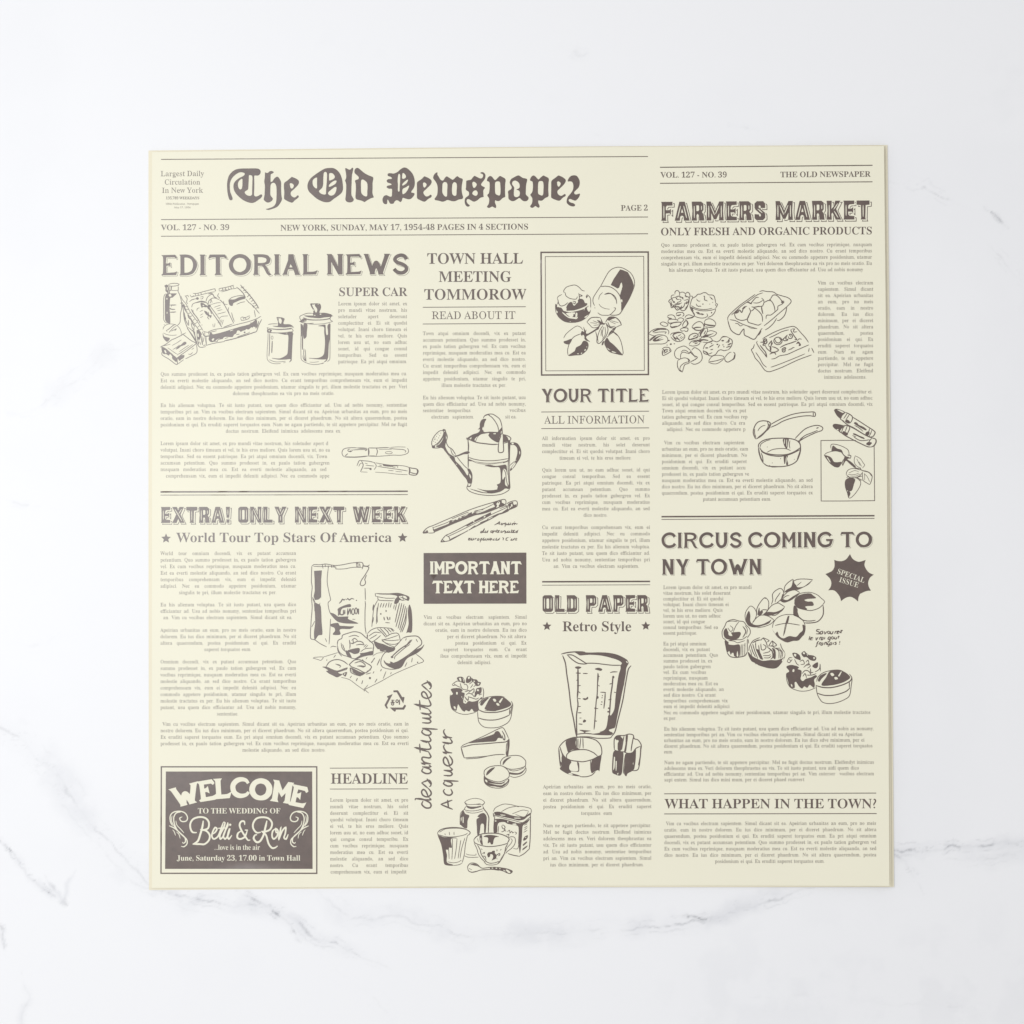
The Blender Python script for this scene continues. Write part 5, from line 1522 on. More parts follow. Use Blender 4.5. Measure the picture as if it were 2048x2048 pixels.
f 410 120 440 90 480 110 480 170 440 200 400 190
F 430 110 460 100 460 130 435 140
s 9 190 220 230 190 270 170 300 180
s 9 190 220 200 240 240 230 270 250 320 270
s 8 220 210 240 240
f 490 120 510 140 570 150 590 180 630 190 620 230 570 250 540 220 520 190 490 170
F 580 200 610 205 590 230
F 510 160 540 170 530 190
s 9 310 200 330 270 360 300 440 310
s 9 370 230 400 220 430 260 420 300
s 9 450 220 500 180 520 160
s 9 470 280 510 220
s 9 520 260 560 230 610 240
s 10 440 350 520 290 520 340 480 370
s 9 380 340 440 320 480 320
s 9 400 390 440 360 500 380 530 420
s 12 380 410 430 470 440 420
s 10 430 410 520 440 560 450 600 430
s 9 380 470 400 500
s 12 540 330 550 400
# chocolate_cake_drawing
F 590 560 620 480 760 410 920 405 1040 440 1110 500 1120 560 1100 750 1000 840 800 890 640 860 590 760
s 9 580 640 590 760 610 820 680 880 800 895 920 880 1040 820 1090 750 1110 640 1125 540 1100 480
s 9 600 520 660 450 760 415 920 405 1000 420
f 790 420 920 408 1000 430 1050 470 1100 520 1080 560 980 600 860 630 760 625 690 600 700 570
F 815 450 850 445 870 480 840 490
F 870 510 905 515 920 550 880 545
F 910 490 960 430 975 435 930 510
f 620 540 640 480 700 440 755 430 700 490 650 550
s 9 720 590 770 480 790 440
s 13 590 610 680 650 860 655 1000 625 1090 580 1120 530
s 10 690 620 800 630 870 630
s 12 590 740 700 770 860 770 1000 730 1080 690
s 14 1080 600 1075 690
s 8 1110 560 1090 680
# cake_slice_drawing
s 9 325 1190 360 1160 500 1100 700 1010 860 930 960 890 990 910 1040 1010 1060 1060
f 430 1130 560 1080 720 1030 830 990 860 950 910 950 960 1040 960 1060 900 1050 860 1100 750 1110 600 1120
s 12 960 940 1000 1020 1000 1080 980 1070 960 1010
s 12 340 1195 500 1155 700 1140 860 1125 1020 1110 1065 1070
s 14 325 1190 350 1290 375 1360
s 10 370 1360 500 1350 700 1335 860 1310 1000 1305
s 9 400 1375 600 1360 740 1330
s 9 1030 1130 1025 1220 1020 1310
f 1040 1110 1070 1060 1075 1160 1065 1240 1050 1330 1020 1320 1040 1220
# macaron_drawing
s 9 940 1470 935 1420 980 1360 1060 1330 1180 1320 1260 1340 1320 1400 1325 1450 1310 1490 1230 1520 1120 1535 1050 1525 980 1490
f 970 1470 980 1410 1040 1360 1100 1345 1030 1400
f 1060 1580 1140 1590 1220 1590 1300 1540 1325 1480 1320 1530 1260 1600 1180 1620 1080 1610
s 8 1060 1540 1130 1560 1220 1545 1300 1510
s 8 1330 1510 1325 1570 1260 1630 1150 1660 1080 1640
s 9 680 1600 690 1550 760 1500 860 1480 960 1485 1040 1540 1070 1600 1060 1660 980 1710 900 1730 800 1710 700 1660 680 1600
f 715 1630 730 1570 790 1520 850 1505 780 1580
f 680 1640 750 1700 860 1740 960 1740 1060 1680 1070 1700 1030 1760 960 1810 900 1810 850 1800 760 1790 690 1740
F 700 1690 730 1710 730 1740 700 1720
F 740 1740 820 1755 940 1765 1000 1740 960 1780 860 1775
F 1000 1730 1050 1690 1050 1710 1000 1760
s 8 680 1650 690 1740 760 1800 860 1825 960 1820 1040 1770 1070 1700
# milk_bottle_drawing
@ 870 1580 210
s 8 545 225 590 190 680 160 760 155 850 175 905 215 910 240 870 270 760 265 600 265 545 225
s 12 545 230 590 290
s 12 905 240 870 290
s 8 620 270 760 262 840 250
f 580 290 650 305 760 305 850 290 850 310 760 335 680 350 600 330
s 9 580 290 540 350 560 370 660 385 780 375 890 340
s 8 560 400 680 425 800 410 890 380
s 9 545 350 490 400 465 450 460 640
f 520 380 560 440 630 470 600 560 590 700 540 700 480 650 460 630 475 460
F 510 490 525 490 525 610 508 600
F 475 510 490 500 485 570 475 580
s 14 880 300 900 350 960 430 990 510 985 640 980 790
f 780 490 830 440 900 425 945 480 950 560 930 790 905 790 900 640 870 615 840 640 830 720 810 830 780 830 770 680 765 540 815 505
s 9 540 1210 600 1235 700 1240 800 1235
s 8 570 1170 600 1190 700 1200 755 1195 750 1170
# tea_tin_drawing
s 9 1070 400 1110 330 1200 280 1280 258 1400 270 1500 295 1640 310 1760 345 1770 410 1750 440
s 14 1500 295 1540 310
s 9 1220 400 1350 330 1500 300
s 8 1420 440 1520 400 1620 370 1730 390
f 1090 410 1180 400 1300 430 1420 470 1540 490 1640 490 1720 440 1760 420 1770 440 1700 490 1640 540 1540 560 1420 530 1280 500 1200 480 1110 460
F 1200 450 1290 460 1300 470 1220 470
F 1450 510 1560 510 1580 525 1470 525
s 8 1480 450 1640 495 1720 400
s 9 1070 420 1080 460 1280 520 1450 560 1600 600 1650 580 1760 490
s 13 1070 420 1080 500
s 12 1100 470 1090 600 1095 790
f 1100 540 1200 530 1300 545 1420 580 1540 610 1640 590 1740 530 1700 600 1620 650 1605 720 1590 900 1580 1060 1560 1160 1540 1020 1530 980 1540 720 1520 660 1420 640 1330 620 1280 590 1180 600 1150 650 1140 780 1080 780 1080 600
F 1330 570 1345 565 1350 595 1335 600
F 1420 625 1480 615 1500 640 1440 640
F 1100 560 1130 560 1130 580 1100 580
s 13 1755 440 1755 620 1750 900 1735 1080
s 10 1560 1160 1590 900 1600 700
s 13 1340 1170 1440 1200 1550 1220
s 12 1545 1225 1640 1170 1745 1075
s 8 1540 990 1520 1080 1440 1075
s 10 1170 660 1160 790
s 11 1240 640 1230 680 1270 720 1290 680 1250 640
s 12 1240 710 1290 730 1240 770 1220 765
s 12 1270 740 1310 760
s 10 1330 770 1370 740 1380 790 1410 760 1430 790 1460 770
s 11 1470 770 1500 790 1480 820
s 9 1640 650 1700 620
s 9 1640 700 1700 660
s 9 1640 740 1700 690
s 9 1630 780 1700 740
f 1625 900 1660 850 1710 835 1690 900 1630 935
F 1650 880 1680 860 1680 880
f 1620 1000 1690 945 1690 970 1620 1030
f 1615 1080 1700 1020 1690 1050 1610 1110
# drinking_glass_drawing
F 50 800 150 720 380 690 560 710 650 780 590 860 510 1330 340 1390 170 1360
s 13 45 790 90 740 180 705 320 690 480 700 580 730 640 770 645 800 600 840
s 9 80 780 180 720 300 705 440 705 560 725 610 750
s 9 60 820 160 850 280 865 440 850 560 820 600 790
s 12 45 790 70 870 120 1000 160 1200 180 1360
f 60 840 160 865 280 870 405 880 390 890 310 890 290 930 310 1060 260 1060 240 1100 200 1100 220 1200 220 1330 320 1370 340 1390 240 1390 170 1360 150 1200 110 980
s 10 600 830 560 1000 540 1180 500 1340
s 9 250 1060 260 1270
s 9 320 890 320 1080 310 1280
s 9 405 890 390 1080 360 1270
s 9 475 920 450 1080 425 1260
s 9 550 880 490 1080 460 1260
s 8 230 1320 340 1340 440 1320 480 1290
s 9 340 1390 440 1375 500 1345
s 9 180 800 190 830
s 9 260 770 270 830
s 9 350 770 350 830
s 12 480 1290 480 1310
# teacup_drawing
F 710 910 800 830 1000 790 1300 830 1370 900 1300 1050 1200 1300 1140 1360 960 1370 880 1290 780 1090
s 14 710 920 760 860 860 810 1000 795 1150 800 1260 830 1340 870 1365 910 1330 980
s 12 715 920 730 970 820 1010 950 1040 1100 1035 1240 1010 1340 980
f 820 850 860 830 870 930 880 1010 860 1010 830 960
F 835 880 845 880 850 930 840 930
s 8 780 890 800 960
f 890 860 950 830 1060 830 1180 860 1110 870 1080 920 1070 980 1060 1000 1030 1000 1010 960 970 980 975 880
s 10 720 980 770 1080 800 1180 860 1270 930 1330
s 12 780 1010 830 1100 850 1180 900 1260 950 1320
s 10 930 1310 1000 1345 1100 1340 1180 1310
s 9 900 1320 950 1370 1060 1380 1150 1360 1200 1320
s 13 1340 990 1300 1060 1280 1160 1230 1260 1180 1340
f 1200 1280 1190 1330 1150 1350 1200 1290 1260 1180
s 10 1350 880 1400 860 1460 870 1480 930 1460 1010 1400 1080 1330 1130 1300 1170
s 9 1390 890 1420 920 1400 980 1330 1060 1300 1130
s 12 1310 830 1360 815 1350 860
f 960 1190 980 1150 1040 1140 1060 1120 1100 1120 1100 1160 1130 1200 1120 1260 1060 1290 1040 1300 1070 1240 1060 1190 1020 1180 1010 1220 980 1240
s 13 1110 1220 1160 1180 1190 1170 1190 1200 1160 1210
s 12 870 1170 910 1150 900 1180
s 12 880 1220 920 1220 940 1280
e 1140 1110 8 16
s 12 1200 1110 1220 1090
s 10 850 1080 870 1100
s 10 1130 1260 1150 1270
# teaspoon_drawing
s 12 600 1450 605 1400 650 1350 720 1345 780 1370 830 1420 870 1440 960 1430 1020 1420
s 12 600 1440 620 1490 680 1515 760 1500 830 1475 940 1465 1060 1460 1180 1480
f 640 1380 700 1355 760 1370 820 1420 780 1400 720 1390 680 1380
s 8 620 1440 680 1470
f 640 1490 680 1505 760 1490 700 1515
f 1010 1420 1100 1415 1250 1430 1360 1455 1430 1490 1420 1520 1380 1545 1320 1530 1260 1500 1140 1470 1020 1455
F 1040 1430 1070 1430 1070 1445 1040 1445
F 1110 1435 1140 1430 1150 1445 1120 1450
F 1180 1440 1200 1440 1210 1455 1185 1455
F 1300 1470 1330 1465 1390 1510 1380 1530 1340 1520
F 1250 1470 1290 1480 1300 1500 1270 1490
# measuring_jug_drawing
@ 1100 1290 270
s 14 160 130 240 110 360 98 500 100
f 410 140 360 110 300 98 440 100 560 108 720 105 860 115 980 145 1100 210 1125 260 1110 290 1090 340 1080 480 1040 640 1000 840 960 1040 930 1180 880 1200 840 1220 900 1260 870 1290 720 1290 600 1280 470 1265 490 1250 420 1215 560 1225 720 1240 800 1190 830 1040 830 1020 850 990 870 1010 920 920 940 720 980 440 1010 340 1010 290 1030 260 980 220 860 180 720 150 560 140 430 150
F 1085 230 1110 240 1110 262 1090 245
F 560 1235 640 1220 720 1250 600 1270 500 1250
F 1080 440 1090 400 1080 600 1050 700 1060 560
F 1010 740 1030 690 1000 760
F 850 1220 920 1200 920 1240 860 1240
s 12 240 140 320 145 400 190 480 240 530 270
s 12 250 145 320 210 400 260 480 272 530 270
s 11 500 262 640 262 800 280 900 290 1020 290
s 14 180 150 220 260 240 420 270 620 300 880 340 1080 370 1260 390 1330
s 13 1160 295 1120 350 1080 560 1040 800 970 1080 930 1240 880 1310
s 11 370 1280 500 1265 620 1275
s 11 400 1315 560 1315 680 1335 860 1330 890 1300
s 18 400 330 400 450 400 620 390 760
s 14 390 760 400 860 380 1000 380 1150 385 1300
f 355 320 400 305 450 320 400 345
s 13 370 400 440 405
s 12 470 408 540 408
s 10 375 505 410 500
s 10 385 585 440 580
s 10 400 660 435 690
s 10 400 765 440 770
f 465 770 490 760 510 765 540 740 545 770 500 790
s 10 400 880 440 880
s 12 400 970 450 970
s 9 420 1045 450 1045
f 470 1090 490 1065 515 1080 510 1100 480 1110
s 12 410 1130 465 1135
s 12 685 400 680 560 675 700 660 820 650 960 640 1100 630 1210
f 640 345 690 325 740 340 750 350 730 370 700 365
s 16 690 410 685 530
s 10 690 440 710 455
s 10 690 575 710 590
e 680 750 16 20
e 650 905 16 14
s 9 650 910 690 910
s 12 630 1085 670 1090
s 11 720 675 800 680
s 13 790 680 785 780 770 910
e 750 725 8 8
e 745 755 8 8
e 742 815 9 9
e 735 850 12 6
s 12 860 395 900 385 965 385
s 15 900 450 890 580 870 720 860 860 850 1010
e 905 460 16 20
s 10 850 560 890 550
s 10 915 675 945 680
s 10 835 785 880 775
e 840 905 12 12
e 835 955 16 12
# measuring_cup_drawing
s 11 125 1475 160 1420 230 1360 330 1325 380 1320 470 1320 560 1330 660 1365 720 1430 740 1500 735 1570 680 1600 600 1640 480 1670 400 1665 300 1650 220 1610 170 1540 145 1460
f 225 1380 290 1340 370 1330 365 1400 380 1460 430 1495 380 1500 300 1510 260 1535 240 1480
F 290 1515 320 1500 350 1500 320 1515
s 10 400 1340 400 1480
s 10 440 1330 425 1480
s 10 470 1330 475 1480
s 10 380 1330 380 1480
s 11 240 1620 240 1570 300 1520 400 1500 520 1500 620 1540 680 1590
s 14 125 1475 135 1600 150 1740
f 145 1490 200 1580 240 1620 300 1660 305 1680 280 1720 275 1770 300 1800 400 1800 390 1700 390 1670 415 1690 415 1810 380 1815 300 1810 300 1830 400 1860 440 1880 340 1870 240 1840 150 1785 140 1760 160 1740 150 1660 170 1580
F 140 1520 160 1560 165 1680 150 1660
F 260 1840 290 1830 330 1855 290 1855
f 600 1650 680 1600 735 1580 720 1700 705 1810 690 1790 640 1810 600 1835 585 1800
s 10 580 1650 585 1800
s 10 430 1885 520 1885 600 1860 650 1810
# tea_strainer_drawing
s 11 920 1500 920 1350 960 1300 1060 1295 1130 1275 1190 1290 1205 1340 1260 1360 1305 1430 1300 1500 1290 1620 1260 1780 1180 1800
f 930 1330 970 1300 1050 1295 1010 1310 1040 1340 1030 1400 1020 1500 1000 1520 970 1500 970 1400 980 1390 940 1350
F 940 1370 975 1360 980 1385 950 1410 930 1440
s 12 1060 1300 1040 1400 1025 1500
f 1085 1300 1115 1290 1100 1440 1085 1530 1060 1530 1080 1420
s 12 1195 1310 1170 1440 1160 1520
s 11 920 1500 980 1525 1060 1530 1110 1550 1180 1540 1230 1480 1290 1450
f 900 1560 930 1510 1040 1530 1050 1600 1040 1720 1030 1830 1000 1870 940 1855 890 1820
F 915 1600 930 1600 925 1750 905 1790
F 940 1660 955 1660 950 1800 940 1800
F 960 1840 980 1830 970 1860
f 1090 1550 1180 1550 1225 1490 1215 1640 1200 1780 1110 1840 1090 1880 1060 1840 1070 1700
F 1185 1690 1195 1680 1190 1720
s 10 1050 1840 1060 1700 1080 1560
s 9 1225 1490 1220 1640 1200 1780
s 12 1300 1440 1290 1600 1265 1720
# cupcake_drawing
@ 1430 1140 290
s 8 100 900 95 820 130 750 160 690 240 660 320 680 380 690 420 740 460 780 470 840 440 890 430 910
f 115 820 150 775 180 830 240 830 330 825 345 850 320 900 280 925 200 930 130 900
F 180 830 210 835 225 860 230 880 185 870
s 8 100 900 150 940
s 8 180 940 260 930 360 925 430 880
s 7 180 940 260 950 300 970 400 940
s 11 370 750 410 820 370 900
s 7 400 740 430 790 420 860
s 7 170 770 210 820 240 780 200 740
s 7 240 830 280 740 320 690
s 7 160 690 230 680 300 690
f 130 940 180 960 180 990 250 1000 330 1000 330 1140 310 1160 260 1150 230 1100 210 1130 190 1080 160 1100 140 1020
F 290 1110 300 1080 310 1150 290 1150
F 240 1100 250 1120 250 1160 235 1150
s 10 160 1100 200 1150 260 1165 330 1160 400 1140 430 1090
s 7 350 990 345 1150
s 7 370 990 370 1150
s 7 400 970 395 1140
s 8 430 920 430 1090
s 7 380 1000 400 1000
# cream_cake_drawing
s 8 450 1080 460 1020 500 950 560 915 600 900
s 8 440 920 450 980
f 440 1090 500 1150 580 1190 640 1210 740 1200 830 1200 920 1160 930 1100 935 1140 900 1220 820 1305 720 1310 640 1290 580 1270 500 1230 450 1150
F 490 1220 540 1245 520 1250
F 550 1250 590 1280 560 1270
F 890 1200 920 1170 900 1220
s 8 470 1060 490 1140
s 9 480 1000 500 1080 540 1160
s 9 500 980 530 1080 570 1180
s 9 540 960 550 1060 620 1190
s 9 580 1000 600 1120 640 1190
s 12 500 970 560 940 610 930
f 550 1060 580 1060 640 1190 600 1180
s 9 610 940 640 910 680 960 700 1030
s 8 640 900 720 940 690 960
s 9 610 980 620 1060 660 1060 680 1020 640 990
s 9 710 1020 760 950 770 1010 720 1010
s 9 760 940 820 1000 770 1020
s 8 640 1110 720 1090 740 1060
s 8 640 1140 720 1140 740 1120
s 8 650 1170 720 1170 750 1140
s 12 700 1030 760 1080 770 1160 740 1190
f 760 1040 800 1060 810 1140 800 1190 770 1160 780 1100
s 8 800 1040 850 1080 850 1180
s 8 830 1050 880 1090 870 1180
s 8 860 1050 900 1100 890 1170
s 8 870 980 890 1040 930 1100
s 8 750 1000 800 1040 870 1040
# hot_cross_bun_drawing
F 770 780 780 700 830 630 920 595 1060 600 1150 650 1200 740 1190 850 1120 930 960 965 860 900 790 850
s 7 765 770 780 700 840 630 940 595 1060 600 1150 650 1195 720 1200 800 1180 870
f 765 790 800 850 830 820 850 870 880 900 920 910 960 890 1000 880 1080 890 1130 840 1170 800 1165 730 1195 740 1195 840 1150 900 1110 940 1040 945 960 965 880 930 820 880
F 920 850 935 860 930 900 915 900
s 8 800 740 880 720 960 710 1040 720 1130 735
s 8 990 610 960 690 940 780 920 860
s 6 975 610 940 720 910 880
f 970 620 990 612 970 710 940 720
# cream_puff_drawing
s 7 1060 420 1070 380 1120 320 1200 300 1280 300 1360 330 1420 380 1460 420 1430 470
f 1060 420 1100 350 1180 318 1270 312 1310 340 1345 375 1240 385 1190 400 1230 420 1290 420 1310 440 1310 475 1240 480 1200 490 1230 525 1150 520 1090 490 1060 460
s 8 1060 450 1100 500 1200 530 1280 540 1380 510 1440 460
f 1045 500 1060 470 1100 520 1100 560 1110 600 1130 640 1080 620 1045 600
s 10 1100 570 1120 630 1180 670 1260 680 1340 670
s 11 1440 470 1445 560 1430 620 1370 685 1280 705 1190 705
# leaf_sprig_drawing
s 7 415 700 400 620 410 560 440 510 475 480 520 505 550 560 550 610 520 680 490 720
f 450 545 470 600 470 680 500 720 560 735 640 720 720 680 750 660 720 710 640 740 540 765 450 745 415 690 415 620
F 500 700 560 700 620 720 560 730
s 8 500 700 540 650 590 610 640 600 720 620 790 670
s 7 790 670 740 720 650 755 560 770
s 8 560 600 555 530 590 450 660 370 710 410 715 480 700 540 660 580
f 570 600 575 540 590 500 600 560 620 540 640 560 610 600
s 10 660 375 680 380
s 9 600 560 640 530 700 540 650 590
s 8 700 540 760 470 840 440 880 460 930 490
f 640 590 700 560 800 560 880 530 930 490 890 550 800 590 720 610 660 600
s 8 740 600 800 605 870 560
s 8 750 460 770 400 765 330 800 280 870 245 910 280 910 350 870 400 810 450
s 8 800 430 810 390 850 330 870 300
f 880 380 900 320 920 340 900 380 960 400 1040 350 1110 310 1130 300 1060 370 1000 410 920 435 870 410
s 9 920 340 970 290 1060 265 1130 300
s 8 900 390 940 350 990 340
s 8 920 290 930 220 970 170 1040 120
f 1040 120 1060 180 1080 200 1100 230 1180 220 1250 170 1300 130 1250 190 1180 230 1100 265 1040 260 960 290 920 300 960 260 1010 230 1030 180
s 8 1040 150 1100 125 1200 120 1305 130
s 7 1090 210 1150 160
# petit_four_drawing
f 950 1290 1010 1265 1090 1280 1120 1300 1100 1320 1150 1340 1150 1400 1140 1450 1170 1480 1210 1450 1280 1430 1340 1400 1360 1420 1320 1460 1330 1520 1320 1570 1290 1550 1260 1530 1230 1570 1190 1550 1160 1580 1120 1550 1080 1490 1060 1500 1060 1570 1000 1560 970 1470 950 1380 990 1350
F 1040 1320 1060 1330 1050 1360 1030 1350
F 1010 1520 1030 1530 1030 1560 1015 1545
s 7 950 1380 960 1480 1000 1560 1080 1600 1160 1615 1250 1605 1340 1570
f 1030 1110 1080 1105 1130 1140 1140 1200 1100 1190 1060 1170
F 1050 1120 1080 1120 1080 1150 1060 1150
f 1150 1110 1190 1080 1210 1100 1250 1130 1310 1140 1350 1170 1330 1210 1270 1200 1220 1160 1180 1160
F 1170 1100 1190 1095 1200 1120 1175 1120
F 1310 1160 1335 1170 1315 1190
F 1220 1120 1240 1130 1235 1145
s 8 960 1220 990 1170 1030 1170
s 8 960 1220 990 1235 1030 1190
s 8 990 1190 1010 1210
s 8 1060 1190 1090 1250 1120 1270
s 8 1130 1220 1170 1200 1190 1250 1140 1260
s 8 1210 1230 1240 1200 1250 1260 1210 1270
s 8 1180 1300 1240 1250 1270 1280 1230 1310
f 1300 1270 1340 1240 1370 1230 1370 1290 1340 1310 1300 1290
s 10 1270 1310 1280 1370 1310 1360
s 8 1330 1360 1390 1320 1400 1250
s 8 1400 1250 1405 1350
s 9 1160 1380 1200 1340 1250 1350 1280 1400
s 9 1170 1420 1200 1380 1220 1440
s 9 1220 1400 1290 1400 1350 1380
# layered_cake_drawing
F 1350 1480 1370 1420 1460 1350 1640 1330 1780 1370 1820 1440 1800 1660 1700 1740 1560 1780 1420 1750 1370 1680
s 8 1345 1530 1360 1640 1390 1710 1440 1765 1540 1780 1660 1755 1770 1700 1800 1650 1815 1540 1825 1440 1790 1385
s 8 1355 1490 1370 1430 1440 1370 1540 1340 1640 1332 1700 1345
f 1530 1350 1640 1335 1730 1360 1800 1420 1790 1450 1700 1500 1560 1535 1420 1535 1480 1430
F 1535 1380 1565 1370 1590 1400 1560 1415
F 1590 1430 1620 1425 1640 1450 1600 1460
F 1640 1410 1680 1350 1690 1355 1655 1420
f 1370 1470 1400 1410 1470 1375 1490 1380 1420 1450 1390 1490
s 8 1450 1520 1510 1380
s 12 1350 1540 1440 1565 1560 1565 1700 1530 1800 1480 1825 1430
s 11 1360 1640 1460 1670 1600 1665 1740 1620 1800 1570
s 10 1790 1490 1790 1570
# handwritten_caption
s 11 1400 795 1360 795 1355 815 1385 825 1385 850 1345 850
s 11 1440 815 1410 820 1400 850 1425 850 1440 820 1435 850
s 11 1460 815 1465 850 1495 815
o 11 1515 832 14 17
s 11 1545 815 1535 845 1560 850 1575 815 1565 850
s 11 1595 850 1605 820 1625 815
s 11 1630 835 1655 820 1635 815 1625 845 1650 848
s 11 1670 805 1695 805 1665 835 1690 835
s 11 1265 880 1250 935
s 11 1275 915 1300 905 1280 900 1270 930 1300 930
s 11 1345 895 1350 930 1375 893
s 11 1390 930 1400 900 1420 893
s 11 1440 893 1420 905 1415 930 1435 925 1445 895 1440 925
s 11 1465 893 1458 925
s 11 1540 890 1515 895 1505 920 1530 920 1540 892 1525 950 1500 952
o 11 1565 905 13 16
s 11 1600 888 1590 915 1615 918 1625 888 1617 918
s 11 1650 875 1640 915
s 10 1635 888 1660 886
s 11 1385 950 1370 955 1350 1020 1335 1025
s 9 1350 975 1375 973
s 11 1385 1000 1395 970 1415 965
s 11 1440 970 1415 975 1410 1000 1430 998 1442 970 1435 998
s 11 1455 1000 1465 970 1485 965 1480 998
s 11 1520 968 1500 975 1498 995 1520 995 1515 1015 1500 1018
s 11 1555 965 1535 970 1528 995 1548 995 1560 965 1552 995
s 11 1580 965 1572 995
s 11 1620 960 1600 965 1615 980 1610 993 1590 993
s 10 1665 945 1660 975
e 1658 988 6 6
# starburst_badge
@ 1640 1100 120
f 965 130 965 130 1040 270 1150 350 1270 380 1470 320 1470 320 1430 480 1500 640 1600 740 1730 795 1730 795 1610 890 1550 1050 1570 1180 1640 1310 1640 1310 1500 1320 1290 1410 1290 1410 1240 1520 1225 1660 1225 1660 1120 1570 1000 1510 880 1520 760 1580 680 1650 680 1650 630 1490 500 1330 400 1290 265 1300 265 1300 340 1190 365 1060 320 920 175 775 175 775 380 680 460 560 470 440 455 320 455 320 580 355 720 355 850 290
KS 165 530 745 1410 1060 SPECIAL
KS 165 600 1020 1220 1215 ISSUE
# wedding_notice
@ 310 1520 330
l 15 74 80 1894 80 1894 1327 70 1327 74 72
p 127 135 1840 135 1845 1275 118 1275
KB 62 500 626 1468 626 TO THE WEDDING OF
KB 60 692 1052 1228 1052 ...love is in the air
KB 62 255 1178 1702 1178 June, Saturday 23, 17.00 in Town Hall
S 22 490 850 440 845 415 800 415 740 450 690 520 668 590 680 630 730 620 800 560 820 540 815 600 830 640 880 630 940 580 985 530 985 470 985 440 985
S 24 565 710 555 780 530 870 500 950 440 988
S 20 665 870 700 850 725 810 705 790 680 830 665 890 690 925 740 890 800 730
S 20 800 725 820 735 800 800 760 880 765 925 800 890 850 740
S 20 850 730 855 760 830 810 800 890 820 925 850 890 880 800
S 20 870 800 850 890 865 925 900 880
E 880 758 14 14
S 16 735 800 850 795
S 22 1050 760 1045 720 1010 720 990 760 1010 820 1060 900 1090 940 1115 935
S 22 1010 830 970 860 965 910 1000 925 1050 900 1080 830
S 16 1050 820 1090 822
S 22 1240 845 1190 850 1150 800 1150 740 1190 685 1260 670 1330 685 1370 740 1350 810 1290 840 1260 840 1300 880 1330 980 1370 1030 1410 1025 1435 1005
S 24 1310 710 1290 800 1270 880 1230 950 1190 962 1155 920 1170 880 1195 875
S 20 1420 800 1380 830 1370 890 1390 925 1430 890 1440 830 1415 805 1420 850 1450 840
S 20 1465 810 1475 790 1460 860 1450 925 1490 830 1530 790 1525 860 1510 910 1535 925 1560 870
S 14 205 770 180 720 180 650 220 610 290 600 350 620 380 670 370 710 330 722 300 710 290 680 320 665
S 14 300 610 250 620 220 670 225 740 260 820 330 890 370 930 375 980 340 1015 305 1010
S 10 200 650 195 720 240 800
S 14 165 770 230 800 300 860 350 910 355 960 330 975 320 960
S 10 245 710 255 760 300 810 340 855
S 10 205 815 225 840 240 885
S 10 250 840 280 870 295 920
S 14 1755 770 1785 720 1785 650 1745 610 1675 600 1615 620 1585 670 1595 710 1635 722 1665 710 1675 680 1645 665
S 14 1665 610 1715 620 1745 670 1740 740 1705 820 1635 890 1595 930 1590 980 1625 1015 1655 1010
S 10 1765 650 1770 720 1725 800
S 14 1800 770 1735 800 1665 860 1615 910 1610 960 1635 975 1645 960
S 10 1720 710 1710 760 1665 810 1625 855
S 10 1760 815 1740 840 1725 885
S 10 1715 840 1685 870 1675 920
KQ W 178 348 -15.5 321 215
KQ E 500 258 -8 186 226
KQ L 700 230 -4 170 220
KQ C 890 210 0 222 228
KQ O 1122 222 3 248 232
KQ M 1400 242 9 215 232
KQ E 1622 290 13 180 232
# page_rule
@ 0 0 1932
l 1.5 322 318.8 809 315.8 1296 313
l 1.5 322 439.2 809 436.5 1296 434
l 1.5 322 472.5 809 470 1296 467.5
# volume_line
HS 11 322 460.4 459 460 VOL. 127 - NO. 39
# dateline
HS 11.4 560.5 461.2 1056.7 458.9 NEW YORK, SUNDAY, MAY 17, 1954-48 PAGES IN 4 SECTIONS
# page_number
HS 11 1241.5 421.4 1296 421 PAGE 2
# circulation_note
HR 10.4 321 352.4 407.8 352 Largest Daily
HR 10.2 328.5 369.2 400.5 369 Circulation
HR 10.2 323.6 385.7 405.5 385.3 In New York
HS 5.4 331.5 398.7 398.5 398.5 135,789 WEEKDAYS
HR 3.6 331 409.5 398 409.3 100th Publication - Newspaper
HR 3.2 348 416.5 381 416.4 May 17, 1954
# headline_lettering
HD 41 322.6 550.6 816.5 548.4 EDITORIAL NEWS
# subheading
HS 16.8 676.8 592 814.2 592 SUPER CAR
# text_column
@ 660 560 180
P 172 1655 545 1787
j Lorem ipsum dolor sit amet, ex
j pro mundi vitae nostrum, his
j soletuder apert deserunt
j complectitur ei. Ei sit quodsi
j volutpat. Inani choro timeam ei
j vel, te his eros meliore. Quis
j lorem usu ut, no eam adhuc
j sonet, id qui congue consul
j temporibus. Sed ea essent
j patrioque. Ea pri atqui omnium.
# text_column
@ 310 730 520
P 40 1873 80 225 -4
j Quo summo prodesset in, ex paulo tation gubergren vel. Ex cum vocibus reprimique, nusquam moderatius mea cu.
j Est ea everti molestie aliquando, an sed dico nostro. Cu erant temporibus comprehensam vix, eum ei impedit
j deleniti adipisci. Nec eu commodo appetere posidonium, utamur singulis te pri, illum molestie tractatus ex per. Veri
x 577 1333 dolorem theophrastus ea vix pro no meis oratio.
P 40 1873 312 504 -3
j Eu his alienum voluptua. Te sit iusto putant, usu quem dico efficiantur ad. Usu ad nobis nonumy, sententiae
j temporibus pri an. Vim cu vocibus electram sapientem. Simul dicant sit ea. Apeirian urbanitas an eum, pro no meis
j oratio, eam in nostro dolorem. Eu ius dico minimum, per ei diceret phaedrum. No sit altera quaerendum, postea
j posidonium ei qui. Ex eruditi saperet torquatos eum. Nam ne agam partiendo, te sit appetere percipitur. Mel ne fugit
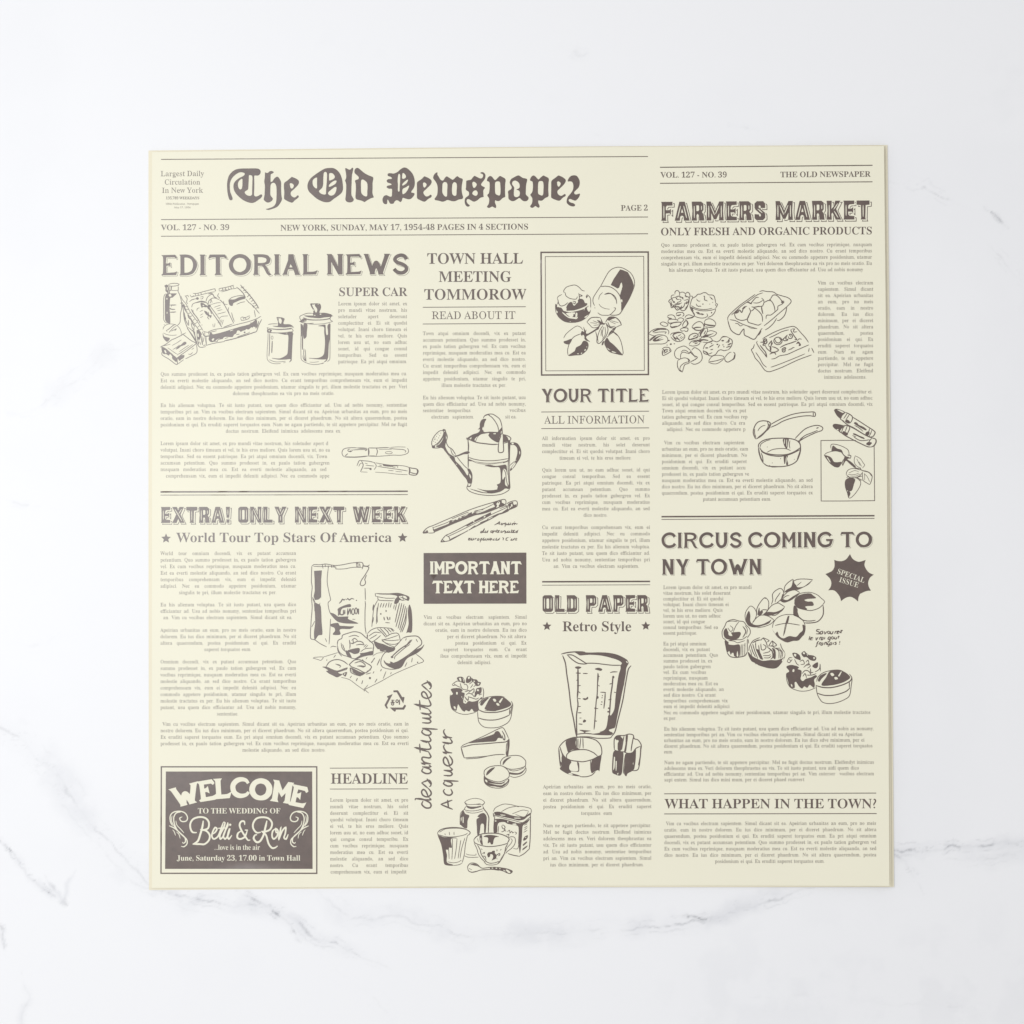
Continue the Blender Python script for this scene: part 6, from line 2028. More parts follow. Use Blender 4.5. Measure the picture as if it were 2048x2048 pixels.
x 525 1383 doctus nostrum. Eleifend inimicus adolescens mea ex.
P 40 1873 595 836 0
x 40 1288 Lorem ipsum dolor sit amet, ex pro mundi vitae nostrum, his soletuder apert d
x 40 1300 volutpat. Inani choro timeam ei vel, te his eros meliore. Quis lorem usu ut, no ea
x 40 1280 temporibus. Sed ea essent patrioque. Ea pri atqui omnium docendi, vix. Town
x 40 1297 accumsan petentium. Quo summo prodesset in, ex paulo tation gubergren
x 40 1275 nusquam moderatius mea cu. Est ea everti molestie aliquando, an sed
x 80 1295 comprehensam vix, eum ei impedit deleniti adipisci. Nec eu commodo appe
# double_rule
@ 0 0 1932
l 2.9 320.9 983.9 815.6 982.5
l 1.3 320.9 990.2 815.6 989.2
# headline_lettering
HF 31.8 321.9 1045.8 812.5 1044.6 EXTRA! ONLY NEXT WEEK
# subheading
HS 18.6 352.9 1084.2 783.8 1084 World Tour Top Stars Of America
K* 332 1077 10
K* 805.2 1075.6 10
# text_column
@ 310 1060 381.9
P 54 1428 254 650
j World tour omnium docendi, vix ex putant accumsan
j petentium. Quo summo prodesset in, ex paulo tation gubergren
j vel. Ex cum vocibus reprimique, nusquam moderatius mea cu.
j Est ea everti molestie aliquando, an sed dico nostro. Cu erant
j temporibus comprehensam vix, eum ei impedit deleniti
j adipisci. Nec eu commodo appetere posidonium, utamur
x 242 1230 singulis te pri, illum molestie tractatus ex per.
P 54 1428 773 903
j Eu his alienum voluptua. Te sit iusto putant, usu quem dico
j efficiantur ad. Usu ad nobis nonumy, sententiae temporibus pri
x 82 1390 an. Vim cu vocibus electram sapientem. Simul dicant sit ea.
P 54 1428 1030 1226
j Apeirian urbanitas an eum, pro no meis oratio, eam in nostro
j dolorem. Eu ius dico minimum, per ei diceret phaedrum. No sit
j altera quaerendum, postea posidonium ei qui. Ex eruditi
x 497 975 saperet torquatos eum.
P 54 1428 1350 1878
j Omnium docendi, vix ex putant accumsan petentium. Quo
j summo prodesset in, ex paulo tation gubergren vel. Ex cum
j vocibus reprimique, nusquam moderatius mea cu. Est ea everti
j molestie aliquando, an sed dico nostro. Cu erant temporibus
j comprehensam vix, eum ei impedit deleniti adipisci. Nec eu
j commodo appetere posidonium, utamur singulis te pri, illum
j molestie tractatus ex per. Eu his alienum voluptua. Te sit iusto
j putant, usu quem dico efficiantur ad. Usu ad nobis nonumy,
x 625 843 sententiae.
# text_column
@ 310 1430 520
P 40 1885 80 273 -2
x 55 1885 Vim cu vocibus electram sapientem. Simul dicant sit ea. Apeirian urbanitas an eum, pro no meis oratio, eam in
j nostro dolorem. Eu ius dico minimum, per ei diceret phaedrum. No sit altera quaerendum, postea posidonium ei qui.
j Ex eruditi saperet torquatos eum. Ea pri atqui omnium docendi, vix ex putant accumsan petentium. Quo summo
j prodesset in, ex paulo tation gubergren vel. Ex cum vocibus reprimique, nusquam moderatius mea cu. Est ea everti
x 648 1267 molestie aliquando, an sed dico nostro.
# subheading
@ 650 1520 240
l 11 78 132 1338 126
l 11 78 468 1338 464
HS 163 88 381 1335 380 HEADLINE
# text_column
P 80 1340 672 1828
j Lorem ipsum dolor sit amet, ex pro
j mundi vitae nostrum, his solet
j deserunt complectitur ei. Ei sit
j quodsi volutpat. Inani choro timeam
j ei vel, te his eros meliore. Quis
j lorem usu ut, no eam adhuc sonet, id
j qui congue consul temporibu. Ex
j cum vocibus reprimique, nusquam
j moderatius mea cu. Est ea everti
j molestie aliquando, an sed dico
j nostro. Cu erant temporibus
x 88 1312 comprehensam vix, eum ei impedit
# subheading
@ 0 0 1932
HS 21 854 527.6 1045.5 527.2 TOWN HALL
HS 21 876.7 563.8 1022.5 563.5 MEETING
HS 21 848 599.4 1052 599 TOMMOROW
# subheading
l 1.4 845.5 614.6 1051.5 613.4
l 1.4 845.5 648 1051.5 646.8
HR 15.2 863 638.2 1031 637.8 READ ABOUT IT
# text_column
@ 830 640 240
P 125 1783 243 1078
j Town atqui omnium docendi, vix ex putant
j accumsan petentium. Quo summo prodesset in,
j ex paulo tation gubergren vel. Ex cum vocibus
j reprimique, nusquam moderatius mea cu. Est ea
j everti molestie aliquando, an sed dico nostro.
j Cu erant temporibus comprehensam vix, eum ei
j impedit deleniti adipisci. Nec eu commodo
j appetere posidonium, utamur singulis te pri,
x 425 1470 illum molestie tractatus ex per.
P 125 1783 1277 1587
j Eu his alienum voluptua. Te sit iusto putant, usu
j quem dico efficiantur ad. Usu ad nobis nonumy,
x 125 895 sententiae temporibus
x 262 950 electram sapientem.
P 125 1783 1482 1587
x 1520 1783 vocibus
x 1450 1635 sit ea.
# notice_panel
@ 840 1090 230
p 60 135 920 131 1787 128 1788 985 920 986 62 988
KE 205 170 486 1700 484 IMPORTANT
KE 200 208 806 1655 804 TEXT HERE
# text_column
@ 830 1220 240
P 125 1800 143 872
x 140 1800 Vim cu vocibus electram sapientem. Simul
x 135 1800 dicant sit ea. Apeirian urbanitas an eum, pro no
x 325 1800 oratio, eam in nostro dolorem. Eu ius dico
x 515 1790 per ei diceret phaedrum. No sit altera
x 645 1795 postea posidonium ei qui. Ex
x 455 1800 saperet torquatos eum. Cu erant
x 405 1798 ibus comprehensam vix, eum ei impedit
x 680 1228 deleniti adipisci.
# headline_lettering
@ 0 0 1932
HD 26.6 1083 804.2 1297.3 803.6 YOUR TITLE
# subheading
l 1.4 1082.5 824 1298 822.4
l 1.4 1082.5 857.2 1298 855.7
HR 15.2 1088.5 847.4 1289.5 846.4 ALL INFORMATION
# text_column
@ 1070 860 290
P 93 1530 133 395
j All information ipsum dolor sit amet, ex pro
j mundi vitae nostrum, his solet deserunt
j complectitur ei. Ei sit quodsi volutpat. Inani choro
x 325 1287 timeam ei vel, te his eros meliore.
P 93 1530 555 1157
j Quis lorem usu ut, no eam adhuc sonet, id qui
j congue consul temporibus. Sed ea essent
j patrioque. Ea pri atqui omnium docendi, vix ex
j putant accumsan petentium. Quo summo
j prodesset in, ex paulo tation gubergren vel. Ex
j cum vocibus reprimique, nusquam moderatius
j mea cu. Est ea everti molestie aliquando, an sed
x 645 965 dico nostro.
P 93 1532 1320 1837
j Cu erant temporibus comprehensam vix, eum ei
j impedit deleniti adipisci. Nec eu commodo
j appetere posidonium, utamur singulis te pri, illum
j molestie tractatus ex per. Eu his alienum voluptua.
j Te sit iusto putant, usu quem dico efficiantur ad.
j Usu ad nobis nonumy, sententiae temporibus pri
x 245 1385 an. Vim cu vocibus electram sapientem.
# double_rule
@ 1070 1150 250
l 23 110 105 1778 99
l 9 110 158 1778 151
# headline_lettering
HF 258 118 571 1750 568 OLD PAPER
# subheading
HS 150 420 869 1490 868 Retro Style
K* 185 792 72
K* 1712 787 72
# text_column
@ 1070 1560 250
P 125 1800 130 540
j Apeirian urbanitas an eum, pro no meis oratio,
j eam in nostro dolorem. Eu ius dico minimum, per
j ei diceret phaedrum. No sit altera quaerendum,
j postea posidonium ei qui. Ex eruditi saperet
x 710 1190 torquatos eum
P 125 1800 730 1336
j Nam ne agam partiendo, te sit appetere percipitur.
j Mel ne fugit doctus nostrum. Eleifend inimicus
j adolescens mea ex. Veri dolorem theophrastus ea
j vix. Te sit iusto putant, usu quem dico efficiantur
j ad. Usu ad nobis nonumy, sententiae temporibus
j pri an. Vim cu vocibus electram sapientem. Simul
x 232 1680 ius dico minimum, per ei diceret phaedrum.
# page_rule
@ 0 0 1932
l 1.9 1320 334.6 1745 330.6
l 1.7 1320 366.6 1745 363.6
# volume_line
HS 11 1321 355.2 1454 354.8 VOL. 127 - NO. 39
# running_title
HS 11 1560.6 354.6 1741 353.4 THE OLD NEWSPAPER
# headline_lettering
HF 37.9 1322.4 441.6 1739.3 438.8 FARMERS MARKET
# subheading
HS 15 1320.9 470.8 1744.6 468.6 ONLY FRESH AND ORGANIC PRODUCTS
# text_column
P 1322 1744 493.4 543.4 -1.2
j Quo summo prodesset in, ex paulo tation gubergren vel. Ex cum vocibus reprimique, nusquam
j moderatius mea cu. Est ea everti molestie aliquando, an sed dico nostro. Cu erant temporibus
j comprehensam vix, eum ei impedit deleniti adipisci. Nec eu commodo appetere posidonium, utamur
j singulis te pri, illum molestie tractatos ex per. Veri dolorem theophrastus ea vix pro no meis oratio. Eu
x 1337.5 1726 his alienum voluptua. Te sit iusto putant, usu quem dico efficiantur ad. Usu ad nobis nonumy
# text_column
P 1635.5 1746.5 569 757.4
j Vim cu vocibus electram
j sapientem. Simul dicant
j sit ea. Apeirian urbanitas
j an eum, pro no meis
j oratio, eam in nostro
j dolorem. Eu ius dico
j minimum, per ei diceret
j phaedrum. No sit altera
j quaerendum, postea
j posidonium ei qui. Ex
j eruditi saperet torquatos
j eum. Nam ne agam
j partiendo, te sit appetere
j percipitur. Mel ne fugit
j doctus nostrum. Eleifend
x 1648 1733 inimicus adolescens.
# text_column
@ 1310 770 450
P 60 1868 75 395
j Lorem ipsum dolor sit amet, ex pro mundi vitae nostrum, his soletuder apert deserunt complectitur ei.
j Ei sit quodsi volutpat. Inani choro timeam ei vel, te his eros meliore. Quis lorem usu ut, no eam adhuc
j sonet, id qui congue consul temporibus. Sed ea essent patrioque. Ea pri atqui omnium docendi, vix
x 60 783 Town atqui omnium docendi, vix ex put
x 60 795 tation gubergren vel. Ex cum vocibus rep
x 60 775 aliquando, an sed dico nostro. Cu era
x 100 778 adipisci. Nec eu commodo appetere p
P 57 1355 510 995
x 78 768 Vim cu vocibus electram sapientem
x 57 800 urbanitas an eum, pro no meis oratio, eam
x 57 790 minimum, per ei diceret phaedrum. No
x 57 788 posidonium ei qui. Ex eruditi saperet
x 57 778 omnium docendi, vix ex putant accu
x 57 808 prodesset in, ex paulo tation gubergren ve
j nusquam moderatius mea cu. Est ea everti molestie aliquando, an sed
j dico nostro. Eu ius dico minimum, per ei diceret phaedrum. No sit altera
j quaerendum, postea posidonium ei qui. Ex eruditi saperet torquatos ex
x 410 998 putant accumsan petentium eum.
# double_rule
@ 0 0 1932
l 3 1323 1033.4 1749 1031.4
l 1.4 1323 1038.8 1749 1036.8
# headline_lettering
HD 30.6 1323.1 1096 1744.2 1094.2 CIRCUS COMING TO
HD 31 1324 1149.3 1523 1148.8 NY TOWN
# text_column
@ 1310 1160 280
P 112 1335 125 755
x 112 1335 Lorem ipsum dolor sit amet, ex pro mundi
x 112 1042 vitae nostrum, his solet deserunt
x 112 945 complectitur ei. Ei sit quodsi
x 112 1018 volutpat. Inani choro timeam ei
x 112 935 vel, te his eros meliore. Quis
x 112 908 lorem usu ut, no eam adhuc
x 112 690 sonet, id qui congue
x 112 870 consul temporibus. Sed ea
x 112 580 essent patrioque.
P 112 1335 903 1768
x 112 710 Ea pri atqui omnium
x 112 758 docendi, vix ex putant
x 112 870 accumsan petentium. Quo
x 114 790 summo prodesset in, ex
x 114 770 paulo tation gubergren
x 114 705 vel. Ex cum vocibus
x 114 728 reprimique, nusquam
x 114 870 moderatius mea cu. Est ea
x 114 950 everti molestie aliquando, an
x 116 838 sed dico nostro. Cu erant
x 116 1003 temporibus comprehensam vix
x 116 1030 eum ei impedit deleniti adipisci
# text_column
@ 1310 1410 460
P 72 1838 78 125
x 72 1810 Nec eu commodo appetere sagitui mier posidonium, utamur singulis te pri, illum molestie tractatos
x 72 180 ex per.
P 72 1838 215 407
x 75 1838 Eu his alienum voluptua. Te sit iusto putant, usu quem dico efficiantur ad. Usu ad nobis as nonumy,
x 75 1743 sententiae temporibus pri an. Vim cu vocibus electram sapientem. Simul dicant sit ea Apeirian
x 75 1760 urbanitas an eum, pro no meis oratio, eam in nostro dolorem. Eu ius dico sdve minimum, per ei
x 75 1828 diceret phaedrum. No sit altera quaerendum, postea posidonium ei qui. Ex eruditi saperet torquatos
x 75 152 eum.
P 72 1838 497 642
x 77 1840 Nam ne agam partiendo, te sit appetere percipitur. Mel ne fugit doctus nostrum. Eleifendyt inimicus
x 77 1713 adolescens mea ex. Veri dolorem theophrastus ea vix. Te sit iusto putant, usu aidi quem dico
x 75 1840 efficiantur ad. Usu ad nobis nonumy, sententiae temporibus pri an. Vim cuterser  vocibus electram
x 77 1255 sapi entem. Simul ius dico mini mum, per ei diceret phaed rumvert
# subheading
l 6.5 77 746 1858 740
l 6.5 77 915 1862 912
HS 78 82 868 1863 867 WHAT HAPPEN IN THE TOWN?
# text_column
P 77 1860 1010 1328
x 92 1858 Vim cu vocibus electram sapientem. Simul dicant sit ea. Apeirian urbanitas an eum, pro no meis
j oratio, eam in nostro dolorem. Eu ius dico minimum, per ei diceret phaedrum. No sit altera
j quaerendum, postea posidonium ei qui. Ex eruditi saperet torquatos eum. Ea pri atqui omnium
j docendi, vix ex putant accumsan petentium. Quo summo prodesset in, ex paulo tation gubergren vel
j Ex cum vocibus reprimique, nusquam moderatius mea cu. Est ea everti molestie aliquando, an sed
j dico nostro. Eu ius dico minimum, per ei diceret phaedrum. No sit altera quaerendum, postea
x 503 1425 posidonium ei qui. Ex eruditi saperet torquatos eum.
# parfait_drawing
@ 1295 570 180
s 13 590 200 590 150 620 120 660 125 685 160 690 230
s 12 690 180 720 155 770 155 810 185 820 220
s 13 820 190 850 155 890 170 910 210 905 270 900 320
s 12 580 215 540 215 510 240 510 290 530 310
s 12 510 290 560 270 600 265 620 290
s 15 470 380 455 350 480 315 520 300
s 14 460 360 490 400 500 440 500 470
s 16 500 340 510 390 520 440 530 485
s 12 520 320 560 360 580 380 540 370
s 14 530 290 540 340 590 360
s 15 600 260 660 240 700 245 720 260
s 14 640 270 620 290 640 310 690 310
s 16 690 270 730 260 760 290 770 310
s 13 700 300 720 330 690 360 650 370 640 400 690 400 740 380
s 12 640 390 600 410 640 420 700 410
s 14 740 260 760 270 740 300
s 14 820 260 870 250 890 290
s 15 800 220 830 240 800 240
s 12 780 330 830 320 880 300
s 17 880 310 870 370 830 400 820 390 850 350
s 13 900 320 880 400 840 470 800 510
s 14 870 440 830 510 780 550 720 540 715 510 780 460 800 380
s 14 760 470 720 490 700 510 720 470 740 440
s 15 500 470 520 490 560 450 600 410
s 15 540 410 560 450 570 480 620 420
s 15 590 480 610 520 640 540 690 510 680 470 620 460 590 480
s 13 620 480 650 500 670 480
s 12 610 530 650 530
# popcorn_bowl_drawing
s 13 915 430 930 370 960 290 1030 250 1080 200 1140 195 1200 165 1260 170 1310 210 1390 215 1430 240 1450 310 1465 390
s 12 920 240 960 240 965 280
s 18 915 420 915 470 945 540 1000 620 1005 660 970 690 830 730
s 13 1460 390 1500 410 1490 450 1460 500
s 13 1455 410 1470 450
s 12 940 440 1020 490 1130 520 1250 525 1390 500
s 12 940 470 1000 510 1110 545 1240 555 1370 540 1470 510
s 22 940 480 965 520 960 560
s 12 990 540 970 580 1000 640
s 13 1465 520 1440 590 1380 660 1290 700
s 12 1010 670 1090 700 1180 710 1250 695 1290 660 1270 610
s 14 1200 240 1225 240 1225 320 1270 330 1285 350
s 13 1055 295 1070 330 1110 350 1130 340
s 13 1330 250 1380 290 1410 320
s 15 1360 300 1390 295
s 13 1045 400 1060 440 1100 460 1130 450 1150 470
e 1190 410 14 13
e 1335 410 9 9
e 1400 375 9 9
s 20 1040 590 1090 590 1110 620 1060 610
s 20 1120 630 1150 620 1190 630 1160 640
e 1375 595 14 16
# mixed_nuts_drawing
s 13 615 640 630 600 690 590 750 590 780 620 775 660 740 670
s 22 620 655 680 650 720 630
s 12 420 680 450 650 520 640 570 660 600 710 610 740
s 20 430 690 470 715 520 715
s 13 440 770 460 740 560 735 640 750 655 780
s 17 440 770 445 810 480 820 550 810 640 790
s 15 490 870 500 840 560 810 640 800 710 800 720 830 680 870 610 900 540 920
s 28 490 880 520 910 600 895 630 885
s 12 640 750 680 710 740 710 780 740 740 790 720 800
s 12 270 830 300 800 350 795 400 815 440 850 410 885 340 880 280 845 270 830
s 12 800 710 830 660 880 640 950 655 985 680
s 17 810 740 860 720 960 700 995 680
s 15 750 890 770 820 830 760 865 800 865 840 830 890 770 910
s 24 840 770 868 830 840 870
s 20 760 910 800 905
s 14 700 950 740 930 760 920 800 920 860 925 870 960 850 995 800 990 790 970
s 14 700 950 730 990 780 980
s 13 955 895 1010 830 1080 790 1140 790 1190 830 1210 890 1200 950
s 20 955 895 980 930 1050 910 1150 910
s 18 970 910 1020 960 1100 975 1190 960
s 12 1215 790 1260 740 1340 725 1420 760 1465 820 1460 870
s 26 1230 840 1300 860 1380 870 1450 870
s 20 1225 800 1225 890
s 13 1240 890 1320 910 1420 900 1460 860
s 12 30 1040 90 980 180 940 290 930 380 935 440 970 460 1010 440 1060
s 26 110 1010 180 970 280 945 400 955
s 12 130 1030 250 1010 400 1010 370 1050
s 12 30 1050 100 1080 150 1090
s 12 30 1200 100 1130 200 1075 290 1070 380 1090 430 1140 435 1190 400 1240 320 1265 180 1265 30 1270
s 18 50 1200 120 1140 180 1095
f 110 1190 150 1140 230 1100 330 1085 260 1110 200 1150 170 1180 250 1150 330 1120 240 1170 350 1160 240 1200 150 1215
s 26 440 1195 475 1190
s 13 490 1080 520 1040 600 1020 680 1010 760 1040 800 1090 790 1140 740 1190 690 1210 620 1210 550 1170 500 1110
s 26 540 1100 570 1050 650 1020 720 1020
s 20 540 1090 580 1130 640 1160
s 20 620 1100 650 1150 700 1190
s 18 560 1130 620 1190
s 12 650 1100 720 1060
s 10 690 1140 740 1100
s 10 710 1160 780 1110
s 16 880 1160 900 1090 960 1050 1020 1035 1080 1060 1080 1100 1020 1140 940 1170 880 1160
s 18 980 1110 1050 1080
s 20 890 1180 980 1150 1080 1130
s 12 1090 1060 1160 960 1210 930 1280 930 1290 980 1250 1060 1180 1110
f 1120 1050 1170 970 1230 940 1160 1050 1140 1100
s 16 1210 1060 1250 980
s 12 1290 1000 1360 980 1440 1000 1485 1030 1430 1090 1340 1110
f 1160 1120 1240 1070 1330 1060 1430 1030 1340 1080 1260 1110 1190 1130
s 13 1100 1120 1130 1090 1160 1120 1130 1160 1100 1150
s 12 1200 1130 1280 1110 1350 1130 1390 1180 1370 1220 1290 1235 1180 1225
f 1060 1190 1180 1160 1300 1180 1310 1200 1200 1190 1150 1210 1160 1230 1100 1220
s 13 890 1280 930 1220 1010 1190 1090 1180
s 12 890 1290 960 1310 1050 1300 1110 1270 1130 1230
s 22 970 1230 1080 1200
s 18 1010 1260 1080 1240
s 13 1195 1380 1230 1290 1290 1240 1360 1210 1420 1200 1490 1220 1560 1180 1590 1130 1660 1105 1740 1125
s 20 1580 1140 1620 1110 1700 1110
s 15 1740 1130 1810 1180 1820 1240 1800 1310 1740 1390
s 13 1740 1390 1690 1400 1640 1410 1570 1390 1510 1420 1470 1480 1400 1520 1340 1520 1280 1490
s 15 1195 1400 1210 1460 1270 1490 1300 1480 1270 1440 1230 1430
e 1615 1195 30 16
e 1500 1275 22 14
s 16 1680 1230 1720 1220 1750 1170 1750 1220 1720 1240
s 22 1720 1290 1800 1250
s 18 1690 1340 1780 1310
s 16 1320 1340 1420 1280
s 24 1240 1350 1300 1350
s 16 1350 1390 1410 1380
s 15 1510 1350 1550 1280
e 1620 1285 12 14
e 1640 1325 12 12
s 14 1300 1490 1390 1450
s 14 1360 1260 1390 1250
s 16 1200 1410 1250 1440 1290 1480
s 11 1310 1640 1350 1570 1410 1520 1490 1510 1580 1515 1640 1540 1630 1590 1560 1650 1480 1690 1400 1690 1310 1660
s 13 1310 1650 1400 1640 1500 1620 1620 1580
s 12 1660 1560 1710 1490 1770 1445 1800 1445
s 15 1660 1560 1665 1620 1720 1655 1790 1625 1860 1570 1880 1510 1870 1460 1840 1440
s 26 1870 1500 1860 1570 1820 1610
s 13 310 1380 350 1345 410 1335 470 1350 495 1390 505 1420 400 1490 330 1510 310 1450
s 20 320 1400 320 1500
s 22 330 1380 360 1400 350 1450
s 13 370 1440 390 1380 430 1390 400 1420
s 15 350 1470 440 1420
s 13 460 1380 490 1430
e 420 1290 11 12
e 500 1270 22 18
e 575 1260 13 12
s 12 690 1590 620 1570 580 1500 590 1420 640 1360 720 1325 790 1310 860 1350 930 1410
s 12 720 1440 770 1400 830 1410 870 1440 880 1470
s 20 880 1480 920 1440 940 1420
s 12 710 1580 710 1510 730 1460 780 1440 840 1460 890 1470
s 15 910 1430 990 1510 1070 1550 1020 1600 920 1650
s 12 940 1430 1030 1560
s 13 950 1400 980 1360 1020 1345 1090 1380 1140 1430 1170 1510 1170 1590 1130 1650 1060 1690 990 1700 930 1670
s 12 650 1620 700 1590 780 1565 850 1575 890 1610 900 1650
s 26 860 1580 895 1620 880 1660
s 13 650 1620 640 1700 650 1770 690 1840 750 1870
s 13 750 1870 770 1790 800 1710 860 1690 920 1660
s 12 750 1870 700 1830 700 1770 730 1720 800 1670 880 1650
s 22 700 1830 740 1865
# egg_carton_drawing
@ 1440 570 200
s 12 150 680 150 630 180 580 270 490 400 380 540 280 680 180
s 11 220 580 300 510 420 400 580 290 720 190 830 150
s 12 760 130 820 110 900 125 1030 135 1100 180 1200 210 1320 250 1375 320 1290 420 1150 540 1000 670 850 790
s 14 150 680 180 790 220 880 300 940 370 960 400 920 460 850 470 960 540 1000 655 1050 720 980 790 870 815 835
s 26 740 970 790 890
s 12 190 670 300 690 420 750 560 800 720 845
s 11 290 740 350 750 390 790 440 775
f 520 790 600 830 720 845 600 840
s 12 870 870 950 820 1040 730 1095 640
s 13 1290 430 1270 530 1230 610 1150 680 1100 685
s 13 275 550 310 640 390 680 460 680 530 650 560 590 590 510 560 440
s 13 590 510 640 480 670 450 740 500 800 570 820 640 820 710
s 13 590 520 550 600 530 660 550 720 640 750 740 775 800 745
s 15 280 550 370 480 420 530 460 430 520 410
s 20 270 550 340 530 370 500
s 22 430 460 490 430
s 18 510 330 560 340 600 360 620 320
s 13 590 360 640 300 700 240 750 240
s 12 800 250 840 290 850 340 820 410 800 420
s 12 640 345 740 345 830 295
s 16 610 420 660 430 740 415 800 415
s 18 800 400 810 480 830 560
s 13 850 340 930 300 990 310 1040 390 1060 480 1060 510
s 22 960 270 975 310
s 13 970 280 1020 200 1080 195 1130 230 1190 300 1220 340
s 12 1220 340 1200 370 1120 410 1115 470 1060 520 980 580 900 585 890 655
o 15 1212 330 22 22
s 24 1190 320 1200 350
# closed_carton_drawing
s 12 820 1040 900 990 1050 910 1200 850 1340 810 1420 800 1480 830 1560 920 1650 1020 1710 1110
s 12 950 1020 1060 970 1200 900 1330 865
s 12 725 1085 705 1110 760 1210 830 1300 900 1385
s 16 770 1160 840 1250 880 1300 900 1385 850 1320
s 12 665 1145 640 1220 605 1250 650 1340 680 1410 760 1500 860 1640 930 1675 1000 1665 1200 1590 1500 1450 1770 1350
s 11 690 1300 770 1420 830 1530 900 1590
s 11 980 1590 1150 1530 1400 1430 1640 1330
s 12 990 1430 1060 1420 1150 1370 1300 1340 1500 1250 1720 1155
s 12 1725 1220 1710 1290
s 13 1770 1215 1815 1310
s 15 1160 1210 1250 1160 1400 1110 1480 1080
o 17 1120 1080 80 72
s 14 1060 1050 1090 1110 1150 1115 1180 1060 1140 1030
s 15 1215 1050 1270 1000 1290 980 1270 1040 1310 1050 1300 1070 1240 1075 1215 1050
s 15 1320 990 1330 1030 1380 1030 1400 990 1370 950 1340 960 1370 1000
s 15 1380 850 1370 880 1430 980 1490 1060 1440 1000
s 13 1390 850 1440 850 1420 880 1430 910 1490 900
s 13 1480 1060 1440 1050
s 12 1490 1080 1530 1040 1580 1050
f 1470 1140 1510 1090 1560 1140 1560 1170 1520 1180 1530 1140 1500 1130
s 18 780 1105 850 1100 900 1060 870 1040 840 1080 870 1140 910 1100 890 1060
s 18 830 1050 860 1100 830 1160 870 1170
s 16 930 1160 1000 1070
s 16 980 1180 1020 1110
s 14 930 1170 980 1190 1000 1080
s 14 870 1160 900 1220 940 1260 990 1290
f 960 1190 990 1200 990 1260 970 1280
s 15 1000 1190 1070 1210 1130 1255 1080 1290 1000 1300 960 1280
s 18 960 1340 1010 1310 1060 1310 1080 1350
s 15 1200 1240 1210 1290 1250 1290 1260 1250 1220 1260 1270 1220 1240 1210 1200 1240
s 14 1320 1260 1350 1240 1380 1235 1400 1215 1440 1205
"""

# book type, lighter weights by thinning each stroke
def even_steps(P, step=0.008):
    out = []
    for a, b in zip(P, np.roll(P, -1, axis=0)):
        L = np.hypot(*(b - a))
        if L > 1e-6:
            k = max(1, int(math.ceil(L / step)))
            out.append(a + (b - a) * (np.arange(k) / k)[:, None])
    return np.concatenate(out)

def simplify(P, tol):
    def rec(a):
        if len(a) < 3: return a
        p, d = a[0], a[-1] - a[0]
        L = np.hypot(*d)
        q = np.hypot(*(a - p).T) if L < 1e-9 else np.abs(d[0] * (a[:, 1] - p[1]) - d[1] * (a[:, 0] - p[0])) / L
        i = int(np.argmax(q))
        if q[i] < tol: return a[[0, -1]]
        return np.vstack([rec(a[:i + 1])[:-1], rec(a[i:])])
    i = int(np.argmax(np.hypot(*(P - P[0]).T)))
    return np.vstack([rec(P[:i + 1])[:-1], rec(np.vstack([P[i:], P[:1]]))[:-1]])

def lighten(polys, stem, hair, tol=0.003):
    D = [even_steps(P) for P in polys]
    A = np.vstack(D); E = np.vstack([np.roll(P, -1, axis=0) for P in D]) - A
    out = []
    for P in D:
        t = np.roll(P, -1, axis=0) - np.roll(P, 1, axis=0)
        L = np.hypot(*t.T); L[L == 0] = 1
        nrm = np.stack([-t[:, 1], t[:, 0]], -1) / L[:, None]
        probe = (P + nrm * 2e-3)[::max(1, len(P) // 15)]
        if winding(probe[:, 0], probe[:, 1], D, True).mean() < 0.5:
            nrm = -nrm
        o = P + nrm * 1e-4
        r = A[None] - o[:, None]; d = nrm[:, None]
        den = d[..., 0] * E[:, 1] - d[..., 1] * E[:, 0]
        den = np.where(np.abs(den) < 1e-12, 1e-12, den)
        dist = (r[..., 0] * E[:, 1] - r[..., 1] * E[:, 0]) / den
        u = (r[..., 0] * d[..., 1] - r[..., 1] * d[..., 0]) / den
        th = np.where((dist > 1e-3) & (u >= -1e-6) & (u <= 1 + 1e-6), dist, 1.0).min(1)
        f = hair + (th - 0.03) * (stem - hair) / 0.12
        c = np.clip((th - f) / 2, 0, (0.15 - stem) / 2)
        c[th > 0.27] = 0
        c *= np.clip(np.abs(nrm[:, 0]) * 1.6, 0, 1)
        ker = np.exp(-np.arange(-3, 4) ** 2 / 3.4); ker /= ker.sum()
        if len(c) > 8:
            c = np.convolve(np.concatenate([c[-6:], c, c[:6]]), ker, 'same')[6:-6]
        c = np.minimum(c, np.maximum((th - hair * 0.8) / 2, 0))
        out.append(simplify(P + nrm * c[:, None], tol))
    return out

BOOK = {'R': {}, 'S': {}, 'B': {}}
for line in BOOK_DATA.strip().splitlines():
    ch, adv, rest = line.split(' ', 2)
    polys = [np.array(p.split(), float).reshape(-1, 2) / 1000.0 for p in rest.split('/')]
    for w, stem, hair in (('R', STEM_R, HAIR_R), ('S', STEM_S, HAIR_S), ('B', 0, 0)):
        q = lighten(polys, stem, hair) if stem else polys
        BOOK[w][ch] = (float(adv) / 1000.0, [p * [1, -1] for p in q])

CAP = 0.676
SQUEEZE = {'R': SQ_R, 'S': SQ_S, 'B': 0.92}

def fine(p, step=14.0):
    out = [p[:1]]
    for a, b in zip(p[:-1], p[1:]):
        k = max(1, int(np.hypot(*(b - a)) / step))
        out.append(a + (b - a) * (np.arange(1, k + 1) / k)[:, None])
    return np.concatenate(out)

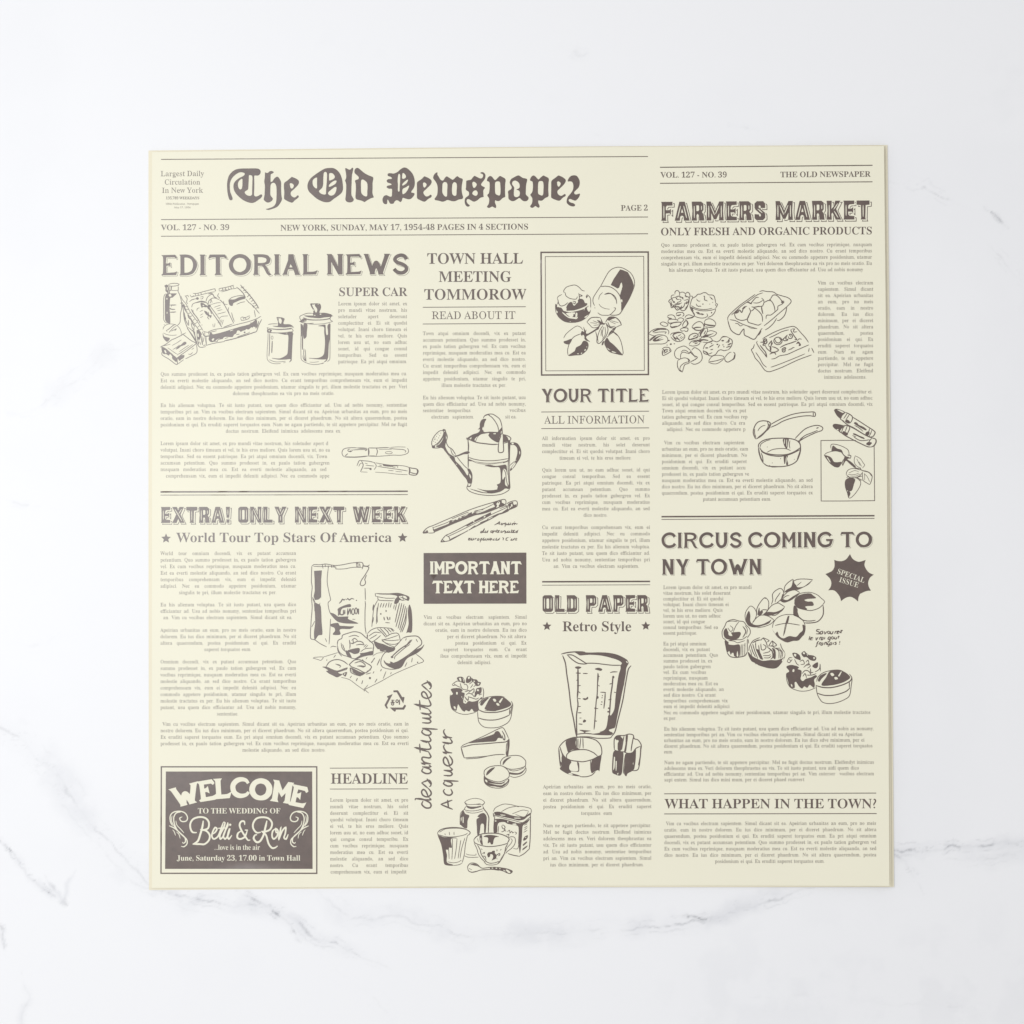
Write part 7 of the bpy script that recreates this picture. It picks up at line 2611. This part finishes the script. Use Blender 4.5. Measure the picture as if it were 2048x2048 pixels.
def shape_op(code, w, p):
    """one drawing instruction -> (ink?, polygons, evenodd?)"""
    ink = code.islower(); c = code.lower()
    if c == 'f': return (ink, [curve(p, True)], True)
    if c == 'p': return (ink, [p], True)
    if c == 's':
        polys, cl = ribbon(curve(p, False), w, True); return (ink, polys, cl)
    if c == 'l':
        polys, cl = ribbon(fine(p), w, False); return (ink, polys, cl)
    if c in 'eo':
        (cx, cy), (rx, ry) = p
        t = np.linspace(0, 2 * math.pi, 21)
        q = np.stack([cx + rx * np.cos(t), cy + ry * np.sin(t)], -1)
        if c == 'e': return (ink, [q[:-1]], True)
        polys, cl = ribbon(q, w, False); return (ink, polys, cl)
    raise ValueError(code)

DISPLAY = {'D': {}, 'F': {}}
cur = None
for line in DISPLAY_DATA.strip().splitlines():
    t = line.split()
    if t[0] in 'DF' and len(t) == 3 and not t[1].lstrip('-').isdigit():
        cur = (float(t[2]), []); DISPLAY[t[0]][t[1]] = cur
    else:
        v = [float(a) for a in t[1:]]
        w = 0
        if t[0].lower() == 's': w, v = v[0], v[1:]
        cur[1].append((t[0], w, np.array(v).reshape(-1, 2)))

glyph_cache = {}
def glyph_mesh(font, ch):
    k = (font, ch)
    if k not in glyph_cache:
        polys = BOOK[font][ch][1]
        glyph_cache[k] = paint([(True, polys, True)]) if polys else None
    return glyph_cache[k]

def book_width(font, s):
    return sum(0.25 if c == ' ' else BOOK[font][c][0] for c in s)

def set_line(font, s, x0, y0, x1, y1, em, justify):
    """place one line of book type between two baseline ends -> list of (glyph, affine)"""
    L = math.hypot(x1 - x0, y1 - y0)
    ux, uy = (x1 - x0) / L, (y1 - y0) / L
    hx = SQUEEZE[font]
    nsp = s.count(' ')
    body = (book_width(font, s) - 0.25 * nsp) * em
    if justify and nsp:
        if body * hx + nsp * 0.21 * em > L:
            hx = max(0.5, (L - nsp * 0.21 * em) / body)
        sp = (L - body * hx) / nsp
        if sp > 1.2 * em and nsp < 3 and False:
            sp = 0.3 * em
    else:
        hx = L / (body + nsp * 0.25 * em); sp = 0.25 * em * hx
    pen = 0.0; out = []
    for c in s:
        if c == ' ':
            pen += sp; continue
        out.append((c, x0 + ux * pen, y0 + uy * pen, em * hx, em, ux, uy))
        pen += BOOK[font][c][0] * em * hx
    return out

def fit_affine(P, a):
    c, x, y, sx, sy, ux, uy = a
    X = P[:, 0] * sx; Y = P[:, 1] * sy
    return np.stack([x + ux * X - uy * Y, y + uy * X + ux * Y], -1)

def display_ops(font, s, x0, y0, x1, y1, cap, bold, shadow, invert):
    fd = DISPLAY['D' if font in 'DE' else 'F']
    gap, sp = (9.0, 34.0) if font in 'DE' else (11.0, 40.0)
    tot = sum(sp if c == ' ' else fd[c][0] + gap for c in s) - gap
    L = math.hypot(x1 - x0, y1 - y0); ux, uy = (x1 - x0) / L, (y1 - y0) / L
    sx = L / tot; sy = cap / 100.0
    pen = 0.0; letters = []
    for c in s:
        if c == ' ':
            pen += sp; continue
        def put(P, pen=pen):
            X = (P[:, 0] + pen) * sx; Y = (P[:, 1] - 100) * sy
            return np.stack([x0 + ux * X - uy * Y, y0 + uy * X + ux * Y], -1)
        letters.append((fd[c][1], put)); pen += fd[c][0] + gap
    return letter_ops(letters, math.sqrt(sx * sy), bold, shadow, invert)

def letter_ops(letters, k, bold, shadow, invert):
    ops = []
    def poly(code, w, p, put):
        return shape_op(code, w * k, put(p))
    if shadow:
        dx, dy, lw, fat = shadow
        for parts, put in letters:
            for code, w, p in parts:
                if code in 'fpFP':
                    q = curve(put(p), True) if code in 'fF' else put(p)
                    q = q + [dx * k, dy * k]
                    polys, cl = ribbon(np.concatenate([q, q[:1]]), lw * k, False)
                    ops.append((True, polys, cl))
                elif code == 's':
                    polys, cl = ribbon(curve(put(p) + [dx * k, dy * k], False), (w + lw) * k, False)
                    ops.append((True, polys, cl))
                    polys, cl = ribbon(curve(put(p) + [dx * k, dy * k], False), (w - lw) * k, False)
                    ops.append((False, polys, cl))
        for parts, put in letters:
            for code, w, p in parts:
                if code in 'fp':
                    q = curve(put(p), True) if code == 'f' else put(p)
                    ops.append((False, [q], True))
                    polys, cl = ribbon(np.concatenate([q, q[:1]]), fat * 2 * k, False)
                    ops.append((False, polys, cl))
                elif code == 's':
                    polys, cl = ribbon(curve(put(p), False), (w + 2 * fat) * k, False)
                    ops.append((False, polys, cl))
    for parts, put in letters:
        for code, w, p in parts:
            if bold and code == 's': w += bold * 2
            if not bold and code == 's':
                polys, cl = ribbon(curve(put(p), False), w * k, False)
                o = (True, polys, cl)
            else:
                o = poly(code, w, p, put)
            ops.append((o[0] != invert, o[1], o[2]))
            if bold and code in 'fpFP':
                q = curve(put(p), True) if code in 'fF' else put(p)
                polys, cl = ribbon(np.concatenate([q, q[:1]]), bold * 2 * k, False)
                ops.append((not invert, polys, cl))
    return ops

SHADOW = {'D': (5.0, 5.0, 1.5, 1.6), 'F': (9.5, 8.5, 3.6, 3.4)}

def star(cx, cy, r):
    t = np.arange(10) * math.pi / 5 - math.pi / 2
    q = np.where(np.arange(10) % 2 == 0, r, r * 0.46)
    return np.stack([cx + q * np.cos(t), cy + q * np.sin(t)], -1)

def build_part(name, lines):
    ops = []; placed = []
    ox = oy = 0.0; k = 1.0
    para = None
    def flush():
        nonlocal para
        if not para: return
        xl, xr, y0, y1, dy, rows = para
        n = len(rows)
        for i, (mode, a, b, s) in enumerate(rows):
            y = y0 + (y1 - y0) * (i / (n - 1) if n > 1 else 0)
            if mode == 'j': a, b = xl, xr
            f = lambda x: y + dy * (x - xl) / (xr - xl)
            X = lambda v: ox + v * k
            Y = lambda v: oy + v * k
            placed.extend(('R', g) for g in set_line('R', s, X(a), Y(f(a)), X(b), Y(f(b)), BODY_EM, True))
        para = None
    for line in lines:
        code, rest = line.split(' ', 1)
        if code == '@':
            flush()
            v = [float(a) for a in rest.split()]
            ox, oy, k = v[0], v[1], v[2] / 1932.0
        elif code == 'P':
            flush()
            v = [float(a) for a in rest.split()]
            para = (v[0], v[1], v[2], v[3], v[4] if len(v) > 4 else -(v[1] - v[0]) * 0.002, [])
        elif code == 'j':
            para[5].append(('j', 0, 0, rest))
        elif code == 'x':
            a, b, s = rest.split(' ', 2)
            para[5].append(('x', float(a), float(b), s))
        elif code[0] in 'HK' and len(code) == 2:
            flush()
            font = code[1]; inv = code[0] == 'K'
            if font == '*':
                x, y, r = [float(a) for a in rest.split()]
                ops.append((True, [star(ox + x * k, oy + y * k, r * k)], True)); continue
            if font == 'Q':
                ch, x, y, ang, w, h = rest.split()
                x, y, ang, w, h = float(x), float(y), math.radians(float(ang)), float(w), float(h)
                adv, parts = DISPLAY['D'][ch]
                def put(P):
                    X = P[:, 0] / adv * w; Y = P[:, 1] / 100 * h
                    return np.stack([ox + (x + X * math.cos(ang) - Y * math.sin(ang)) * k, oy + (y + X * math.sin(ang) + Y * math.cos(ang)) * k], -1)
                ops.extend(letter_ops([(parts, put)], k * h / 100, 4.5, None, True)); continue
            cap, x0, y0, x1, y1, s = rest.split(' ', 5)
            cap, x0, y0, x1, y1 = float(cap) * k, ox + float(x0) * k, oy + float(y0) * k, ox + float(x1) * k, oy + float(y1) * k
            if font in 'DEF':
                ops.extend(display_ops(font, s, x0, y0, x1, y1, cap, 3.2 if font == 'E' else 0, None if inv else SHADOW.get(font), inv))
            else:
                pl = set_line(font, s, x0, y0, x1, y1, cap / CAP, False)
                if inv:
                    for g in pl:
                        ops.append((False, [fit_affine(P, g) for P in BOOK[font][g[0]][1]], True))
                else:
                    placed.extend((font, g) for g in pl)
        else:
            flush()
            v = [float(a) for a in rest.split()]
            w = 0
            if code.lower() in 'slo': w, v = v[0] * k, v[1:]
            p = np.array(v).reshape(-1, 2)
            if code.lower() in 'eo':
                p = np.stack([p[0] * k + [ox, oy], p[1] * k])
            else:
                p = p * k + [ox, oy]
            if code == 's': w *= PEN
            ops.append(shape_op(code, w, p))
    flush()
    VV, FF = [], []; base = 0
    if ops:
        V, F = paint(ops, 24.0)
        VV.append(V); FF.append(F); base = len(V)
    for font, g in placed:
        m = glyph_mesh(font, g[0])
        if m is None: continue
        VV.append(fit_affine(m[0], g)); FF.append(m[1] + base); base += len(m[0])
    V = np.concatenate(VV); F = np.concatenate(FF)
    # every face looks up
    a, b, c = V[F[:, 0]], V[F[:, 1]], V[F[:, 2]]
    area = (b[:, 0] - a[:, 0]) * (c[:, 1] - a[:, 1]) - (b[:, 1] - a[:, 1]) * (c[:, 0] - a[:, 0])
    F = np.where((area > 0)[:, None], F[:, ::-1], F)
    F = F[np.abs(area) > 1e-7]
    z = TOP_Z + relief(V[:, 0], V[:, 1], TOP_LIFT) + INK_GAP
    return mesh_object(name, at(V[:, 0], V[:, 1], z), F, [M_INK], page)

part = None; buf = []
for line in (ART + '\n# end').splitlines():
    line = line.rstrip()
    if not line: continue
    if line[0] == '#':
        if part and any(l[0] != '@' for l in buf): build_part(part, buf)
        part = line[2:]; buf = [l for l in buf if l[0] == '@'][-1:]
    else:
        buf.append(line)
